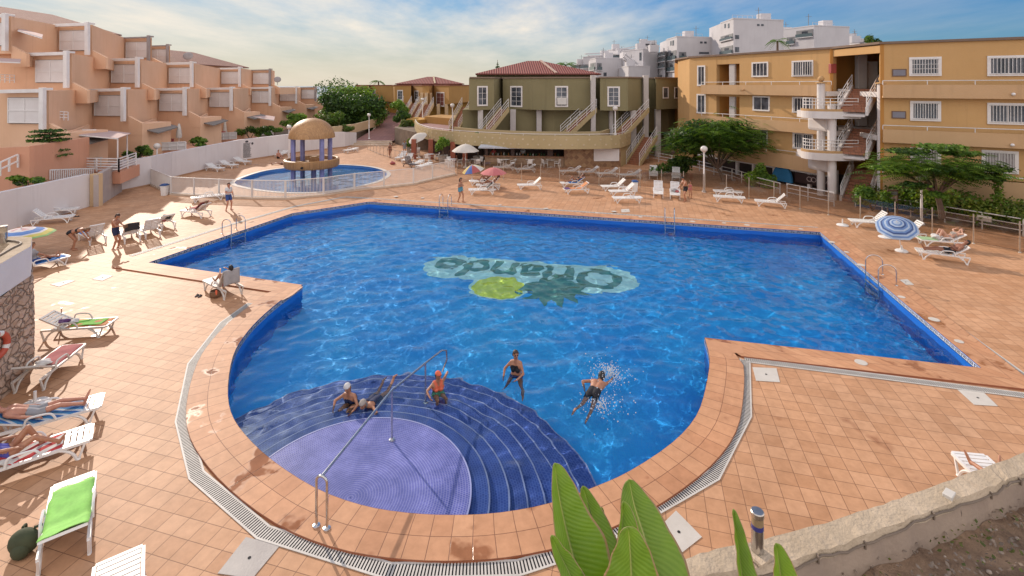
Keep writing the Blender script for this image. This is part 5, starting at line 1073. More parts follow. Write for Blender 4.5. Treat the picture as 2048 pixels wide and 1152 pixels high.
hotel('small white houses on the hill at the right behind the flat roof', 130, [(1699, 1735, 1712, 78, 120, 4), (1708, 1742, 1730, 84, 120, -4)], (), [(1716, 1722, 86, 90, -6)])
mb = MB(); a, b_ = V3(1280, 81, 165), V3(1313, 94, 165); mb.box(((a.x + b_.x) / 2, 165, (a.z + b_.z) / 2), (b_.x - a.x, .5, a.z - b_.z)); t = thing('rooftop_sign', 'grey rooftop sign board with dark letters above the far hotels', 'sign', ((a.x + b_.x) / 2, 165, b_.z)); mb.build('board', M_hg, t)
mb = MB(); random.seed(3); x = 1283.0
while x < 1311: w_ = random.uniform(.8, 2.0); c = V3(x + w_ / 2, 89, 164.6); mb.box(c, (w_ * .165, .1, .55)); x += w_ + .5
mb.build('lettering', M_ink, t); mb = MB()
for x in (1283, 1296, 1310): c = V3(x, 94, 165); mb.box((c.x, c.y + .3, c.z - 1.0), (.3, .3, 2.2))
mb.build('sign_legs', M_greyp, t)
# ---------------------------------------------------------------- fences
M_fence = mottled('white fence metal', (0.66, 0.62, 0.58), (0.60, 0.56, 0.52), scale=2, rough=.5, bmp=0)
fl = thing('child_pool_fence', 'white barred fence curving round the children\'s pool', 'fence', G(571, 399)); fpts = [gp(302, 371), gp(342, 390), gp(388, 393), gp(438, 395.5), gp(504, 398), gp(571, 399), gp(647, 392), gp(709, 382), gp(768, 376), gp(827, 369.5), gp(865, 360), gp(911, 350)]
fp_ = [Vector((p[0], p[1], 0)) for p in fpts]; kz = .12
l0, l1 = offset_line(fp_, .09), offset_line(fp_, -.09); mb = MB()
for i in range(len(fp_) - 1): mb.ext([Vector((q.x, q.y, 0.002)) for q in (l0[i], l0[i + 1], l1[i + 1], l1[i])], (0, 0, kz))
mb.build('kerb', mottled('pale kerb', (0.58, 0.46, 0.35), rough=.8), fl)
for i in range(len(fp_) - 1):
    a, b_ = fp_[i], fp_[i + 1]; n = max(1, round((b_ - a).length / 2.0))
    for j in range(n):
        p, q = a.lerp(b_, j / n), a.lerp(b_, (j + 1) / n); mb = MB(); nb_ = max(4, int((q - p).length / .095)); up_ = Vector((0, 0, 1))
        for s_ in range(1, nb_): r_ = p.lerp(q, s_ / nb_); mb.beam(r_ + up_ * .18, r_ + up_ * 1.3, .030, .022, up=(0, 1, 0))
        mb.beam(p + up_ * 1.32, q + up_ * 1.32, .05, .05); mb.beam(p + up_ * .18, q + up_ * .18, .05, .045); mb.build('fence_panel', M_fence, fl)
        mb = MB(); mb.beam(p + up_ * kz, p + up_ * 1.36, .09, .09, up=(0, 1, 0)); mb.build('post', M_fence, fl)
# glass fence along the far and right side
m = bpy.data.materials.new('clear fence glass'); m.use_nodes = True; nt = m.node_tree; nt.nodes.clear(); o = nt.nodes.new('ShaderNodeOutputMaterial'); tr = nt.nodes.new('ShaderNodeBsdfTransparent'); tr.inputs[0].default_value = (.80, .77, .75, 1)
gs = nt.nodes.new('ShaderNodeBsdfGlossy'); gs.inputs['Roughness'].default_value = .06; mxs = nt.nodes.new('ShaderNodeMixShader'); mxs.inputs[0].default_value = .05; L(nt, tr.outputs[0], mxs.inputs[1]); L(nt, gs.outputs[0], mxs.inputs[2]); L(nt, mxs.outputs[0], o.inputs[0]); M_clear = m
gf = thing('glass_fence', 'clear glass fence on slim steel posts along the far and right edge of the deck', 'fence', G(1280, 374))
gpx = [(914, 350), (969, 355), (1007, 358), (1043, 361), (1081, 364), (1119, 366), (1158, 368), (1198, 370), (1239, 371.5), (1280, 374), (1323, 378), (1367, 382), (1410, 385), (1453, 389), (1498, 397), (1548, 406), (1600, 418), (1657, 430), (1720.5, 443), (1790, 457), (1864.5, 471), (1947, 487), (2039.5, 505), (2140, 526)]
M_cap2 = mottled('brown edge and shadow', (.16, .10, .07), rough=.7, bmp=0); gq = [G(*p) for p in gpx]; M_post = metal('dull steel', (0.60, 0.54, 0.47), .38)
for i, p in enumerate(gq):
    mb = MB(); mb.cyl((p.x, p.y, 0.001), .032, 1.5, 10); mb.lathe((p.x, p.y, 0.001), [(.07, 0), (.06, .03), (.035, .035)], 12); mb.build('post', M_post, gf, smooth=True)
    if i + 1 < len(gq):
        q = gq[i + 1]; d = (q - p).normalized() * .05; mb = MB(); mb.ext([p + d + Vector((0, 0, .1)), q - d + Vector((0, 0, .1)), q - d + Vector((0, 0, 1.38)), p + d + Vector((0, 0, 1.38))], Vector((d.y, -d.x, 0)) * .2); gp_ = mb.build('glass_panel', M_clear, gf); mb = MB(); mb.beam(p + d + Vector((0, 0, .09)), q - d + Vector((0, 0, .09)), .02, .02); mb.build('edge_shadow_bar', M_cap2, gp_)  # dark bar draws the panel's bottom edge and paints the shadow line there
# white tube railings beyond
def tube_rail(label, pts, h=.92, rails=3, gap=1.9):
    pts = [Vector(p) for p in pts]; t = thing('tube_railing', label, 'railing', pts[0]); t['group'] = 'white tube railings along the walkways'
    for r_ in range(rails): mb = MB(); mb.tube([p + Vector((0, 0, h * (r_ + 1) / rails)) for p in pts], .03, 6); mb.build('rail', M_bar, t, smooth=True)
    for i in range(len(pts) - 1):
        n = max(1, round((pts[i + 1] - pts[i]).length / gap))
        for j in range(n + (i == len(pts) - 2)): p = pts[i].lerp(pts[i + 1], j / n); mb = MB(); mb.tube([p, p + Vector((0, 0, h))], .035, 6); mb.build('post', M_bar, t, smooth=True)
tube_rail('white tube railing bordering the ramp in front of the tall feathery tree', [G(1293, 319), G(1372, 335), G(1428, 350), G(1464, 359), G(1504, 373)])
tube_rail('short sloping white tube railing at the foot of the ramp', [G(1505, 373), G(1560, 388)], .8, 2)
tube_rail('white tube railing in front of the bar under the yellow apartments', [G(1574, 393), G(1616, 402), G(1668, 413)])
tube_rail('white tube railing in front of the hedge on the right', [(22.6, 32.9, 0), (24.4, 30.6, 0), (27.1, 26.5, 0), (29.5, 23.2, 0)])
mb = MB(); a = Wall((22.8, 33.3), (25.1, 30.0)); a.slab(mb, 0, a.len, 0, .55, 0, -.25); tag(mb.build('planter_wall', streaked('blue painted wall', (0.05, 0.14, 0.28), (0.04, 0.11, 0.24), (0.1, 0.12, 0.16))), 'low blue wall holding the hedge behind the right railing', 'wall')
mb = MB(); mb.prism([(23.2, 33.4), (27.9, 26.6), (32, 20.5), (37, 24.5), (25.5, 33)], 0, .5); tag(mb.build('hedge_bed', M_soil), kind='structure')
# thin dark fence between children's deck and café
gd = thing('slim_fence', 'slim dark post fence at the far end of the children\'s deck', 'fence', G(760, 312)); q = [G(735, 299), G(760, 310), G(790, 318), G(826, 326), G(870, 334), G(911, 346)]
for i in range(len(q) - 1):
    mb = MB(); 
    for h in (.95, .1): mb.beam(q[i] + Vector((0, 0, h)), q[i + 1] + Vector((0, 0, h)), .03, .03)
    mb.build('rail', M_post, gd); n = 4
    for j in range(n): p = q[i].lerp(q[i + 1], j / n); mb = MB(); mb.beam(p, p + Vector((0, 0, 1.0)), .04, .04, up=(0, 1, 0)); mb.build('post', M_post, gd)

p = G(1792, 440); p = Vector((23.6, 31.0, 0)); t = thing('menu_board', 'small dark framed menu board standing behind the right glass fence', 'sign', p); mb = MB()
for dx in (-.3, .3): mb.beam(p + Vector((dx, 0, 0)), p + Vector((dx, 0, 1.55)), .06, .06, up=(0, 1, 0))
mb.beam(p + Vector((-.3, 0, 1.5)), p + Vector((.3, 0, 1.5)), .06, .1); mb.beam(p + Vector((-.3, 0, .8)), p + Vector((.3, 0, .8)), .05, .05); mb.build('frame', M_plqf, t); mb = MB(); mb.box(p + Vector((0, -.04, 1.0)), (.5, .02, .36)); mb.build('menu_sheet', mottled('printed menu', (.55, .48, .44), (.35, .16, .10), scale=7, rough=.6, bmp=0), t); mb = MB(); mb.box(p + Vector((0, -.04, 1.33)), (.5, .05, .2)); mb.build('header', mottled('grey header', (.2, .2, .2), rough=.5), t)
p = Vector((26.2, 27.75, .62)); mb = MB(); M = Matrix.Rotation(R(-57), 3, 'Z'); mb.box(p, (.62, .02, .3), M=M); tag(mb.build('notice_plate', M_plate), 'blank white notice plate fixed to the right tube railing', 'sign')
# ---------------------------------------------------------------- people: tapered limbs fused into one continuous skin
def skin_mat(name, c):
    m, nt, b = nmat(name); co = coords(nt, kind='World')
    L(nt, mixc(nt, ramp(nt, noise(nt, co, 7, 4), .35, .7), c, (c[0] * .86, c[1] * .78, c[2] * .75)), b.inputs['Base Color']); b.inputs['Roughness'].default_value = .5
    b.inputs['Subsurface Weight'].default_value = .08; b.inputs['Subsurface Radius'].default_value = (.02, .008, .004); return m
SK = {'tan': skin_mat('tanned skin', (.42, .20, .115)), 'dark': skin_mat('deep tanned skin', (.29, .125, .07)), 'pale': skin_mat('light skin', (.56, .32, .22)), 'pink': skin_mat('sunburnt skin', (.50, .235, .155))}
def cloth(name, c, rough=.85): return mottled(name, c, tuple(x * .75 for x in c), scale=5, rough=rough, bmp=.25, bs=40)
CLO = {'black': cloth('black fabric', (.015, .015, .02)), 'navy': cloth('navy fabric', (.02, .03, .085)), 'blue': cloth('blue fabric', (.03, .075, .26)), 'white': cloth('white fabric', (.62, .60, .58)), 'orange': cloth('orange fabric', (.75, .16, .08)), 'green': cloth('green fabric', (.10, .42, .25)),
       'teal': cloth('teal fabric', (.10, .30, .40)), 'grey': cloth('grey fabric', (.30, .30, .32)), 'pink': cloth('pink fabric', (.55, .16, .18)), 'purple': cloth('violet blue fabric', (.09, .09, .38)), 'beige': cloth('beige cap fabric', (.42, .36, .31)), 'red': cloth('red fabric', (.45, .06, .05)), 'brown': cloth('brown fabric', (.16, .08, .05))}
HAIR = {'brown': cloth('brown hair', (.055, .028, .016), .6), 'black': cloth('black hair', (.014, .011, .01), .6), 'fair': cloth('fair brown hair', (.19, .10, .05), .6), 'grey': cloth('grey hair', (.26, .25, .24), .6)}
M_eye = mottled('dark eye', (.01, .008, .008), rough=.2, bmp=0); M_lip = mottled('lip', (.30, .08, .07), rough=.5, bmp=0)
def cone(mb, a, b, r0, r1, n=12):
    """round-ended tapered limb"""
    a, b = Vector(a), Vector(b); d = b - a; l = max(d.length, 1e-4); d = d / l; pts, rs = [], []
    for t in (-85, -60, -30, 0): pts.append(a + d * (r0 * math.sin(R(t)))); rs.append(max(.001, r0 * math.cos(R(t))))
    for t in (0, 30, 60, 85): pts.append(b + d * (r1 * math.sin(R(t)))); rs.append(max(.001, r1 * math.cos(R(t))))
    mb.tube(pts, rs, n)
def frame(x, z):
    x = Vector(x).normalized(); z = Vector(z); z = (z - x * z.dot(x)).normalized(); y = z.cross(x); return Matrix((x, y, z)).transposed()
def bend(a, c, l0, l1, hint):
    """middle joint of a two-bone limb from a to c bending towards hint; returns (joint, reached end)"""
    a, c, h = Vector(a), Vector(c), Vector(hint); d = c - a; L_ = d.length; mx_ = (l0 + l1) * .995
    if L_ > mx_: c = a + d * (mx_ / L_); d = c - a; L_ = mx_
    d = d / max(L_, 1e-5); x = (l0 * l0 - l1 * l1 + L_ * L_) / (2 * L_); h = h - d * h.dot(d)
    if h.length < 1e-4: h = Vector((0, 0, 1)) - d * d.z
    return a + d * x + h.normalized() * math.sqrt(max(0, l0 * l0 - x * x)), c
def person(label, loc, rz, pose, skin='tan', garments=(), hair=('brown', 'short'), s=1.0, female=False, detail=.016, group=None, cap=None, glasses=False):
    """pose: P pelvis, C chest top, H head centre, face direction, side (hips/shoulders left), hands, feet, bend hints; y = front, z = up"""
    J = pose; P, C, Hd = (Vector(J[k]) for k in 'PCH'); S = Vector(J.get('side', (-1, 0, 0))).normalized(); S2 = Vector(J.get('side2', S)).normalized(); face = Vector(J.get('face', (0, 1, 0))).normalized()
    fr = S.cross((C - P).normalized()); fr = fr if fr.dot(Vector(J.get('front', (0, 1, 0)))) > 0 else -fr
    hw, sw = (.098, .148) if female else (.088, .172); up_ = (C - P).normalized(); bones = []
    def B(name, a, b, r0, r1): cone(mb, a, b, r0, r1); bones.append((name, Vector(a), Vector(b)))
    mb = MB(); waist = P.lerp(C, .42)
    for sg in (1, -1):
        B('pelvis', P + S * hw * sg * .72 - up_ * .02, waist + S * sg * .05, .112 if female else .103, .092 if female else .102)
        B('chest', waist + S * sg * .052, C + S2 * sg * .085 - up_ * .11, .095 if female else .106, .108 if female else .118)
        B('shoulder', C + S2 * sg * .05 - up_ * .02, C + S2 * sg * (sw - .02) - up_ * .035, .066, .062)
        if female: B('chest', C - up_ * .2 + S2 * sg * .075 + fr * .06, C - up_ * .2 + S2 * sg * .075 + fr * .085, .062, .05)
        else: B('chest', C - up_ * .14 + S2 * sg * .08 + fr * .05, C - up_ * .16 + S2 * sg * .08 + fr * .055, .07, .06)
    nk = C + (Hd - C) * .1; B('neck', C - up_ * .02, C + (Hd - C) * .62, .062, .052)
    top = (Hd - C).normalized(); hx = face.cross(top).normalized(); hz = hx.cross(face); HM = Matrix((hx, face, hz)).transposed()
    mb.ball(Hd, (.077, .098, .116), 16, M=HM); mb.ball(Hd + face * .02 - hz * .05, (.062, .075, .07), 14, M=HM); bones.append(('head', Hd - hz * .03, Hd + hz * .03))
    cone(mb, Hd + face * .085 + hz * .012, Hd + face * .112 - hz * .018, .012, .017, 8)
    for sg in (1, -1): mb.ball(Hd + hx * .078 * sg - hz * .005, (.012, .022, .032), 8, M=HM)
    hands = []
    for sg, hk, eh in ((1, 'LH', 'LE'), (-1, 'RH', 'RE')):
        sh = C + S2 * sg * sw - up_ * .04; w_ = Vector(J.get(hk, C + S2 * sg * (sw + .09) - up_ * .56)); e_, w_ = bend(sh, w_, .275, .25, J.get(eh, -fr + S2 * sg * .6))
        B('upper_arm', sh, e_, .05 if not female else .043, .038); B('forearm', e_, w_, .039, .026); hands.append((e_, w_, sg))
    for e_, w_, sg in hands:
        d = (w_ - e_).normalized(); pn = Vector(J.get('palm', S2 * -sg)); pn = (pn - d * pn.dot(d))
        pn = pn.normalized() if pn.length > .1 else d.orthogonal().normalized(); sd_ = d.cross(pn) * sg; hm = Matrix((sd_, d, pn)).transposed()
        mb.ball(w_ + d * .052, (.041, .055, .017), 10, M=hm)
        for q, ln_, b0 in ((-.03, .062, .09), (-.010, .074, .098), (.010, .07, .096), (.029, .054, .085)):
            a = w_ + d * b0 + sd_ * q; k_ = a + (d * .85 + pn * .35).normalized() * ln_ * .55; cone(mb, a, k_, .0105, .010, 6); cone(mb, k_, k_ + (d * .5 + pn * .8).normalized() * ln_ * .5, .010, .0085, 6)
        a = w_ + d * .03 - sd_ * .03; k_ = a + (d * .7 - sd_ * .75 + pn * .3).normalized() * .042; cone(mb, a, k_, .014, .011, 6); cone(mb, k_, k_ + (d * .9 - sd_ * .2 + pn * .3).normalized() * .035, .011, .009, 6); bones.append(('hand', w_, w_ + d * .15))
    for sg, fk, kh in ((1, 'LF', 'LK'), (-1, 'RF', 'RK')):
        hp_ = P + S * sg * hw - up_ * .03; an = Vector(J.get(fk, (S * sg * hw)[:2] + (.085,))); kn, an = bend(hp_, an, .43, .42, J.get(kh, fr))
        B('thigh', hp_, kn, .092 if female else .086, .056); B('calf', kn, an, .053, .037); dd = (an - kn).normalized(); bk = Vector(J.get(kh, fr)) * -1; bk = bk - dd * bk.dot(dd); bk = bk.normalized() if bk.length > .05 else dd.orthogonal(); cone(mb, kn.lerp(an, .22) + bk * .014, kn.lerp(an, .5) + bk * .008, .05, .042)
        td = Vector(J.get(fk + 'T', fr - up_ * fr.dot(up_))); td = td.normalized(); heel = an + dd * .045 - td * .035; B('foot', heel, an + td * .15 + dd * .055, .036, .026); cone(mb, an + td * .1 + dd * .05, an + td * .185 + dd * .058, .03, .02)
    root = thing('person', label, 'person', loc, rz, group); root.scale = (s, s, s)
    me = bpy.data.meshes.new('body'); me.from_pydata([tuple(v) for v in mb.v], [], mb.f)
    bm = bmesh.new(); bm.from_mesh(me); bmesh.ops.recalc_face_normals(bm, faces=bm.faces); bm.to_mesh(me); bm.free()
    tmp = bpy.data.objects.new('tmp', me); COL.objects.link(tmp); r_ = tmp.modifiers.new('r', 'REMESH'); r_.mode = 'VOXEL'; r_.voxel_size = detail; r_.use_smooth_shade = True
    sm = tmp.modifiers.new('s', 'SMOOTH'); sm.factor = .5; sm.iterations = 3
    bpy.context.view_layer.update(); body = bpy.data.meshes.new_from_object(tmp.evaluated_get(bpy.context.evaluated_depsgraph_get())); bpy.data.objects.remove(tmp); body.name = 'body'
    body.materials.clear(); body.materials.append(SK[skin]); o = bpy.data.objects.new('body', body); COL.objects.link(o); o.parent = root
    nv = len(body.vertices); co = np.empty(nv * 3); body.vertices.foreach_get('co', co); co = co.reshape(-1, 3); no = np.empty(nv * 3); body.vertices.foreach_get('normal', no); no = no.reshape(-1, 3)
    best = np.full(nv, 9.0); bi = np.zeros(nv, int); bt = np.zeros(nv)
    for i, (n_, a, b) in enumerate(bones):
        a_, b_ = np.array(a), np.array(b); ab = b_ - a_; t = np.clip((co - a_) @ ab / (ab @ ab), 0, 1); d = np.linalg.norm(co - (a_ + t[:, None] * ab), axis=1); d = d - (.06 if n_ == 'head' else 0)
        k = d < best; best[k] = d[k]; bi[k] = i; bt[k] = t[k]
    names = np.array([b[0] for b in bones])[bi]
    fv = [tuple(p.vertices) for p in body.polygons]
    def shell(pname, mask, thick, mat):
        fs = [f for f in fv if all(mask[i] for i in f)]
        if not fs: return
        used = sorted({i for f in fs for i in f}); mp_ = {v: i for i, v in enumerate(used)}
        m2 = bpy.data.meshes.new(pname); m2.from_pydata([tuple(co[i] + no[i] * thick) for i in used], [], [tuple(mp_[i] for i in f) for f in fs]); m2.materials.append(mat); m2.polygons.foreach_set('use_smooth', [True] * len(fs))
        ob_ = bpy.data.objects.new(pname, m2); COL.objects.link(ob_); ob_.parent = root; sd2 = ob_.modifiers.new('t', 'SOLIDIFY'); sd2.thickness = thick * .9; sd2.offset = -1; return ob_
    for pname, mat, spec, thick in garments:
        mk = np.zeros(nv, bool)
        for bn, t0, t1 in spec: mk |= (names == bn) & (bt >= t0) & (bt <= t1)
        shell(pname, mk, thick, CLO[mat])
    lc = (co - np.array(Hd)) @ np.array(HM); hd = (names == 'head') | ((names == 'neck') & (bt > .5))
    hm_ = hd & (((lc[:, 2] > .045) & (lc[:, 1] < .075)) | ((lc[:, 1] < .0) & (lc[:, 2] > -.06)) | ((lc[:, 1] < -.03)))
    if cap: shell('cap', hd & (lc[:, 2] > .03), .02, CLO[cap]); hm_ &= lc[:, 2] < .045
    if hair and hm_.any(): shell('hair', hm_, .016 if hair[1] == 'short' else .026, HAIR[hair[0]])
    if hair and hair[1] == 'long': mb = MB(); cone(mb, Hd - face * .085 + hz * .02, Hd - face * .105 - hz * .19, .062, .04); h2 = mb.build('hair_length', HAIR[hair[0]], None, smooth=True); h2.parent = root
    mb = MB()
    for sg in (1, -1): mb.ball(Hd + hx * .031 * sg + face * .089 + hz * .014, (.013, .008, .008) if not glasses else (.027, .01, .02), 8, M=HM)
    e_ = mb.build('sunglasses' if glasses else 'eyes', M_eye, None); e_.parent = root
    mb = MB(); mb.ball(Hd + face * .089 - hz * .052, (.022, .008, .007), 8, M=HM); e_ = mb.build('mouth', M_lip, None); e_.parent = root
    return root
TRUNKS = lambda c: ('swim_trunks', c, [('pelvis', 0, .75), ('thigh', 0, .5)], .013)
BRIEFS = lambda c: ('swim_briefs', c, [('pelvis', 0, .55), ('thigh', 0, .1)], .009)
BTOP = lambda c: ('bikini_top', c, [('chest', .35, 1.0)], .009)
SUIT = lambda c: ('swimsuit', c, [('pelvis', 0, 1), ('thigh', 0, .1), ('chest', 0, 1)], .009)
SHIRT = lambda c: ('t_shirt', c, [('pelvis', .5, 1), ('chest', 0, 1), ('shoulder', 0, 1), ('upper_arm', 0, .7)], .018)
def stand(**k): d = dict(P=(0, 0, .93), C=(0, -.01, 1.42), H=(0, .03, 1.635), face=(0, 1, -.1), LF=(-.12, 0, .085), RF=(.12, .03, .085), LH=(-.27, .06, .86), RH=(.27, .06, .86), LFT=(-.2, 1, 0), RFT=(.2, 1, 0)); d.update(k); return d
def lie(back=35, zs=.36, bentL=0, bentR=0, **k):
    """on a lounger: pelvis at the hinge, head towards +y, chest up; back = angle of the raised backrest"""
    c, s_ = math.cos(R(back)), math.sin(R(back)); P = Vector((0, 0, zs + .11)); C = P + Vector((0, .50 * c, .50 * s_)); H_ = C + Vector((0, .21 * c, .21 * s_ + .03))
    f = Vector((0, -s_, c)); d = dict(P=P, C=C, H=H_, front=f, face=(f + Vector((0, -.35, 0))), side=(1, 0, 0), LH=P + Vector((.27, .05, .02)), RH=P + Vector((-.27, .05, .02)), palm=(0, 0, -1), LE=(.8, .2, -.4), RE=(-.8, .2, -.4))
    for nm, sx_, bt_ in (('L', .1, bentL), ('R', -.1, bentR)): d[nm + 'F'] = (sx_ * 1.1, -.86 + bt_, zs + .075); d[nm + 'K'] = (0, -.15, 1); d[nm + 'FT'] = (sx_ * 3, -.35 - bt_, 1 - bt_ * 1.3)
    d.update(k); return d
# ---------------------------------------------------------------- sun loungers
_proto = {}
M_cushw = M_white
def lounger_proto(back, mat, key):
    """one lounger, hinge over the origin, head towards +y; parts: seat, backrest, side rails, four legs, armrests"""
    t = bpy.data.objects.new('sun_lounger', None); COL.objects.link(t); zs = .33
    def slats(mb, y0, y1, n, M, w=.56):
        st = (y1 - y0) / n
        for i in range(n): y = y0 + st * (i + .5); mb.box(M @ Vector((0, y, .012)), (w, st * .74, .022), M=M.to_3x3())
    I = Matrix.Identity(4); mb = MB(); slats(mb, -1.18, -.02, 11, Matrix.Translation((0, 0, zs)))
    for x in (-.19, .19): mb.box((x, -.6, zs - .012), (.035, 1.16, .022))
    mb.box((0, -1.215, zs + .004), (.6, .06, .045)); mb.build('seat', mat, t, bevel=0)
    Mb = Matrix.Translation((0, 0, zs)) @ Matrix.Rotation(R(back), 4, 'X'); mb = MB(); slats(mb, .03, .68, 6, Mb)
    for x in (-.29, .29): mb.box(Mb @ Vector((x, .37, .01)), (.045, .76, .04), M=Mb.to_3x3())
    mb.box(Mb @ Vector((0, .735, .01)), (.62, .07, .045), M=Mb.to_3x3()); mb.box(Mb @ Vector((0, .37, -.012)), (.03, .7, .02), M=Mb.to_3x3()); mb.build('backrest', mat, t)
    for sx in (-1, 1):
        x = .315 * sx; mb = MB(); mb.beam((x, -1.2, zs), (x, .62, zs - .005), .05, .055); mb.build('side_rail', mat, t)
        for ya, yb in ((-.92, -1), (.42, 1)):
            mb = MB(); pts = [Vector((x, ya - yb * .22, zs - .01)), Vector((x, ya - yb * .08, zs - .09)), Vector((x, ya + yb * .02, zs - .2)), Vector((x * 1.02, ya + yb * .07, .02)), Vector((x * 1.02, ya + yb * .13, .015))]
            mb.tube(catmull(pts, 4), [.03] * 16 + [.022], 6); mb.beam((x, ya + yb * .20, zs - .01), (x * 1.02, ya + yb * .1, .02), .035, .04); mb.build('leg', mat, t, smooth=True)
        mb = MB(); x2 = .345 * sx; pts = [Vector((x2, -.44, zs + .0)), Vector((x2, -.38, zs + .13)), Vector((x2, -.28, zs + .19)), Vector((x2, .0, zs + .2)), Vector((x2, .08, zs + .14)), Vector((x2, .1, zs))]; mb.tube(catmull(pts, 3), .024, 6); mb.build('armrest', mat, t, smooth=True)
    t.location = (0, -60, -40); _proto[key] = t; return t
M_wl = {'w': M_white, 'a': M_white2, 'd': mottled('dark frame paint', (.10, .06, .05), rough=.6)}
def place_lounger(label, foot, head, back=0, mat='w', z=0.0, exact=False):
    """foot and head: photo pixels of the two ends on the deck"""
    a, b_ = G(*foot, z), G(*head, z); d = (b_ - a); rz = math.atan2(-d.x, d.y); d.normalize(); c = a + d * 1.2
    mid_ = (a + b_) / 2; c = (a + d * 1.2) if label.startswith('white lounger mostly') else mid_ + d * .25; key = (back, mat)
    if key not in _proto: t = lounger_proto(back, M_wl[mat], key)
    else: t = dup(_proto[key])
    t.location = (c.x, c.y, z); t.rotation_euler = (0, 0, rz); t['label'] = label; t['category'] = 'sun lounger'; t['group'] = 'plastic sun loungers set out round the pools'; t['_b'] = back; del t['_b']
    return t, c, rz
def on(t): return Matrix.LocRotScale(t.location, t.rotation_euler, (1, 1, 1))
def towel(label, t, back, mat, y0=-1.1, y1=.6, w=.62, z=.365, over=.0, part=None, wr=.012):
    """cloth lying along a lounger from y0 (foot) to y1 (along the backrest)"""
    M = on(t); n, mcol = 26, 8; vs, fs = [], []; rnd = random.Random(label)
    ph = [rnd.random() * 6 for _ in range(4)]
    for i in range(n + 1):
        y = y0 + (y1 - y0) * i / n
        for j in range(mcol + 1):
            x = (j / mcol - .5) * w; u = y
            if y <= 0: p = Vector((x, y, z))
            else: p = Vector((x, y * math.cos(R(back)) - .03 * math.sin(R(back)), z + y * math.sin(R(back)) + .004))
            if over and y > .76: q = (y - .76); p = Vector((x, .80 * math.cos(R(back)) + .01, z + .78 * math.sin(R(back)) - q))
            p.z += wr * (math.sin(x * 14 + y * 5 + ph[0]) * .5 + math.sin(y * 11 - x * 6 + ph[1]) * .5) + wr * .9
            if abs(x) > .29: p.z -= .05 * (abs(x) - .29) / .05
            vs.append(M @ p)
    k = mcol + 1; fs = [(i * k + j, i * k + j + 1, (i + 1) * k + j + 1, (i + 1) * k + j) for i in range(n) for j in range(mcol)]
    mb = MB(); mb.add(vs, fs); o = mb.build('towel', mat, None, smooth=True); tag(o, label, 'towel'); s_ = o.modifiers.new('t', 'SOLIDIFY'); s_.thickness = .008; return o
def striped(name, cols, w, axis=1, kind='World', rot=0):
    m, nt, b = nmat(name); co = coords(nt, rot=rot, kind=kind); sp = nt.nodes.new('ShaderNodeSeparateXYZ'); L(nt, co, sp.inputs[0]); f = nt.nodes.new('ShaderNodeMath'); f.operation = 'MULTIPLY'; L(nt, sp.outputs[axis], f.inputs[0]); f.inputs[1].default_value = 1 / w
    fr = nt.nodes.new('ShaderNodeMath'); fr.operation = 'FRACT'; L(nt, f.outputs[0], fr.inputs[0]); r_ = nt.nodes.new('ShaderNodeValToRGB'); r_.color_ramp.interpolation = 'CONSTANT'; e = r_.color_ramp.elements
    while len(e) < len(cols): e.new(.5)
    for i, c in enumerate(cols): e[i].position = i / len(cols); e[i].color = rgb(c)
    L(nt, fr.outputs[0], r_.inputs[0]); L(nt, mixc(nt, 1.0, r_.outputs[0], ramp(nt, noise(nt, co, 6, 4), .3, .7, (.8, .8, .8), (1.05, 1.05, 1.05)), 'MULTIPLY'), b.inputs['Base Color']); b.inputs['Roughness'].default_value = .9; bump(nt, b, noise(nt, co, 90, 2), .25, .01); return m
TW = {'green': cloth('lime green towel', (.20, .52, .07)), 'lime': cloth('bright lime towel', (.30, .66, .14)), 'red': cloth('dusty red towel', (.45, .12, .12)), 'blue': cloth('bright blue towel', (.03, .17, .48)), 'orange': cloth('orange towel', (.62, .25, .10)), 'black': cloth('black towel', (.03, .027, .028)), 'grey': cloth('grey towel', (.38, .37, .37)),
      'white': cloth('white towel', (.66, .64, .62)), 'rw': striped('red white striped towel', [(.50, .05, .05), (.62, .60, .57)], .22, 0, rot=R(25)), 'bw': striped('blue white patterned towel', [(.03, .13, .38), (.5, .55, .6), (.05, .22, .45)], .16, 1), 'pur': cloth('plum cloth', (.11, .04, .16)), 'pale': cloth('pale green towel', (.34, .50, .26))}
def at_l(t, off=(0, 0, 0)): p = on(t) @ Vector(off); return p
LG = {}
def lg_(key, label, foot, head, back=0, mat='w'): t, c, rz = place_lounger(label, foot, head, back, mat); LG[key] = (t, c, rz, back); return t
lg_('wall', 'white sun lounger with raised back against the white boundary wall', (131, 444), (78, 449), 45)
lg_('wall2', 'empty flat white lounger half hidden behind the one against the boundary wall', (140, 428), (92, 433), 0)
lg_('bend', 'white lounger the bending woman in black is tidying', (166, 474), (205, 492), 55)
lg_('blk', 'white lounger with a black towel hung over its backrest', (242, 470), (272, 490), 55)
lg_('mid', 'white lounger between the black-towel lounger and the cluttered one', (281, 462), (313, 480), 55)
lg_('clut', 'white lounger heaped with dark clothes near the far left pool ladder', (304, 448), (346, 462), 40)
lg_('pinkp', 'white lounger of the person lying under a pink towel', (368, 430), (418, 435), 40)
lg_('flatw', 'flat empty lounger beside the kerb of the children\'s pool fence', (386, 405), (444, 398), 0)
lg_('pill', 'lounger with a bright blue towel beside the stone pillar', (104, 533), (52, 547), 50)
lg_('recl', 'lounger of the reader sitting at the tip of the pool corner', (424, 574), (470, 596), 60, 'a')
lg_('grn', 'lounger with a raised slatted back and a long green towel on it', (232, 664), (82, 674), 28, 'a')
lg_('red', 'lounger with a dusty red towel beside the stone wall', (146, 714), (48, 792), 30, 'a')
lg_('cap', 'lounger of the sunbather in the black cap', (188, 832), (0, 884), 22)
lg_('strp', 'lounger with a red and white striped towel', (150, 905), (-30, 965), 30)
lg_('lime', 'near lounger spread with a bright lime green towel', (150, 985), (124, 1160), 24)
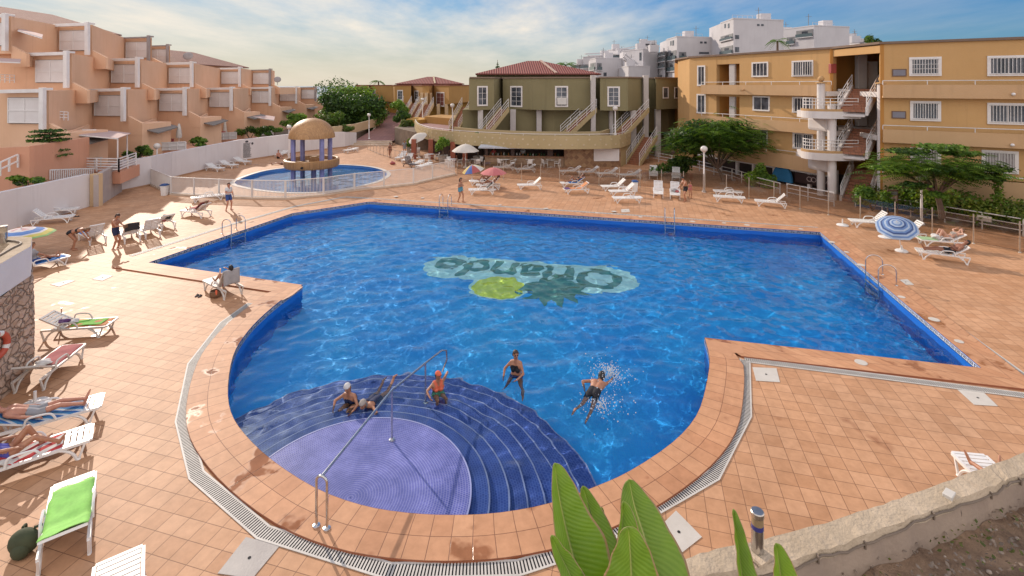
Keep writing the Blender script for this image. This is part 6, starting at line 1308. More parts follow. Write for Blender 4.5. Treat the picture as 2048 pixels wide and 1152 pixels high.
lg_('edge', 'white lounger cut off by the bottom edge of the photo', (236, 1196), (226, 1330), 20)
lg_('kid1', 'leftmost of the three empty loungers along the boundary wall behind the fence', (450, 344), (411, 340), 25)
lg_('kid2', 'middle of the three empty loungers along the boundary wall behind the fence', (478, 337), (438, 334), 25)
lg_('kid3', 'rightmost of the three empty loungers along the boundary wall behind the fence', (504, 330), (466, 327), 25)
lg_('kid4', 'lounger behind the seated sunbather left of the domed canopy', (545, 318), (580, 309), 20)
lg_('kid5', 'flat lounger alone on the far side of the children\'s pool', (684, 307), (718, 302), 8)
lg_('row1', 'rearmost white lounger of the slanting row by the café fence', (786, 325), (818, 314), 40)
lg_('row2', 'second white lounger of the slanting row by the café fence', (797, 331), (832, 318), 40)
lg_('row3', 'dark lounger with a pushed-up back in the slanting row', (836, 338), (806, 331), 60, 'd')
lg_('row4', 'flat white lounger in front of the dark one in the slanting row', (814, 337), (852, 327), 10)
lg_('row5', 'front flat white lounger of the slanting row by the café fence', (828, 341), (868, 332), 8)
lg_('umb1', 'lounger of the rear sunbather under the red parasol', (938, 370), (992, 371), 40)
lg_('umb2', 'lounger of the sunbather in front under the red parasol', (952, 378), (1003, 378), 45)
lg_('umb3', 'empty front lounger beside the red parasol', (938, 388), (990, 387), 40)
lg_('solo', 'single empty lounger with raised back right of the red parasol', (1036, 378), (1084, 377), 42)
lg_('blue', 'lounger with a bright blue towel and a sunbather on it near the glass fence', (1119, 374), (1172, 373), 35)
lg_('oran', 'lounger spread with an orange towel in front of the blue one', (1128, 387), (1178, 385), 35)
lg_('emp1', 'rear of three empty loungers beside the blue-lidded bin', (1202, 381), (1254, 380), 42)
lg_('emp2', 'middle of three empty loungers beside the blue-lidded bin', (1219, 391), (1270, 390), 42)
lg_('emp3', 'front flat one of three empty loungers beside the blue-lidded bin', (1224, 405), (1284, 404), 0)
lg_('face1', 'empty upright lounger facing the pool next to the one with bags', (1317, 404), (1316, 380), 55)
lg_('face2', 'upright lounger facing the pool with bags and towels on its seat', (1351, 407), (1349, 382), 55)
lg_('lamp1', 'rear flat lounger between the lamp post and the glass fence', (1428, 390), (1484, 393), 0)
lg_('lamp2', 'front flat lounger beside the tall lamp post', (1427, 401), (1489, 405), 0)
lg_('far', 'white lounger with raised back nearest the far right pool corner', (1506, 410), (1580, 416), 45)
lg_('uml', 'empty lounger left of the blue striped parasol', (1705, 452), (1774, 456), 48)
lg_('umr', 'empty lounger behind the blue striped parasol', (1768, 473), (1848, 478), 48)
lg_('cpl1', 'lounger with a pale green towel behind the sunbathing man', (1838, 490), (1928, 496), 30)
lg_('cpl2', 'lounger of the sunbathing man by the right glass fence', (1836, 514), (1938, 527), 35)
lg_('legs', 'white lounger mostly hidden behind the near plaster wall', (1938, 942), (2014, 1018), 10)
for i, (x, y, b_) in enumerate(((1010, 341, 30), (1052, 345, 30), (1142, 349, 30), (1178, 351, 35), (1216, 354, 35), (1262, 357, 30), (1307, 360, 55), (1352, 364, 55))):
    k_ = 'leftmost second third fourth fifth sixth seventh rightmost'.split()[i]; lg_('g%d' % i, '%s of the empty loungers standing in the shade beyond the glass fence' % k_, (x - 22 if i < 6 else x, y if i < 6 else y + 3), (x + 20 if i < 6 else x, y - 1 if i < 6 else y - 12), b_)
# towels
def tl(key, label, mat, **k): t, c, rz, back = LG[key]; return towel(label, t, back, TW[mat], **k)
tl('blk', 'black towel hung over a lounger backrest', 'black', y0=.2, y1=1.15, over=1); tl('pill', 'bright blue towel on the lounger beside the stone pillar', 'blue', y0=-1.15, y1=.5)
tl('recl', 'grey towel draped over the backrest of the reader', 'grey', y0=.05, y1=1.35, over=1, w=.6); tl('grn', 'long green towel on the slatted lounger', 'green', y0=-1.0, y1=-.12, w=.42); tl('grn', 'orange towel under the green one at the lounger foot', 'orange', y0=-1.18, y1=-.05, w=.6, z=.352)
tl('red', 'dusty red towel covering a lounger seat', 'red', y0=-1.2, y1=-.1, w=.64); tl('cap', 'blue patterned towel under the sunbather in the black cap', 'bw', y0=-.9, y1=.75); tl('strp', 'red and white striped towel under a reading woman', 'rw', y0=-.75, y1=.75, w=.66)
tl('lime', 'bright lime green towel spread over the near lounger', 'lime', y0=-1.0, y1=.78, w=.64, wr=.018); tl('blue', 'blue towel under the sunbather near the glass fence', 'blue', y0=-.6, y1=.85, over=1); tl('oran', 'orange towel covering a whole lounger', 'orange', y0=-1.1, y1=.7); tl('oran', 'plum cloth at the foot of the orange towel', 'pur', y0=-1.2, y1=-.8, z=.38)
tl('bend', 'blue cloth at the foot of the lounger being tidied', 'blue', y0=-1.25, y1=-.75); tl('pinkp', 'pink towel over the person by the fence kerb', 'red', y0=-.4, y1=.6, z=.56, w=.6); tl('cpl1', 'pale green towel at the foot of a lounger by the right fence', 'pale', y0=-1.2, y1=-.5, w=.66); tl('umb3', 'dark towel on the backrest of the front lounger by the red parasol', 'black', y0=.1, y1=.7)
def heap(label, name, cat, p, r_, mat, seed=1, h=.6):
    """crumpled cloth or soft bag"""
    rnd = random.Random(seed); mb = MB(); mb.ball((0, 0, 0), (r_, r_ * .8, r_ * h), 20); ph = [rnd.random() * 6 for _ in range(6)]
    mb.v = [tuple(Vector(v) * (1 + .16 * math.sin(v[0] * 9 / r_ * .5 + ph[0]) + .13 * math.sin(v[1] * 11 / r_ * .5 + v[2] * 7 / r_ + ph[1])) + Vector((0, 0, r_ * h * .8))) for v in mb.v]; mb.v = [(v[0] + p[0], v[1] + p[1], max(v[2], .0) + p[2]) for v in mb.v]; return tag(mb.build(name, mat, None, smooth=True), label, cat)
def on_l(key, y, x=0, z=.36): t, c, rz, back = LG[key]; return on(t) @ (Vector((x, y, z)) if y < 0 else Vector((x, y * math.cos(R(back)), z + y * math.sin(R(back)))))
heap('plum shirt crumpled on the slatted backrest', 'folded_clothes', 'clothes', on_l('grn', .15, -.05), .16, TW['pur'], 2, .4); heap('white shirt crumpled on the slatted backrest', 'folded_clothes', 'clothes', on_l('grn', -.08, .05), .16, TW['white'], 3, .4); heap('white shirt crumpled at the end of the red towel', 'folded_clothes', 'clothes', on_l('red', -.12, .08), .22, TW['white'], 4, .35)
heap('dark clothes heaped on the cluttered lounger', 'folded_clothes', 'clothes', on_l('clut', .3), .24, TW['black'], 5, .5); heap('red clothes heaped on the cluttered lounger', 'folded_clothes', 'clothes', on_l('clut', .1, .1), .18, TW['red'], 6, .5); heap('grey bag on the upright lounger facing the pool', 'bag', 'bag', on_l('face2', -.2, -.05), .22, TW['grey'], 7, .6); heap('red towel bundle on the upright lounger facing the pool', 'folded_clothes', 'clothes', on_l('face2', -.35, .14), .16, TW['red'], 8, .5)
heap('white towel bundle behind the sunbathing man', 'folded_clothes', 'clothes', on_l('cpl1', -.45), .26, TW['white'], 9, .5); heap('navy cloth on the blue towel beside the stone pillar', 'folded_clothes', 'clothes', on_l('pill', -.55, .1), .16, CLO['navy'], 10, .4); heap('red bag under the rearmost lounger of the slanting row', 'bag', 'bag', G(785, 329), .28, TW['red'], 11, .6)
M_bag = cloth('olive green bag', (.055, .065, .03)); bg_ = thing('backpack', 'olive green backpack on the deck left of the lime towel', 'backpack', G(48, 1105)); p = G(48, 1105); mb = MB(); mb.ball((p.x, p.y, .19), (.24, .17, .2), 18); mb.ball((p.x + .05, p.y - .12, .13), (.15, .1, .13), 12); mb.build('pack_body', M_bag, bg_, smooth=True)
for sx in (-.1, .1): mb = MB(); mb.tube(catmull([Vector((p.x + sx, p.y + .08, .36)), Vector((p.x + sx * 1.6, p.y + .2, .3)), Vector((p.x + sx * 1.8, p.y + .2, .1)), Vector((p.x + sx * 1.3, p.y + .1, .05))], 4), .022, 6); mb.build('strap', M_bag, bg_, smooth=True)
M_wick = cloth('brown wicker', (.20, .11, .06)); p = G(431, 594); bk = thing('basket', 'round brown wicker basket in front of the reader\'s lounger', 'basket', p); mb = MB(); mb.lathe((p.x, p.y, 0), [(.15, 0), (.2, .1), (.19, .24), (.17, .25), (.17, .2), (.12, .03)], 18); mb.build('bowl', M_wick, bk); mb = MB(); mb.tube([Vector((p.x + .18 * math.cos(a), p.y, .22 + .16 * math.sin(a))) for a in (math.pi * i / 10 for i in range(11))], .012, 6); mb.build('handle', M_wick, bk); mb = MB(); mb.ball((p.x + .1, p.y - .12, .2), (.05, .05, .12), 8); mb.build('orange_cloth', CLO['orange'], bk)
M_shoe = cloth('dark sandal', (.05, .045, .05))
for i, ((x, y), lb) in enumerate((((394, 592), 'dark sandal left of the wicker basket'), ((400, 593), 'second dark sandal beside the wicker basket'), ((150, 434), 'dark sandal on the deck by the wall lounger'), ((156, 433.5), 'second dark sandal by the wall lounger'))):
    p = G(x, y); mb = MB(); mb.ball((p.x, p.y, .02), (.05, .13, .022), 12); t = thing('sandal', lb, 'sandal', p); t['group'] = 'loose sandals on the deck'; mb.build('sole', M_shoe, t, smooth=True); mb = MB(); mb.tube([Vector((p.x - .05, p.y + .02, .02)), Vector((p.x, p.y + .04, .07)), Vector((p.x + .05, p.y + .02, .02))], .012, 6); mb.build('sandal_strap', M_shoe, t)
# ---------------------------------------------------------------- parasols
def parasol(name, label, top, pole_base, r_, h, mats, tilt=(0, 0), n=8, stripes=None, base=True, group='open parasols on the deck', base_mat=None):
    """pole from pole_base up to the canopy apex 'top' (both 3-D)"""
    t = thing(name, label, 'parasol', pole_base, 0, group); top, pb = Vector(top), Vector(pole_base); M = (Matrix.Rotation(tilt[0], 3, 'X') @ Matrix.Rotation(tilt[1], 3, 'Y')); prof = [(.02, 0), (.3, -.1), (.62, -.32), (.86, -.6), (1, -.86), (1.0, -1.0)]
    vs, fs, mi = [], [], []; rings = 12
    for q in range(rings + 1):
        f = q / rings; rr = f * r_; z = -h * (f ** 1.7)
        for j in range(n * 2): a = 2 * math.pi * j / (n * 2); k_ = 1.0 if j % 2 == 0 else .965; vs.append(top + M @ Vector((rr * k_ * math.cos(a), rr * k_ * math.sin(a), z + (.02 * f if j % 2 else 0))))
    k = n * 2
    for q in range(rings):
        for j in range(k): fs.append((q * k + j, q * k + (j + 1) % k, (q + 1) * k + (j + 1) % k, (q + 1) * k + j)); mi.append(stripes(q, j // 2) if stripes else (j // 2) % len(mats))
    mb = MB(); mb.v = [tuple(v) for v in vs]; mb.f = fs; mb.mi = mi; c = mb.build('canopy', mats, t); s_ = c.modifiers.new('t', 'SOLIDIFY'); s_.thickness = .012
    mb = MB()
    for j in range(n): a = 2 * math.pi * j / n; mb.beam(top + M @ Vector((0, 0, -.06)), top + M @ Vector((r_ * .97 * math.cos(a), r_ * .97 * math.sin(a), -h - .02)), .012, .012)
    mb.build('ribs', M_white, t); mb = MB(); ax = (top - pb).normalized(); mb.tube([pb, top + ax * .08], .02, 8); mb.build('pole', M_white, t, smooth=True)
    if base: mb = MB(); mb.lathe((pb.x, pb.y, 0.001), [(.26, 0), (.27, .03), (.22, .08), (.08, .11), (.05, .2), (.028, .3)], 20); mb.build('base', base_mat or M_white, t, smooth=True)
    return t
Cm = lambda n, c: mottled(n, c, tuple(x * .85 for x in c), scale=2, rough=.85, bmp=.1)
def up_px(x, y, base): b_ = G(*base); return Vector(((x - 1024) * b_.y / F, b_.y, CH - (y - HZ) * b_.y / F))
parasol('parasol', 'faded red parasol shading two sunbathers on the far deck', up_px(987, 335, (986, 380)), G(986, 380), 1.02, .45, [Cm('faded red canopy', (.52, .15, .15)), Cm('faded red canopy light', (.58, .19, .18))])
parasol('parasol', 'small multicoloured parasol with drooping edge behind the red one', up_px(944, 330, (944, 362)), G(944, 362), .95, .5, [Cm('yellow canopy', (.55, .40, .12)), Cm('blue canopy', (.10, .16, .40)), Cm('red canopy', (.40, .10, .09)), Cm('white canopy', (.6, .56, .5))], tilt=(.1, -.2))
SB = [Cm('pale blue stripe', (.36, .44, .55)), Cm('mid blue stripe', (.13, .22, .42)), Cm('dark blue stripe', (.05, .09, .22))]
parasol('parasol', 'blue striped parasol tilted towards the pool near the right glass fence', up_px(1784, 441, (1803, 503)) + Vector((0, -.3, 0)), G(1803, 503), .86, .34, SB, tilt=(.42, -.28), stripes=lambda q, j: (0, 0, 1, 0, 2, 1, 0, 1, 2, 0, 1, 0)[q])
parasol('parasol', 'rainbow parasol with blue and yellow bands behind the stone pillar', up_px(43, 456, (44, 521)), G(44, 521), 1.2, .34, [Cm('white band', (.60, .56, .54)), Cm('blue band', (.07, .18, .45)), Cm('yellow band', (.58, .48, .12)), Cm('green band', (.25, .42, .15)), Cm('pink band', (.52, .30, .30))], stripes=lambda q, j: (4 if j % 2 else 0, 4 if j % 2 else 0, 4 if j % 2 else 0, 4 if j % 2 else 0, 0, 1, 1, 1, 0, 2, 2, 3)[q])
M_cafe = [Cm('off-white café canopy', (.58, .53, .47))]
parasol('parasol', 'open off-white café parasol left of the bar awning', up_px(931, 288, (931, 335)), G(931, 335), 1.35, .7, M_cafe, group='café parasols')
parasol('parasol', 'tilted off-white café parasol under the end of the curved terrace', up_px(832, 269, (838, 316)), G(838, 316), 1.1, .5, M_cafe, tilt=(.4, -.35), group='café parasols')
def closed_parasol(label, x, y0, y1, Y, base_z):
    c = V3(x, y0, Y); zb = V3(x, y1, Y).z; t = thing('closed_parasol', label, 'parasol', (c.x, Y, base_z), 0, 'folded parasols on the apartment terraces'); mb = MB(); mb.lathe((c.x, Y, zb), [(.2, 0), (.26, .15), (.2, .7), (.1, c.z - zb - .1), (.02, c.z - zb)], 10); mb.build('folded_canopy', M_cafe[0], t, smooth=True); mb = MB(); mb.cyl((c.x, Y, base_z), .025, c.z - base_z, 8); mb.build('pole', M_white, t)
closed_parasol('folded white parasol on the terrace with red chairs in the middle', 358, 247, 276, 47.5, 1.9); closed_parasol('folded white parasol on the terrace nearer the domed canopy', 450, 240, 268, 62, 2.2)
# weighted parasol feet without a parasol
for (x, y), lb in (((70, 812), 'round white parasol foot on the deck in front of the red towel lounger'), ((1685, 451), 'small white parasol foot on the far right deck'), ((1770, 475), 'white parasol foot under the blue striped parasol'), ((265, 331 + 24), 'white parasol foot by the boundary wall')):
    p = G(x, y); t = thing('parasol_stand', lb, 'parasol stand', p, 0, 'white parasol feet standing on the deck'); mb = MB(); mb.lathe((p.x, p.y, .001), [(.3, 0), (.31, .03), (.27, .07), (.07, .09)], 24); mb.build('disc', M_white, t, smooth=True); mb = MB(); mb.cyl((p.x, p.y, .09), .035, .28, 10); mb.build('socket', M_white, t, smooth=True)
p = G(123, 655); t = thing('parasol_pole', 'thin dark parasol pole standing behind the green towel lounger', 'pole', p); mb = MB(); mb.cyl((p.x, p.y, .1), .018, .55, 8); mb.build('pole', M_post, t); mb = MB(); mb.lathe((p.x, p.y, .001), [(.2, 0), (.2, .05), (.03, .1)], 14); mb.build('foot', M_white2, t)
# ---------------------------------------------------------------- lamps, bins, café furniture
M_globe = mottled('frosted lamp globe', (.66, .62, .57), (.58, .54, .49), scale=2, rough=.35, bmp=0)
def lamp(label, x, ytop, base):
    base = Vector(base); Y = base.y; z = CH - (ytop - HZ) * Y / F; t = thing('street_lamp', label, 'lamp', base, 0, 'white globe lamps round the pool'); r_ = .26
    mb = MB(); mb.tube([base, Vector((base.x, base.y, z - r_))], [.075, .05], 10); mb.build('pole', M_trim, t, smooth=True); mb = MB(); mb.ball((base.x, base.y, z), (r_, r_, r_ * .93), 18); mb.build('globe', M_globe, t, smooth=True); mb = MB(); mb.lathe((base.x, base.y, z - r_ - .02), [(.07, 0), (.11, .06), (.1, .09)], 12); mb.build('collar', M_trim, t); mb = MB(); mb.lathe((base.x, base.y, base.z), [(.16, 0), (.15, .12), (.08, .16)], 12); mb.build('base_plate', M_trim, t)
lamp('globe lamp rising in front of the white boundary wall at the left', 314, 292, G(314, 362)); lamp('globe lamp just left of the golden dome', 578, 254, G(578, 318)); lamp('globe lamp at the foot of the sloping path', 737, 230, (-20.3, 71, .4))
lamp('globe lamp on the terrace in front of the ochre building', 905, 211, (-6.9, 58, TZ)); lamp('globe lamp on the terrace edge in front of the olive building', 1233, 217, (10.1, 48.9, 3.15)); lamp('tall globe lamp on the far deck in front of the large feathery tree', 1408, 298, G(1408, 384)); lamp('tall globe lamp beside the blue striped parasol', 1843, 357, G(1843, 449)); lamp('globe lamp among the stairs of the ochre building', 846, 199, (-13.6, 76, 2.2))
def bin_(label, x, y):
    p = G(x, y); t = thing('litter_bin', label, 'bin', p, 0, 'white litter bins with blue lids'); mb = MB(); mb.tube([p + Vector((0, 0, .001)), p + Vector((0, 0, .72))], [.22, .27], 4); M = Matrix.Rotation(R(45), 3, 'Z'); mb.v = [tuple(M @ (Vector(v) - p) + p) for v in mb.v]; mb.build('bin_body', M_white, t, bevel=.02); mb = MB(); mb.box((p.x, p.y, .77), (.44, .44, .08)); mb.box((p.x, p.y, .83), (.3, .3, .05)); mb.build('lid', mottled('blue bin lid', (.03, .10, .30), rough=.4), t, bevel=.015)
bin_('white litter bin with blue lid in the corner of the boundary wall', 329, 391); bin_('white litter bin with blue lid in front of the glass fence', 1270, 383)
def chair_proto():
    t = bpy.data.objects.new('plastic_chair', None); COL.objects.link(t); t.location = (0, 0, 0); mb = MB(); mb.box((0, 0, .44), (.46, .44, .03)); mb.build('seat', M_white, t, bevel=.01); mb = MB(); M = Matrix.Rotation(R(-12), 3, 'X'); mb.box((0, .24, .66), (.44, .03, .42), M=M); mb.build('backrest', M_white, t, bevel=.02)
    for sx in (-1, 1):
        for sy in (-1, 1): mb = MB(); mb.beam((sx * .2, sy * .18, .43), (sx * .24, sy * .24, 0), .04, .04); mb.build('leg', M_white, t)
        mb = MB(); mb.tube([Vector((sx * .24, -.2, .44)), Vector((sx * .25, -.18, .64)), Vector((sx * .25, .2, .66))], .02, 6); mb.build('armrest', M_white, t)
    return t
def table_proto():
    t = bpy.data.objects.new('café_table'.replace('é', 'e'), None); COL.objects.link(t); mb = MB(); mb.lathe((0, 0, .71), [(.42, 0), (.43, .02), (.42, .035)], 20); mb.build('table_top', M_white, t); mb = MB(); mb.cyl((0, 0, .1), .04, .61, 8); mb.build('pedestal', M_white, t); mb = MB(); mb.lathe((0, 0, .0), [(.26, 0), (.24, .05), (.05, .1)], 16); mb.build('foot', M_white, t); return t
ct, tt = chair_proto(), table_proto(); tabs = [(905, 333), (950, 333), (1012, 333), (1058, 333), (1102, 334), (860, 322), (828, 312)]
for i, (x, y) in enumerate(tabs):
    p = G(x, y); q = tt if i == 0 else dup(tt); q.location = p; tag(q, ('round white café table ' + ['left of the café parasol', 'right of the café parasol', 'in front of the left half of the bar counter', 'in front of the middle of the bar counter', 'in front of the right end of the bar counter', 'beside the potted plant', 'under the tilted café parasol'][i]), 'table', 'round white café tables')
    for j in range(3 if i < 5 else 2):
        a = j * 2.1 + i * .9; c = ct if (i, j) == (0, 0) else dup(ct); c.location = (p.x + .72 * math.cos(a), p.y + .72 * math.sin(a), 0); c.rotation_euler = (0, 0, a - math.pi / 2); tag(c, 'white plastic armchair at a round table of the pool café', 'chair', 'white plastic café chairs')
for i, x in enumerate((1005, 1030, 1062, 1090)):
    p = G(x, 322); t = thing('bar_stool', 'pale bar stool in front of the stone bar counter', 'stool', (p.x, 48.7, 0), 0, 'bar stools along the counter'); mb = MB(); mb.lathe((p.x, 48.7, .74), [(.18, 0), (.19, .03), (.17, .06)], 14); mb.build('seat', M_white2, t); mb = MB(); mb.cyl((p.x, 48.7, .03), .025, .71, 8); mb.build('stem', M_post, t); mb = MB(); mb.lathe((p.x, 48.7, 0), [(.2, 0), (.18, .03)], 14); mb.build('foot', M_post, t)
# ---------------------------------------------------------------- the people in the photo
def face_to(a, b_): d = Vector(b_) - Vector(a); return math.atan2(-d.x, d.y)
DIR = lambda dx, dy: math.atan2(-dx, dy)
p = G(457, 421); person('man in white t-shirt and blue shorts standing by the fence kerb', p, DIR(.9, -.45), stand(LH=(-.30, .05, .84), RH=(.10, .34, 1.18), RE=(.7, -.3, -.5), LF=(-.17, 0, .085), RF=(.17, .02, .085)), 'pink', [('t_shirt', 'white', [('pelvis', .45, 1), ('chest', 0, 1), ('shoulder', 0, 1), ('upper_arm', 0, .6)], .02), ('shorts', 'blue', [('pelvis', 0, .7), ('thigh', 0, .62)], .018)], ('brown', 'short'), 1.02, glasses=True)
p = G(231, 499); person('shirtless man in dark swim trunks looking at something in his hands', p, DIR(.95, .1), stand(H=(0, .09, 1.60), face=(0, 1, -.75), LH=(-.07, .36, 1.12), RH=(.07, .36, 1.13), LE=(-.6, -.3, -.6), RE=(.6, -.3, -.6), LF=(-.1, .05, .085), RF=(.1, -.04, .085)), 'tan', [TRUNKS('navy')], ('brown', 'short'), 1.02, cap=None)
ph = thing('handbag', 'small brown pouch held by the shirtless standing man', 'bag', p + Vector((.42, .06, 1.1))); mb = MB(); mb.box(p + Vector((.44, .06, 1.12)), (.1, .2, .16)); mb.build('pouch', M_wick, ph, bevel=.02)
p = G(147, 500); person('woman in black bikini bending over a lounger', p, DIR(.93, .36), dict(P=(0, -.12, .86), C=(0, .34, .98), H=(0, .55, .93), front=(0, .2, -1), face=(0, .75, -.65), side=(-1, 0, 0), LH=(-.16, .62, .42), RH=(.16, .66, .45), LE=(-.8, 0, .2), RE=(.8, 0, .2), LF=(-.11, -.08, .085), RF=(.11, .04, .085), LK=(0, 1, 0), RK=(0, 1, 0), LFT=(-.1, 1, 0), RFT=(.1, 1, 0)), 'tan', [BRIEFS('black'), BTOP('black')], ('fair', 'short'), 1.0, True)
def lounging(key, label, skin, gar, hair, female=False, s=1.0, y=0.0, **k):
    t, c, rz, back = LG[key]; M = on(t); loc = M @ Vector((0, y, 0)); d = {q: k.pop(q) for q in list(k) if q in ('cap', 'glasses')}; return person(label, loc, rz, lie(back, .36, **k), skin, gar, hair, s, female, **d)
t, c, rz, back = LG['pill']; person('person in grey top sitting on the lounger beside the stone pillar', on(t) @ Vector((0, -.05, 0)), rz, dict(P=(0, 0, .47), C=(0, .06, .97), H=(0, .04, 1.19), front=(0, -1, 0), face=(0, -1, -.2), side=(1, 0, 0), LH=(.2, -.45, .55), RH=(-.2, -.45, .55), LF=(.14, -.85, .43), RF=(-.12, -.82, .43), LK=(0, -.2, 1), RK=(0, -.2, 1), LFT=(0, -.4, 1), RFT=(0, -.4, 1)), 'tan', [SHIRT('grey'), TRUNKS('blue')], ('fair', 'short'), .98, True)
lounging('recl', 'woman reading on a lounger at the pool corner with one knee up', 'tan', [SUIT('pink')], ('black', 'short'), True, .95, bentR=.4, bentL=.2, LH=(.12, -.25, .95), RH=(-.12, -.25, .95), face=(0, -1, -.1))
lounging('cap', 'sunbather in black cap lying with arms along the body', 'pink', [TRUNKS('grey')], None, cap='black', LH=(.3, -.2, .42), RH=(-.3, -.2, .44))
lounging('strp', 'woman in blue violet swimsuit lying with one knee raised on a striped towel', 'tan', [SUIT('purple')], ('fair', 'long'), True, bentL=.38, bentR=.1, y=.1, LH=(.25, -.3, .62), RH=(-.22, -.2, .6))
lounging('pinkp', 'person resting under a pink towel on a lounger', 'tan', [SUIT('white')], ('fair', 'short'), True, .95)
lounging('umb1', 'dark-haired sunbather with knees up under the red parasol', 'dark', [BRIEFS('black'), BTOP('black')], ('black', 'short'), True, bentL=.4, bentR=.35, LH=(.15, -.2, .75), RH=(-.15, -.2, .75))
lounging('umb2', 'tanned sunbather stretched out at the front under the red parasol', 'dark', [BRIEFS('red')], ('brown', 'short'), bentL=.15)
lounging('blue', 'sunbather lying on a bright blue towel with an arm behind the head', 'dark', [BRIEFS('black'), BTOP('black')], ('brown', 'short'), True, bentR=.35, LH=(.2, .62, .85), LE=(1, .3, .2))
lounging('cpl2', 'man in black trunks sunbathing by the right glass fence', 'dark', [TRUNKS('black')], ('black', 'short'), s=1.03, LH=(.1, .05, .66), RH=(-.1, .1, .66), bentL=-.02)
lounging('cpl1', 'sunbather with raised knees behind the man in black trunks', 'pale', [BRIEFS('beige'), BTOP('beige')], ('fair', 'short'), True, bentL=.45, bentR=.4, LH=(.2, .5, .9), LE=(1, .2, .4), RH=(-.2, .5, .9), RE=(-1, .2, .4))
lounging('legs', 'sunbather whose bare legs show above the near plaster wall', 'tan', [TRUNKS('navy')], ('brown', 'short'), s=1.0, LF=(.26, -.95, .47), RF=(-.27, -.9, .44), y=.1)
p = G(921, 404.5); person('woman wrapped in a blue towel walking along the far deck', p, DIR(.75, -.5), stand(LF=(-.09, .16, .085), RF=(.09, -.16, .1), RFT=(.1, 1, -.15), LH=(-.08, .2, 1.22), RH=(.1, .2, 1.2), face=(0, 1, -.15)), 'tan', [('towel_wrap', 'teal', [('pelvis', 0, 1), ('chest', 0, .85), ('thigh', 0, .3)], .03)], ('brown', 'long'), .96, True)
p = G(1370, 403); person('man in dark trunks bending over an upright lounger', p, DIR(-.85, -.3), stand(P=(0, -.05, .92), C=(0, .07, 1.39), H=(0, .19, 1.56), face=(0, .8, -.75), LH=(-.12, .42, .92), RH=(.12, .4, .95), RF=(.1, -.16, .085), LF=(-.1, .1, .085)), 'tan', [TRUNKS('black')], ('black', 'short'), 1.03)
p = G(1380, 397); person('small girl in pink bikini standing behind the bending man', p, DIR(.2, -1), stand(LH=(-.28, .02, .9), RH=(.28, .02, .9)), 'tan', [BRIEFS('pink'), BTOP('pink')], ('brown', 'long'), .72, True)
# far figures round the children's pool and the café
FD = .022
p = G(780, 316); person('tanned woman in bikini walking at the far fence', p, DIR(-.3, -1), stand(LF=(-.08, .15, .085), RF=(.08, -.15, .1)), 'dark', [BRIEFS('brown'), BTOP('brown')], ('black', 'long'), .98, True, FD)
p = G(809, 310); person('person in grey beach clothes near the tilted café parasol', p, DIR(.3, -1), stand(LF=(-.14, .1, .085), RF=(.14, -.1, .1)), 'tan', [SHIRT('grey'), TRUNKS('grey')], ('brown', 'short'), .98, False, FD)
p = G(660, 308); person('person in black clothes sitting by the wall behind the domed canopy', p, DIR(.2, -1), stand(P=(0, 0, .45), C=(0, .05, .92), H=(0, .1, 1.14), LF=(-.12, .45, .085), RF=(.12, .45, .085), LK=(0, .6, 1), RK=(0, .6, 1), LH=(-.2, .3, .5), RH=(.2, .3, .5)), 'tan', [SHIRT('black'), ('trousers', 'black', [('pelvis', 0, 1), ('thigh', 0, 1), ('calf', 0, .9)], .02)], ('black', 'short'), 1, False, FD)
st_ = thing('stool', 'low seat under the person in black behind the domed canopy', 'stool', p); mb = MB(); mb.box(p + Vector((0, 0.05, .17)), (.4, .35, .34)); mb.build('seat', M_white2, st_, bevel=.02)
p = G(557, 317); person('sunbather sitting upright left of the domed canopy', p, DIR(.8, -.6), dict(P=(0, 0, .12), C=(0, -.08, .6), H=(0, -.02, .82), LF=(-.12, .65, .085), RF=(.12, .62, .085), LK=(0, .3, 1), RK=(0, .3, 1), LH=(-.2, .3, .3), RH=(.2, .3, .3), LFT=(0, .6, .8), RFT=(0, .6, .8)), 'pink', [TRUNKS('black')], ('brown', 'short'), 1, False, FD)
p = G(563, 329); person('sunbather lying flat on the deck left of the domed canopy', p, DIR(.95, .25), lie(4, .0, bentL=.0), 'dark', [BRIEFS('black')], ('black', 'short'), .98, False, FD)
for i, (x, y, sk, c_, lb) in enumerate(((903, 322, 'dark', 'black', 'person in black top standing by the café tables'), (911, 324, 'tan', 'beige', 'person in light top standing by the café tables'), (1046, 322, 'pale', 'white', 'barman in white shirt behind the middle of the counter'), (988, 322, 'tan', 'red', 'customer in red shirt at the left end of the bar'))):
    q = G(x, y) if i < 2 else (Vector(((x - 1024) * .051, 51.2, 0)) if i == 2 else Vector(((x - 1024) * .051, 50.7, 0))); person(lb, q, DIR(.2, -1), stand(), sk, [SHIRT(c_), TRUNKS('black')], ('black', 'short'), 1, False, FD)
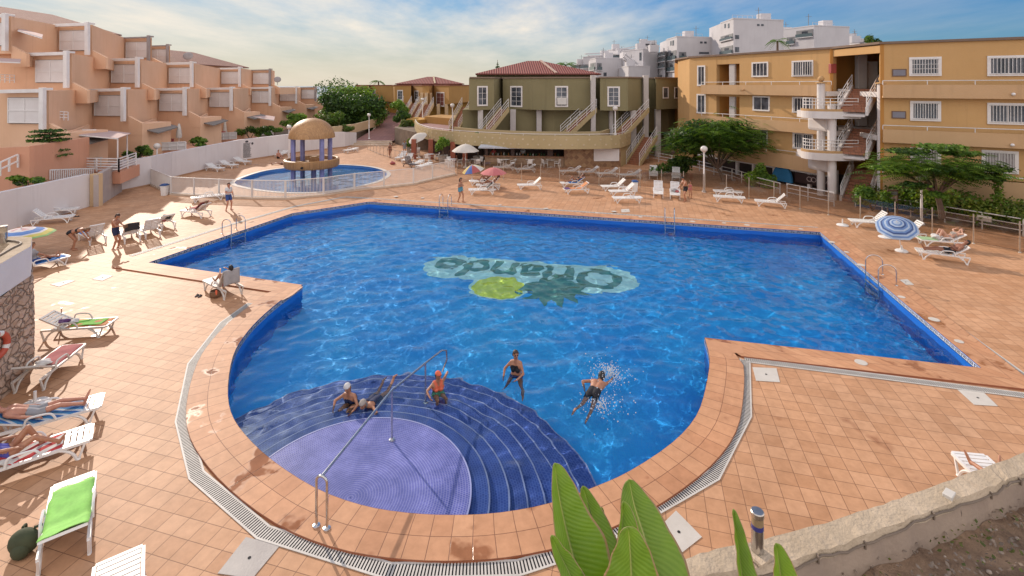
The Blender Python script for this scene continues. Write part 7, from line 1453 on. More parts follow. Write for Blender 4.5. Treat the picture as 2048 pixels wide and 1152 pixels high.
# swimmers: on the steps and in open water
def SWp(x, y): p = G(x, y, WZ); return p
p = SWp(702, 800); person('bather in white cap crouching at the edge of the steps', (p.x, p.y, -1.0), DIR(-.3, -1), dict(P=(0, -.1, .42), C=(0, .08, .86), H=(0, .16, 1.08), face=(-.2, 1, -.3), LH=(-.3, .45, .62), RH=(.25, .4, .6), LF=(-.16, .2, .085), RF=(.16, .15, .085), LK=(0, 1, .6), RK=(0, 1, .6)), 'tan', [SUIT('navy')], ('fair', 'short'), 1, True, cap='white')
p = SWp(734, 812); person('bather in beige cap floating with legs stretched out behind on the steps', (p.x, p.y, WZ - .05), DIR(-.25, -1), dict(P=(0, -.42, -.04), C=(0, .04, .08), H=(0, .2, .22), front=(0, 0, -1), face=(0, 1, -.25), side=(-1, 0, 0), LH=(-.32, .28, -.18), RH=(.32, .26, -.18), LF=(-.15, -1.18, .12), RF=(.2, -1.2, -.1), LK=(0, 0, -1), RK=(0, 0, -1), LFT=(0, -1, -.3), RFT=(0, -1, -.2)), 'tan', [SUIT('navy')], ('grey', 'short'), 1, True, cap='beige')
p = SWp(876, 778); person('child in orange top and cap sitting in the water by the handrail', (p.x, p.y, -.95), DIR(.45, -1), dict(P=(0, 0, .42), C=(0, -.02, .88), H=(0, .02, 1.09), face=(-.5, 1, -.2), LH=(-.2, .15, 1.1), RH=(.35, .35, .7), LF=(-.15, .4, .085), RF=(.15, .42, .085), LK=(0, .4, 1), RK=(0, .4, 1)), 'tan', [('swim_top', 'orange', [('chest', 0, 1), ('shoulder', 0, 1)], .014), ('swim_skirt', 'green', [('pelvis', 0, 1), ('thigh', 0, .3)], .018)], ('brown', 'short'), .92, True, cap='orange')
p = SWp(1032, 748); person('woman in sunglasses standing waist deep in the pool', (p.x, p.y, POOL_Z + .3), DIR(-.35, -1), stand(P=(0, -.02, 1.0), C=(0, .0, 1.48), H=(0, .03, 1.70), face=(-.7, 1, -.15), LH=(-.12, .3, 1.12), RH=(.3, .24, 1.08), LE=(-.8, -.2, -.5), RE=(.8, -.2, -.5), LF=(-.25, .1, .085), RF=(.38, -.1, .085)), 'tan', [BRIEFS('blue'), BTOP('black')], ('brown', 'short'), 1, True, glasses=True)
p = SWp(1193, 775); person('man in dark trunks swimming front crawl with splashes around him', (p.x, p.y, WZ - .03), DIR(.55, 1), dict(P=(0, -.25, .0), C=(0, .24, .05), H=(0, .42, .12), front=(0, 0, -1), face=(0, 1, -.5), side=(-1, 0, 0), LH=(-.3, -.1, -.12), RH=(.24, .72, -.02), LE=(-1, 0, .5), RE=(1, 0, .5), LF=(-.16, -1.08, .0), RF=(.16, -1.05, -.18), LK=(0, 0, -1), RK=(0, 0, -1), LFT=(0, -1, -.2), RFT=(0, -1, -.3)), 'tan', [TRUNKS('black')], ('black', 'short'), 1.05)
sp_ = MB(); random.seed(21); hd_ = p + Vector((.35, .55, .1))
for i in range(620):
    a = random.random() * 6.28; r_ = abs(random.gauss(0, .40)); z = WZ + abs(random.gauss(0, .13)); c0 = hd_ if i % 3 else p + Vector((-.2, -.9, 0)); sp_.ball((c0.x + r_ * math.cos(a) + .15, c0.y + r_ * math.sin(a), z), random.uniform(.006, .020), 4)
tag(sp_.build('water_splash', mottled('splash foam', (.75, .78, .80), rough=.2, bmp=0), None, smooth=True), 'white splash of droplets round the front crawl swimmer', 'splash', kind='stuff')
# ---------------------------------------------------------------- plants
def leaf_mat(name, c, trans=.35, rough=.5):
    m, nt, b = nmat(name); co = coords(nt, kind='World'); f = noise(nt, co, 2.2, 3); col = mixc(nt, ramp(nt, f, .35, .65), c, (c[0] * 1.5 + .01, c[1] * 1.3, c[2] * .9)); L(nt, col, b.inputs['Base Color']); b.inputs['Roughness'].default_value = rough; b.inputs['Specular IOR Level'].default_value = .3
    t = nt.nodes.new('ShaderNodeBsdfTranslucent'); L(nt, mixc(nt, 1.0, col, (1.5, 1.6, .6), 'MULTIPLY'), t.inputs[0]); mx_ = nt.nodes.new('ShaderNodeMixShader'); mx_.inputs[0].default_value = trans; L(nt, b.outputs[0], mx_.inputs[1]); L(nt, t.outputs[0], mx_.inputs[2]); L(nt, mx_.outputs[0], nt.nodes['Material Output'].inputs[0]); return m
LF = {'dk': leaf_mat('dark leaves', (.030, .072, .020)), 'md': leaf_mat('green leaves', (.072, .155, .03)), 'lt': leaf_mat('light leaves', (.135, .24, .042)), 'ol': leaf_mat('olive leaves', (.085, .115, .035)), 'yl': leaf_mat('yellow green leaves', (.15, .20, .04))}
M_bark = mottled('tree bark', (.15, .10, .07), (.09, .06, .045), scale=4, rough=.95, bmp=.7, bs=14)
def leaf_cloud(blobs, n, size, mats, seed=0, flat=.4, shell=.55, aspect=2.0):
    """n leaf quads through the volume of ellipsoid clumps [(x,y,z,rx,ry,rz)]; returns an MB with material slots"""
    rng = np.random.default_rng(seed); bl = np.array(blobs, float); vol = bl[:, 3] * bl[:, 4] * bl[:, 5]; wt = vol ** .7; bi = rng.choice(len(bl), n, p=wt / wt.sum()); d = rng.normal(size=(n, 3)); d /= np.linalg.norm(d, axis=1)[:, None]
    r_ = shell + (1 - shell) * rng.random(n) ** .6; r_ *= 1 + .12 * rng.normal(size=n); c = bl[bi, :3] + d * r_[:, None] * bl[bi, 3:6]
    nrm = d * .6 + rng.normal(size=(n, 3)) * .6 + np.array([0, 0, flat]); nrm /= np.linalg.norm(nrm, axis=1)[:, None]; t = np.cross(nrm, rng.normal(size=(n, 3))); t /= np.linalg.norm(t, axis=1)[:, None]; b = np.cross(nrm, t); s = size * (.6 + .8 * rng.random(n))[:, None]
    P = np.stack([c - t * s * .5 * aspect / 2, c + b * s * .32 - nrm * s * .06, c + t * s * .5 * aspect / 2, c - b * s * .32 - nrm * s * .06], 1).reshape(-1, 3); mb = MB(); mb.v = [tuple(p) for p in P]; mb.f = [(4 * i, 4 * i + 1, 4 * i + 2, 4 * i + 3) for i in range(n)]
    cl = rng.integers(0, len(mats), len(bl)); mi = np.where(rng.random(n) < .6, cl[bi], rng.integers(0, len(mats), n)); mb.mi = [int(v) for v in mi]; return mb
def lumps(c, rx, ry, rz, n, seed, k=.36):
    rnd = random.Random(seed); out = []
    for i in range(n):
        a = rnd.random() * 6.28; q = rnd.random() ** .5; z = rnd.uniform(-.6, .8); w_ = math.sqrt(max(.05, 1 - z * z * .8)); s = rnd.uniform(.7, 1.2) * k; out.append((c[0] + rx * q * w_ * math.cos(a) * .8, c[1] + ry * q * w_ * math.sin(a) * .8, c[2] + rz * z * .75, rx * s, ry * s, rz * s * 1.1))
    return out
def bush(name, label, cat, c, r, n, size, mats, seed, group=None, lump=9, stem=True):
    c = Vector(c); t = thing(name, label, cat, (c.x, c.y, c.z - r[2]), 0, group); mb = leaf_cloud(lumps(c, *r, lump, seed), n, size, mats, seed); mb.build('foliage', [LF[k] for k in 'x'] if 0 else mats, t, recalc=False)
    if stem:
        mb = MB(); rnd = random.Random(seed)
        for i in range(4): a = rnd.random() * 6.28; mb.tube([Vector((c.x, c.y, c.z - r[2])), Vector((c.x + r[0] * .4 * math.cos(a), c.y + r[1] * .4 * math.sin(a), c.z))], [.05, .02], 6)
        mb.build('stems', M_bark, t)
    return t
md3 = [LF['dk'], LF['md'], LF['lt']]
def flame_tree(label, base, c, r, n, seed, mats, fr_len=1.0):
    """spreading crown of feathery drooping fronds on arching limbs"""
    t = thing('feathery_tree', label, 'tree', base); base, c = Vector(base), Vector(c); rnd = random.Random(seed); mb = MB(); fork = base.lerp(Vector((c.x, c.y, c.z - r[2] * .5)), .55); mb.tube(catmull([base, base.lerp(fork, .5) + Vector((.08, .05, 0)), fork], 4), [.17 - .006 * i for i in range(9)], 8); ends = []
    for i in range(13):
        a = i * 2.4 + rnd.random() * .6; q = rnd.uniform(.45, .95); e = c + Vector((r[0] * q * math.cos(a), r[1] * q * math.sin(a), r[2] * rnd.uniform(-.15, .55) * (1.1 - q * .6))); m_ = fork.lerp(e, .5) + Vector((0, 0, r[2] * .18)); mb.tube(catmull([fork, m_, e], 4), [.085 - .008 * k for k in range(9)], 6); ends.append((fork, m_, e))
    mb.build('trunk', M_bark, t, smooth=True); vs, fs, mi = [], [], []
    for i in range(n):
        f, m_, e = rnd.choice(ends); q = rnd.uniform(.35, 1.06); p = f.lerp(m_, q * 2) if q < .5 else m_.lerp(e, (q - .5) * 2); p = p + Vector((rnd.gauss(0, r[0] * .17), rnd.gauss(0, r[1] * .17), rnd.gauss(0, r[2] * .20)))
        hx, hy = (p.x - c.x) / r[0], (p.y - c.y) / r[1]; rr = math.hypot(hx, hy)
        if rr > 1.05: continue
        p.z += r[2] * .40 * (1 - rr * rr) - r[2] * .12; a = math.atan2(hy, hx) + rnd.gauss(0, .9); ln_ = fr_len * rnd.uniform(.6, 1.15); d = Vector((math.cos(a), math.sin(a), rnd.uniform(.0, .3))); s = Vector((-math.sin(a), math.cos(a), rnd.uniform(-.3, .3))); k = rnd.choice((0, 1, 1, 2)); nseg = 7
        for j in range(nseg):
            u = (j + .6) / nseg; q0 = p + d * (ln_ * u) + Vector((0, 0, -.42 * ln_ * u * u)); w_ = ln_ * .30 * math.sin(math.pi * min(1, u * .85 + .12)); st = ln_ / nseg * .30
            for sg in (1, -1):
                o = len(vs); tip = q0 + s * (sg * w_) + d * st * 1.2 + Vector((0, 0, -w_ * .28)); vs += [q0 - d * st, q0 + d * st * .8, tip + d * st * .6, tip - d * st * .5]; fs.append((o, o + 1, o + 2, o + 3)); mi.append(k)
    mb = MB(); mb.v = [tuple(v) for v in vs]; mb.f = fs; mb.mi = mi; mb.build('crown', mats, t, recalc=False); return t
t1 = flame_tree('broad feathery tree in front of the left wing of the yellow apartments', (17.6, 41.6, 0), (16.9, 42.0, 3.2), (4.9, 3.0, 2.6), 2400, 4, [LF['dk'], LF['md'], LF['lt']], .85)
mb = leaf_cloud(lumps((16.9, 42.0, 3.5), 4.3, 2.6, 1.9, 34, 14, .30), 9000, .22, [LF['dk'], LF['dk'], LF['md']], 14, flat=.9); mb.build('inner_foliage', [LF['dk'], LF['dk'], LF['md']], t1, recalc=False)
t2 = flame_tree('feathery tree with lower spreading branches in front of the right wing', (24.6, 28.6, .4), (24.2, 28.7, 3.35), (4.2, 2.5, 1.2), 1000, 9, [LF['dk'], LF['md'], LF['lt']], .8)
pads = [(24.2 + a, 28.7 + b_, z, r_, r_ * .75, .17) for a, b_, z, r_ in ((-2.6, -.3, 3.3, 1.1), (-1.2, .3, 4.2, 1.2), (.3, -.2, 4.5, 1.3), (1.7, .2, 4.1, 1.2), (3.0, -.3, 3.3, 1.1), (-.4, -.9, 3.4, 1.1), (1.2, -1.0, 3.0, 1.0), (-1.9, -1.0, 2.5, .8), (3.7, .2, 2.7, .7), (-.9, -1.2, 2.0, .7))]
mb = leaf_cloud(pads, 6500, .2, [LF['dk'], LF['md'], LF['lt']], 15, flat=1.6, shell=.3); mb.build('layered_foliage', [LF['dk'], LF['md'], LF['lt']], t2, recalc=False)
bush('bush', 'leafy light green bush under the right side of the broad feathery tree', 'bush', (19.6, 39.6, .7), (1.3, 1.0, 1.3), 2600, .2, [LF['md'], LF['lt'], LF['lt']], 31); bush('bush', 'dark bush beside the stairs of the olive building under the feathery tree', 'bush', (14.2, 44.0, .9), (2.2, 1.0, 1.0), 2600, .22, [LF['dk'], LF['md']], 32)
bush('bush', 'bright green shrub overhanging the foot of the stair tower', 'bush', (22.5, 31.2, 1.0), (1.5, .7, .8), 2600, .18, [LF['md'], LF['lt']], 33)
hb = []; rnd = random.Random(8)
for i in range(30): f = i / 29; hb.append((23.8 + f * 7.6 + rnd.uniform(-.5, .5), 32.4 - f * 10.6 + rnd.uniform(-.3, .9), 0.95 + rnd.uniform(-.25, .35), .95, .9, .7))
hg = thing('hedge', 'long untidy hedge behind the right railing', 'hedge', (24, 32, .5)); leaf_cloud(hb, 15000, .17, [LF['md'], LF['ol'], LF['lt'], LF['yl']], 5).build('foliage', [LF['md'], LF['ol'], LF['lt'], LF['yl']], hg, recalc=False)
for i, (x, y) in enumerate(((24.6, 31.9), (27.6, 28.2), (29.2, 26.0))): mb = leaf_cloud([(x + .4, y + .6, 1.6 + .5 * j, .28 - .05 * j, .28, .4) for j in range(4)], 500, .16, [LF['ol'], LF['lt']], 40 + i); t = thing('shrub', 'tall thin shrub rising out of the hedge ' + ('at its left end', 'at its middle', 'at its right end')[i], 'shrub', (x + .4, y + .6, .5)); mb.build('foliage', [LF['ol'], LF['lt']], t, recalc=False); mb = MB(); mb.tube([Vector((x + .4, y + .6, .5)), Vector((x + .4, y + .6, 3.0))], [.04, .012], 6); mb.build('stem', M_bark, t)
# big dark tree and shrubs by the path
def round_tree(label, base, c, r, n, size, mats, seed, lump=26, name='broadleaf_tree'):
    t = thing(name, label, 'tree', base); base, c = Vector(base), Vector(c); mb = MB(); rnd = random.Random(seed); mb.tube([base, base.lerp(c, .6)], [.3 * r[0] / 5 + .05, .15 * r[0] / 5 + .03], 8)
    for i in range(7): a = i * .9; mb.tube([base.lerp(c, .45), c + Vector((r[0] * .6 * math.cos(a), r[1] * .6 * math.sin(a), r[2] * .2))], [.1 * r[0] / 5 + .02, .03], 6)
    mb.build('trunk', M_bark, t); leaf_cloud(lumps(c, *r, lump, seed), n, size, mats, seed).build('crown', mats, t, recalc=False); return t
round_tree('huge dark round tree between the salmon apartments and the path', (-27, 81, 1.8), (-26.0, 80, 3.9), (5.6, 4.5, 3.3), 16000, .42, [LF['dk'], LF['dk'], LF['md']], 51, 40)
round_tree('paler tree crown rising behind the huge dark tree', (-29, 92, 2.5), (-29.5, 92, 6.0), (4.6, 3.5, 2.2), 5000, .45, [LF['md'], LF['ol'], LF['lt']], 52)
bush('bush', 'rounded grey green bush in front of the huge dark tree', 'bush', (-25.6, 71.5, 3.2), (2.0, 1.6, 1.5), 3000, .26, [LF['md'], LF['ol']], 53); bush('bush', 'small clipped bush on the kerb by the path lamp', 'bush', (-23.0, 69.4, 2.0), (1.0, .8, .7), 1400, .2, [LF['ol'], LF['md']], 54)
bush('bush', 'tall light green shrub on the right of the path', 'bush', (-17.5, 77, 4.6), (1.5, 1.5, 1.5), 2600, .26, [LF['md'], LF['lt']], 55); bush('bush', 'dark middle shrub on the right of the path', 'bush', (-16.4, 74.5, 3.4), (1.5, 1.2, 1.2), 2400, .25, [LF['dk'], LF['md']], 56); bush('bush', 'rounded pale shrub nearest the pool on the right of the path', 'bush', (-14.9, 70.8, 2.4), (1.3, 1.0, .8), 2000, .2, [LF['ol'], LF['md']], 57); bush('bush', 'low dark shrub beside the ochre service block', 'bush', (-14.0, 69.5, 1.5), (1.6, .8, .6), 1500, .2, [LF['dk'], LF['md']], 58)
bush('bush', 'dark bush on the left of the huge tree beside the apartments', 'bush', (-31.5, 72, 2.8), (2.2, 1.5, 1.4), 2200, .26, [LF['md'], LF['lt']], 59)
# garden plants behind the white wall
for lb, x, y, Y, r, sd_ in (('low leafy bush behind the near end of the white wall', 58, 362, 30.5, (1.5, .7, .45), 61), ('bush beside the terrace railing under the pink awning', 275, 307, 43, (1.3, .8, .75), 62), ('small bush right of the terrace with the folded parasol', 393, 288, 50, (1.1, .8, .65), 63), ('bush above the white wall left of the lamp by the dome', 500, 264, 62, (1.8, .9, .9), 64), ('small bush at the right end of the salmon terraces', 548, 262, 62, (1.6, .9, .8), 65)):
    bush('bush', lb, 'bush', V3(x, y, Y), r, 1500, .2, [LF['md'], LF['lt'], LF['dk']], sd_, lump=6)
b_ = V3(97, 345, 33); t = thing('layered_tree', 'small tree with flat layered branches in front of the salmon apartments', 'tree', (b_.x, b_.y, 1.0)); mb = MB(); mb.tube([Vector((b_.x, b_.y, 1.0)), Vector((b_.x + .1, b_.y, 3.0)), Vector((b_.x + .05, b_.y, 5.0))], [.1, .07, .03], 8)
bl = []
for z, r_ in ((3.35, 1.1), (3.65, .95), (4.35, 1.05), (4.65, 1.0), (4.95, .8)):
    for i in range(7): a = i * .9 + z; e = Vector((b_.x + r_ * math.cos(a), b_.y + r_ * math.sin(a), z + .05)); mb.tube([Vector((b_.x + .05, b_.y, z - .1)), e], [.03, .012], 5); bl += [(b_.x + r_ * q * math.cos(a), b_.y + r_ * q * math.sin(a), z + .06, .3, .3, .08) for q in (.45, .85)]
mb.build('trunk', M_bark, t); leaf_cloud(bl, 3200, .15, [LF['dk'], LF['md']], 66, flat=1.2).build('crown', [LF['dk'], LF['md']], t, recalc=False)
def palm(label, top, base, r_, seed, name='palm_tree'):
    t = thing(name, label, 'palm tree', base); top, base = Vector(top), Vector(base); mb = MB(); mb.tube([base, base.lerp(top, .5), top], [r_ * .12, r_ * .09, r_ * .08], 8); mb.build('trunk', M_bark, t); vs, fs = [], []; rnd = random.Random(seed)
    for i in range(16):
        a = i * 2.4; up0 = rnd.uniform(-.1, .9); d = Vector((math.cos(a), math.sin(a), 0)); s = Vector((-math.sin(a), math.cos(a), 0)); n = 10
        for j in range(n):
            u = j / n; q = top + d * (r_ * u) + Vector((0, 0, r_ * (up0 * u - .9 * u * u))); w_ = r_ * .22 * math.sin(math.pi * min(1, u * .85 + .1))
            for sg in (1, -1): o = len(vs); vs += [q, q + d * r_ * .06, q + s * sg * w_ + d * r_ * .14 - Vector((0, 0, w_ * .5)), q + s * sg * w_ * .9 + d * r_ * .1 - Vector((0, 0, w_ * .5))]; fs.append((o, o + 1, o + 2, o + 3))
    mb = MB(); mb.v = [tuple(v) for v in vs]; mb.f = fs; mb.mi = [0] * len(fs); mb.build('crown', LF['md'], t, recalc=False)
palm('distant palm top left of the ochre villas\' red roof', V3(757, 163, 120), V3(757, 210, 120), 2.2, 1); palm('distant palm top right of the olive building\'s roof', V3(1131, 129, 110), V3(1131, 190, 110), 2.6, 2); palm('palm standing on the roof behind the yellow apartments', V3(1555, 82, 70), V3(1555, 110, 70), 1.6, 3)
c = V3(995, 128, 120); t = thing('pine_tree', 'distant pointed pine behind the olive building\'s roof', 'tree', (c.x, c.y, 2)); mb = MB(); mb.tube([Vector((c.x, c.y, 2)), c + Vector((0, 0, 1))], [.3, .05], 6); mb.build('trunk', M_bark, t); leaf_cloud([(c.x, c.y, 9.4 + i * .75, 1.5 - i * .25, 1.5 - i * .25, .3) for i in range(6)], 900, .35, [LF['dk']], 71).build('crown', [LF['dk']], t, recalc=False)
for i, (x, y, Y, r_) in enumerate(((1440, 160, 78, 1.6), (1746, 84, 120, 2.2), (662, 186, 130, 5), (690, 180, 140, 5))): bush('tree_top', ('small tree between the olive and yellow buildings', 'tree top beside the small white houses at the upper right', 'dark far tree left of the ochre villas', 'second far tree close to the ochre villas')[i], 'tree', V3(x, y, Y), (r_, r_, r_ * .8), 900, .5, [LF['dk'], LF['md']], 80 + i)
# planters of the café
M_pot = mottled('grey clay pot', (.34, .30, .26), (.26, .22, .19), scale=4, rough=.9, bmp=.4)
def potted(label, x, y, h, r_, seed, mats, leaf=.2):
    p = G(x, y); t = thing('potted_plant', label, 'plant', p); mb = MB(); mb.lathe(p, [(.32, 0), (.48, .35), (.5, .75), (.55, .8), (.5, .82), (.42, .7)], 18); mb.build('pot', M_pot, t, smooth=True); leaf_cloud(lumps((p.x, p.y, .8 + h * .55), r_, r_, h * .5, 8, seed), 1100, leaf, mats, seed).build('foliage', mats, t, recalc=False); mb = MB()
    for k in range(4): mb.tube([Vector((p.x, p.y, .7)), Vector((p.x + .3 * math.cos(k * 1.7), p.y + .3 * math.sin(k * 1.7), .8 + h * .7))], [.03, .012], 5)
    mb.build('stems', M_bark, t)
potted('big potted plant with pale leaves between the brick piers of the café', 886, 326, 1.9, .75, 91, [LF['lt'], LF['md']]); potted('small potted shrub under the tilted café parasol', 822, 310, 1.1, .5, 92, [LF['yl'], LF['md']]); potted('tall potted vine at the left end of the bar counter', 956, 328, 2.5, .5, 93, [LF['md'], LF['dk']])
for x, h in ((900, 312), (1745, 300)): pass
# terrace furniture of the salmon apartments
def garden_table(label, p, z):
    t = thing('terrace_table', label, 'table', (p.x, p.y, z)); mb = MB(); mb.box((p.x, p.y, z + .72), (1.3, .7, .05)); mb.build('table_top', M_white2, t)
    for sx in (-.55, .55):
        for sy in (-.28, .28): mb = MB(); mb.beam((p.x + sx, p.y + sy, z + .69), (p.x + sx, p.y + sy, z), .05, .05, up=(0, 1, 0)); mb.build('leg', M_white2, t)
garden_table('pale terrace table under the pink canvas awning', Vector((p3.x - 2.2, 37.4, 0)), 1.85)
def bench(label, p, z, w_):
    t = thing('terrace_bench', label, 'bench', (p.x, p.y, z)); mb = MB(); mb.box((p.x, p.y, z + .42), (w_, .55, .12)); mb.build('seat', TW['red'], t, bevel=.03); mb = MB(); mb.box((p.x, p.y + .3, z + .7), (w_, .12, .5)); mb.build('backrest', TW['red'], t, bevel=.03)
    for sx in (-1, 1): mb = MB(); mb.box((p.x + sx * (w_ / 2 - .06), p.y, z + .18), (.08, .5, .36)); mb.build('leg', M_plqf, t)
q = V3(432, 268, 61.5); bench('red cushioned bench on the terrace beside the folded parasol', q, V3(440, 281, 60).z, 2.0)
q = V3(330, 283, 47.5); bench('red cushioned bench among clutter on the middle salmon terrace', q, V3(340, 302, 46).z, 1.3)
# ---------------------------------------------------------------- near plaster wall, soil, steel bollard, banana leaves
M_plas = streaked('crumbling cream plaster', (.54, .43, .31), (.42, .33, .23), (.26, .19, .13), scale=2.2, rough=.95)
for n_ in M_plas.node_tree.nodes:
    if n_.type == 'BUMP': n_.inputs['Strength'].default_value = .9; n_.inputs['Distance'].default_value = .03
M_plas2 = streaked('stained plaster face', (.38, .29, .22), (.30, .23, .18), (.18, .13, .10), scale=2.5, rough=.95)
WT = 3.4
bk_ = [G(x, y, WT) for x, y in ((1130, 1188), (1270, 1146), (1400, 1107), (1529, 1078), (1667, 1040), (1800, 996), (1933, 947), (2048, 904), (2200, 842))]
ft_ = [G(x, y, WT) for x, y in ((1130, 1235), (1270, 1190), (1400, 1149), (1591, 1111), (1690, 1080), (1844, 1022), (1978, 969), (2048, 942), (2200, 880))]
nw = thing('garden_wall', 'low crumbling plaster wall curving across the near right corner', 'wall', (bk_[4].x, bk_[4].y, 0)); mb = MB(); rnd = random.Random(2)
def dens(l, n=8): return catmull(l, n)
A_, B__ = dens(bk_), dens(ft_); k = len(A_)
A_ = [Vector((p.x, p.y + rnd.uniform(-.008, .008), WT + rnd.uniform(-.012, .006))) for p in A_]; B__ = [Vector((p.x, p.y + rnd.uniform(-.012, .012), WT - .02 + rnd.uniform(-.02, .01))) for p in B__]
mb.add(A_ + B__ + [Vector((p.x, p.y, 0)) for p in A_], [f for i in range(k - 1) for f in ((i, i + 1, k + i + 1, k + i), (i, 2 * k + i, 2 * k + i + 1, i + 1))]); mb.build('coping', M_plas, nw)
mb = MB(); lip = [p + Vector((.01, -.02, -.07)) for p in B__]; fc_ = [p + Vector((.02, -.05, -.12)) for p in B__]; bt_ = [Vector((p.x + .05, p.y - .06, 2.9)) for p in B__]
mb.add(B__ + lip, [(i, i + 1, k + i + 1, k + i) for i in range(k - 1)]); mb.build('coping_edge', M_plas, nw); mb = MB(); mb.add(lip + bt_, [(i, i + 1, k + i + 1, k + i) for i in range(k - 1)]); mb.build('wall_face', M_plas2, nw)
M_cable = mottled('grey brown cable', (.20, .15, .11), rough=.7); mb = MB(); cb_ = [p + Vector((.0, -.03, -.05 + .02 * math.sin(i * .5))) for i, p in enumerate(B__)]; mb.tube(cb_, .011, 6); cbo = tag(mb.build('cable', M_cable, None, smooth=True), 'grey cable clipped along the edge of the near plaster wall', 'cable')
for i in range(6, k, 7): mb = MB(); p = cb_[i]; mb.box(p + Vector((0, .005, -.01)), (.015, .04, .07)); o = mb.build('cable_clip', M_cable, cbo)
p = G(1895, 990, WT - .03); jb = thing('junction_box', 'small pale junction box on the cable of the near plaster wall', 'box', p); mb = MB(); mb.box(p + Vector((0, -.02, .02)), (.14, .09, .05), rz=R(35)); mb.build('box_body', M_plate, jb, bevel=.006); mb = MB(); mb.tube([p + Vector((.05, -.06, 0)), p + Vector((.07, -.09, -.12)), p + Vector((.07, -.09, -.28))], .011, 6); mb.build('conduit', M_cable, jb)
# garden soil inside the wall, down to under the viewer
m, nt, b = nmat('garden soil'); M_gs = m; co = coords(nt, kind='World'); n1 = noise(nt, co, 3.5, 8, .7); L(nt, mixc(nt, ramp(nt, n1, .38, .66), (.46, .30, .19), (.20, .125, .08)), b.inputs['Base Color']); b.inputs['Roughness'].default_value = 1.0; bump(nt, b, noise(nt, co, 18, 8, .75), 1.0, .08)
mb = MB(); pts = [(p.x + .04, p.y - .05) for p in B__]; n = 18; rnd = random.Random(4); gv = []
for p in pts:
    for j in range(n + 1): f = j / n; gv.append((p[0] + (p[0] * .2 - .5) * f * .6, p[1] - f * 6.5, 3.06 + rnd.uniform(-.03, .03) + .12 * math.sin(p[0] * 2 + f * 9) * f))
mb.add(gv, [(i * (n + 1) + j, (i + 1) * (n + 1) + j, (i + 1) * (n + 1) + j + 1, i * (n + 1) + j + 1) for i in range(len(pts) - 1) for j in range(n)]); tag(mb.build('garden_soil', M_gs, smooth=True), kind='structure')
rb = leaf_cloud([(2.4 + (i % 8) * .5, 2.9 + (i // 8) * .55 + (i % 8) * .17, 3.13, .4, .4, .02) for i in range(32)], 2200, .045, [LF['ol'], M_cable], 17, flat=1.5); tag(rb.build('leaf_litter', [LF['ol'], M_cable], None, recalc=False), 'scattered dry leaf litter on the garden soil', 'leaf litter', kind='stuff')
p = G(1515, 1106, WT); bd = thing('bollard_light', 'steel bollard light with a blue band on the near plaster wall', 'bollard', p); hB = (1106 - 1022) * p.y / F
mb = MB(); mb.cyl(p, .058, hB * .60, 20); mb.build('post', M_steel, bd, smooth=True); mb = MB(); mb.cyl(p + Vector((0, 0, hB * .60)), .0575, hB * .10, 20); mb.build('blue_band', mottled('blue tape', (.05, .05, .22), rough=.4), bd, smooth=True); mb = MB(); mb.cyl(p + Vector((0, 0, hB * .70)), .056, hB * .18, 20); mb.build('lens', mottled('amber lens', (.34, .24, .13), rough=.25, bmp=0), bd, smooth=True)
mb = MB(); mb.lathe(p + Vector((0, 0, hB * .88)), [(.06, 0), (.062, .01), (.062, hB * .11), (.055, hB * .125)], 20); mb.build('cap', M_post, bd, smooth=True); mb = MB(); mb.box(p + Vector((0, -.02, .012)), (.2, .2, .03), rz=R(30)); mb.build('base_plate', M_plas, bd)
# banana leaf material: parallel veins, pale midrib, dry pinkish rim
m, nt, b = nmat('banana leaf'); M_ban = m; uvn = coords(nt, kind='UV'); sp = nt.nodes.new('ShaderNodeSeparateXYZ'); L(nt, uvn, sp.inputs[0])
ab = nt.nodes.new('ShaderNodeMath'); ab.operation = 'ABSOLUTE'; L(nt, sp.outputs[0], ab.inputs[0]); mm = nt.nodes.new('ShaderNodeMath'); mm.operation = 'MULTIPLY_ADD'; L(nt, ab.outputs[0], mm.inputs[0]); mm.inputs[1].default_value = -.10; L(nt, sp.outputs[1], mm.inputs[2])
cbn = nt.nodes.new('ShaderNodeCombineXYZ'); L(nt, mm.outputs[0], cbn.inputs[0]); wv = nt.nodes.new('ShaderNodeTexWave'); L(nt, cbn.outputs[0], wv.inputs[0]); wv.inputs['Scale'].default_value = 13; wv.inputs['Distortion'].default_value = .6; wv.inputs['Detail'].default_value = 2
base = mixc(nt, ramp(nt, noise(nt, coords(nt, kind='World'), 5, 4), .35, .7), (.225, .345, .045), (.165, .275, .032)); base = mixc(nt, ramp(nt, wv.outputs[0], .2, .8, (0, 0, 0), (.35, .35, .35)), base, (.29, .40, .07))
base = mixc(nt, ramp(nt, ab.outputs[0], .012, .05, (1, 1, 1), (0, 0, 0)), base, (.45, .47, .18)); rim_n = nt.nodes.new('ShaderNodeMath'); rim_n.operation = 'ADD'; L(nt, ab.outputs[0], rim_n.inputs[0]); nn_ = nt.nodes.new('ShaderNodeMath'); nn_.operation = 'MULTIPLY'; L(nt, noise(nt, coords(nt, kind='World'), 14, 3), nn_.inputs[0]); nn_.inputs[1].default_value = .06; L(nt, nn_.outputs[0], rim_n.inputs[1])
base = mixc(nt, ramp(nt, rim_n.outputs[0], .945, .985), base, (.42, .30, .20)); L(nt, base, b.inputs['Base Color']); b.inputs['Roughness'].default_value = .5; bump(nt, b, wv.outputs[0], .22, .008)
tr = nt.nodes.new('ShaderNodeBsdfTranslucent'); L(nt, mixc(nt, 1.0, base, (1.9, 1.8, .5), 'MULTIPLY'), tr.inputs[0]); mx_ = nt.nodes.new('ShaderNodeMixShader'); mx_.inputs[0].default_value = .42; L(nt, b.outputs[0], mx_.inputs[1]); L(nt, tr.outputs[0], mx_.inputs[2]); L(nt, mx_.outputs[0], nt.nodes['Material Output'].inputs[0])
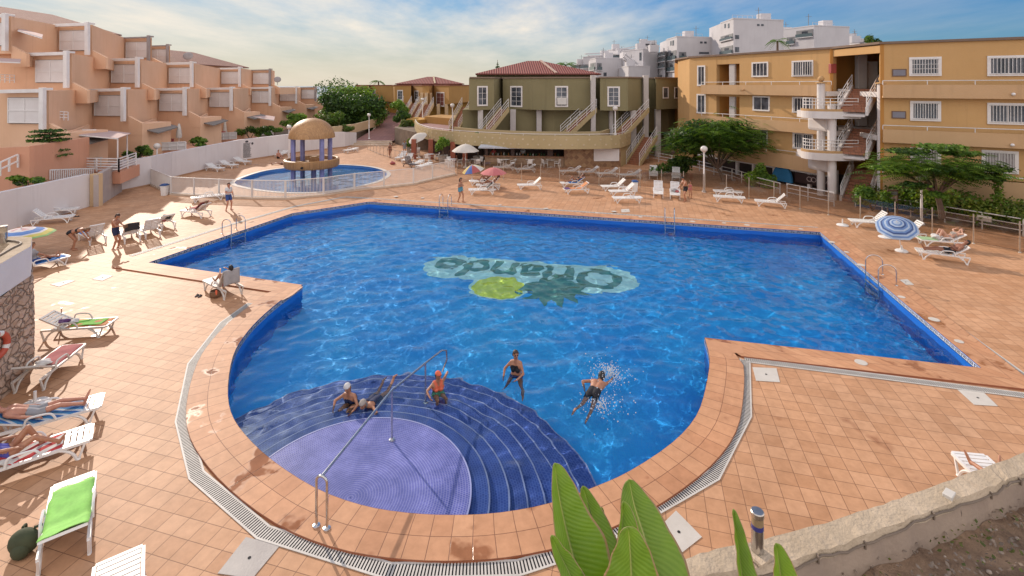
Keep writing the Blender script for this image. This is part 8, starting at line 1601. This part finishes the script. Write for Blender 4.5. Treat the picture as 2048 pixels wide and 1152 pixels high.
M_petiole = leaf_mat('leaf stalk', (.12, .17, .03), .1)
def banana_leaf(t, mid, wl, wr, foldl, foldr, seed=0, blade=1.25):
    """mid: points from tip down the midrib; wl, wr half widths; folds in degrees (towards the viewer positive)"""
    n, mc = 44, 8; pts = catmull(mid, 12); acc = [0]
    for i in range(1, len(pts)): acc.append(acc[-1] + (pts[i] - pts[i - 1]).length)
    def P(s):
        for i in range(1, len(pts)):
            if acc[i] >= s: f = (s - acc[i - 1]) / max(1e-6, acc[i] - acc[i - 1]); return pts[i - 1].lerp(pts[i], f)
        return pts[-1]
    bl_ = min(blade, acc[-1]); rnd = random.Random(seed); ph = rnd.random() * 6; vs, uv, fs = [], [], []
    for i in range(n + 1):
        s = bl_ * (i / n) ** 1.3; u = s / bl_; c = P(s); d = (P(min(acc[-1], s + .02)) - P(max(0, s - .02))).normalized(); sx = Vector((1, 0, 0)); sx = (sx - d * sx.dot(d)).normalized(); nz_ = sx.cross(d); nz_ = nz_ if nz_.y < 0 else -nz_
        prof = min(1, (u / .32)) ** .55 * (1 - max(0, (u - .55) / .45) ** 2 * .75)
        for j in range(-mc, mc + 1):
            f = j / mc; w_, fo = (wl, foldl) if f < 0 else (wr, foldr); ww = w_ * prof * (1 + .05 * math.sin(u * 21 + ph + (2 if f < 0 else 0))); a = R(fo); ex = abs(f) ** 1.0 * ww; curl = (abs(f) ** 2) * ww * .35
            p = c + sx * (math.copysign(1, f) * ex * math.cos(a)) + nz_ * (ex * math.sin(a) - curl + .006 * math.sin(s * 60 + abs(f) * 3) * abs(f)); vs.append(p); uv.append((f, s))
    k = 2 * mc + 1
    fs = [(i * k + j, i * k + j + 1, (i + 1) * k + j + 1, (i + 1) * k + j) for i in range(n) for j in range(k - 1)]
    inv = world_of(t).inverted(); me = bpy.data.meshes.new('leaf'); me.from_pydata([inv @ v for v in vs], [], fs); me.materials.append(M_ban); ul = me.uv_layers.new(name='UVMap'); li = np.empty(len(me.loops), np.int32); me.loops.foreach_get('vertex_index', li); ul.data.foreach_set('uv', np.array(uv)[li].ravel()); me.polygons.foreach_set('use_smooth', [True] * len(fs)); o = bpy.data.objects.new('leaf', me); COL.objects.link(o); o.parent = t; sm = o.modifiers.new('t', 'SOLIDIFY'); sm.thickness = .003
    mb = MB(); q = [P(bl_ * .04 + (acc[-1] - bl_ * .04) * i / 14) + Vector((0, .008, 0)) for i in range(15)]; mb.tube(q, [.004 + .016 * i / 14 for i in range(15)], 6); mb.build('midrib', M_petiole, o, smooth=True)
def mid_px(l, Y, base): return [V3(x, y, Yy) for (x, y), Yy in zip(l, Y)] + [Vector(base)]
bp = thing('banana_plant', 'banana plant with broad upright leaves in the foreground', 'plant', (.62, 2.35, 3.05)); bs_ = (.6, 2.35, 3.5)
banana_leaf(bp, mid_px([(1109, 926), (1116, 985), (1134, 1070), (1158, 1160), (1200, 1330)], [2.75, 2.72, 2.66, 2.58, 2.45], bs_), .12, .19, 55, 14, 1)
banana_leaf(bp, mid_px([(1258, 959), (1268, 1010), (1290, 1080), (1310, 1160), (1300, 1330)], [2.95, 2.9, 2.82, 2.72, 2.5], bs_), .17, .20, 18, 12, 2)
banana_leaf(bp, mid_px([(1246, 1002), (1243, 1050), (1240, 1110), (1238, 1200), (1250, 1350)], [2.62, 2.6, 2.56, 2.5, 2.4], bs_), .08, .19, 60, 24, 3)
banana_leaf(bp, mid_px([(1256, 1053), (1259, 1090), (1262, 1150), (1262, 1230), (1255, 1380)], [2.2, 2.2, 2.2, 2.2, 2.25], bs_), .15, .18, 10, 12, 4)
banana_leaf(bp, mid_px([(1165, 972), (1180, 1020), (1195, 1080), (1210, 1160), (1225, 1330)], [3.0, 2.96, 2.88, 2.76, 2.5], bs_), .12, .14, 28, 26, 5)
banana_leaf(bp, mid_px([(1103, 1070), (1118, 1105), (1140, 1150), (1165, 1220), (1205, 1370)], [2.5, 2.5, 2.48, 2.44, 2.35], bs_), .08, .09, 36, 20, 6)
banana_leaf(bp, mid_px([(1203, 1014), (1208, 1060), (1214, 1110), (1222, 1190), (1235, 1340)], [3.05, 3.0, 2.9, 2.78, 2.5], bs_), .05, .07, 50, 40, 7)
mb = MB(); mb.tube([Vector((.62, 2.35, 3.03)), Vector((.61, 2.35, 3.3)), Vector(bs_)], [.07, .06, .04], 12); mb.build('stem', M_petiole, bp, smooth=True)
bp = thing('banana_plant', 'smaller banana plant with narrow folded leaves beside the steel bollard', 'plant', (1.32, 2.55, 3.05)); bs_ = (1.3, 2.55, 3.5)
banana_leaf(bp, mid_px([(1466, 1018), (1471, 1060), (1478, 1110), (1486, 1180), (1505, 1350)], [2.7, 2.68, 2.66, 2.63, 2.56], bs_), .06, .12, 58, 45, 8)
banana_leaf(bp, mid_px([(1551, 1086), (1556, 1120), (1560, 1160), (1560, 1230), (1535, 1380)], [2.6, 2.6, 2.6, 2.6, 2.55], bs_), .09, .16, 42, 22, 9)
mb = MB(); mb.tube([Vector((1.32, 2.55, 3.03)), Vector(bs_)], [.05, .03], 10); mb.build('stem', M_petiole, bp, smooth=True)
# ---------------------------------------------------------------- stone wall with white planter top at the left edge
m, nt, b = nmat('rubble stone'); M_rub = m; co = coords(nt, (1, 1, 1.5), kind='World'); ds = nt.nodes.new('ShaderNodeVectorMath'); ds.operation = 'ADD'; nzt = nt.nodes.new('ShaderNodeTexNoise'); L(nt, co, nzt.inputs[0]); nzt.inputs['Scale'].default_value = 2.5; sc3 = nt.nodes.new('ShaderNodeVectorMath'); sc3.operation = 'SCALE'; L(nt, nzt.outputs[1], sc3.inputs[0]); sc3.inputs['Scale'].default_value = .35; L(nt, co, ds.inputs[0]); L(nt, sc3.outputs[0], ds.inputs[1])
ve = nt.nodes.new('ShaderNodeTexVoronoi'); ve.feature = 'DISTANCE_TO_EDGE'; L(nt, ds.outputs[0], ve.inputs['Vector']); ve.inputs['Scale'].default_value = 3.3; vc = nt.nodes.new('ShaderNodeTexVoronoi'); L(nt, ds.outputs[0], vc.inputs['Vector']); vc.inputs['Scale'].default_value = 3.3
g_ = nt.nodes.new('ShaderNodeSeparateXYZ'); L(nt, vc.outputs['Color'], g_.inputs[0]); st_c = mixc(nt, g_.outputs[0], (.58, .43, .33), (.45, .32, .24)); st_c = mixc(nt, ramp(nt, noise(nt, co, 9, 5), .35, .7, (0, 0, 0), (.5, .5, .5)), st_c, (.36, .26, .19)); L(nt, mixc(nt, ramp(nt, ve.outputs['Distance'], .006, .035), (.16, .11, .08), st_c), b.inputs['Base Color']); b.inputs['Roughness'].default_value = .95; bump(nt, b, ramp(nt, ve.outputs['Distance'], .0, .12), .8, .1)
sw = thing('stone_wall', 'rubble stone wall with white painted planter top at the left edge', 'wall', (-13.4, 13, 0)); cpt = Vector((-13.35, 14.15, 0)); P4 = [(-13.62, 14.15), (-12.65, 11.75), (-11.7, 9.2), (-17.5, 9.2), (-17.5, 15.2), (-14.4, 15.0)]
mb = MB(); q = P4; cx_, cy_ = sum(x for x, y in q) / 6, sum(y for x, y in q) / 6; nL = 22; pr = []
per_ = []
for i in range(6):
    a, c_ = Vector(q[i]), Vector(q[(i + 1) % 6]); k_ = max(2, int((c_ - a).length / .13)); per_ += [a.lerp(c_, j / k_) for j in range(k_)]
rnd = random.Random(6); vs = []
for l in range(nL + 1):
    z = 2.62 * l / nL; bat = .07 * (1 - l / nL)
    for p in per_: d = (p - Vector((cx_, cy_))).normalized(); j_ = .045 * math.sin(p.x * 8.1 + z * 6.3) * math.sin(p.y * 7.3 - z * 7.7) + rnd.uniform(-.02, .02); vs.append((p.x + d.x * (bat + j_), p.y + d.y * (bat + j_), z))
k_ = len(per_); mb.add(vs, [(l * k_ + i, l * k_ + (i + 1) % k_, (l + 1) * k_ + (i + 1) % k_, (l + 1) * k_ + i) for l in range(nL) for i in range(k_)]); mb.build('stone_face', M_rub, sw)
o_ = [Vector((x, y, 0)) for x, y in P4]; i_ = [p + (Vector((cx_, cy_, 0)) - p).normalized() * .62 for p in o_]; mb = MB()
mb.add([(p.x, p.y, 2.62) for p in o_] + [(p.x, p.y, 3.45) for p in o_], [(i, (i + 1) % 6, 6 + (i + 1) % 6, 6 + i) for i in range(6)] + [tuple(range(6))]); mb.build('white_band', mottled('bright white paint', (.72, .71, .74), (.66, .65, .68), scale=1.2, rough=.8, bmp=.4), sw)
mb = MB(); mb.add([(p.x, p.y, 3.452) for p in o_] + [(p.x, p.y, 3.452) for p in i_] + [(p.x, p.y, 3.1) for p in i_], [f for i in range(6) for f in ((i, (i + 1) % 6, 6 + (i + 1) % 6, 6 + i), (6 + i, 6 + (i + 1) % 6, 12 + (i + 1) % 6, 12 + i))]); mb.build('coping', M_plas, sw); mb = MB(); mb.sheet([(p.x, p.y) for p in i_], 3.12); mb.build('planter_soil', M_gs, sw)
mb = MB(); pts = [Vector((p.x, p.y, 3.47)) for p in [i_[j].lerp(o_[j], .25) for j in (4, 5, 0, 1, 2)]]; mb.tube(catmull(pts, 6), .035, 6); tag(mb.build('hose', M_cable, None, smooth=True), 'brown hose lying round the planter on top of the stone wall', 'hose')
p = Vector((-14.7, 14.45, 3.455)); t = thing('bollard_light', 'steel bollard light with sandy cap on top of the stone wall', 'bollard', p); mb = MB(); mb.cyl(p, .09, .30, 18); mb.build('post', M_steel, t, smooth=True); mb = MB(); mb.cyl(p + Vector((0, 0, .30)), .088, .16, 18); mb.build('lens', M_plas, t, smooth=True); mb = MB(); mb.cyl(p + Vector((0, 0, .46)), .1, .03, 18); mb.build('cap', M_steel, t, smooth=True)
c = V3(2, 690, 12.6); c.x -= .12; c.y -= .1; t = thing('life_ring', 'red and white life ring hanging on the stone wall', 'life ring', c); M_or = mottled('red ring plastic', (.50, .09, .05), (.42, .07, .04), rough=.5); dv_ = Vector((0.2, -1, 0)).normalized()
for i in range(8):
    a0, a1 = (math.pi / 4 * (i - .28), math.pi / 4 * (i + 1.28)) if i % 2 == 0 else (math.pi / 4 * (i + .28), math.pi / 4 * (i + .72)); mb = MB(); mb.tube([c + Vector((.07, 0, 0)) + Vector((0, 1, 0)) * (.3 * math.cos(a)) + Vector((0, 0, 1)) * (.3 * math.sin(a)) for a in (a0 + (a1 - a0) * q / 8 for q in range(9))], .075, 10); mb.build('ring_segment' if i % 2 == 0 else 'ring_band', M_or if i % 2 == 0 else M_white, t, smooth=True)
mb = MB(); rnd = random.Random(12)
for i in range(420):
    x = rnd.uniform(1.8, 6.2); y = 2.6 + rnd.random() * 2.6 + (x - 2) * .3; k = (CH - WT) / (1); r_ = rnd.uniform(.008, .03)
    j = min(range(len(B__)), key=lambda q: abs(B__[q].x - x))
    if y > B__[j].y - .15: continue
    mb.ball((x, y, 3.09), (r_, r_ * .8, r_ * .6), 6)
tag(mb.build('pebbles', mottled('pale pebbles', (.40, .32, .25), (.25, .19, .15), scale=6, rough=.95), None, smooth=True), 'small pebbles and clods on the garden soil', 'pebbles', kind='stuff')
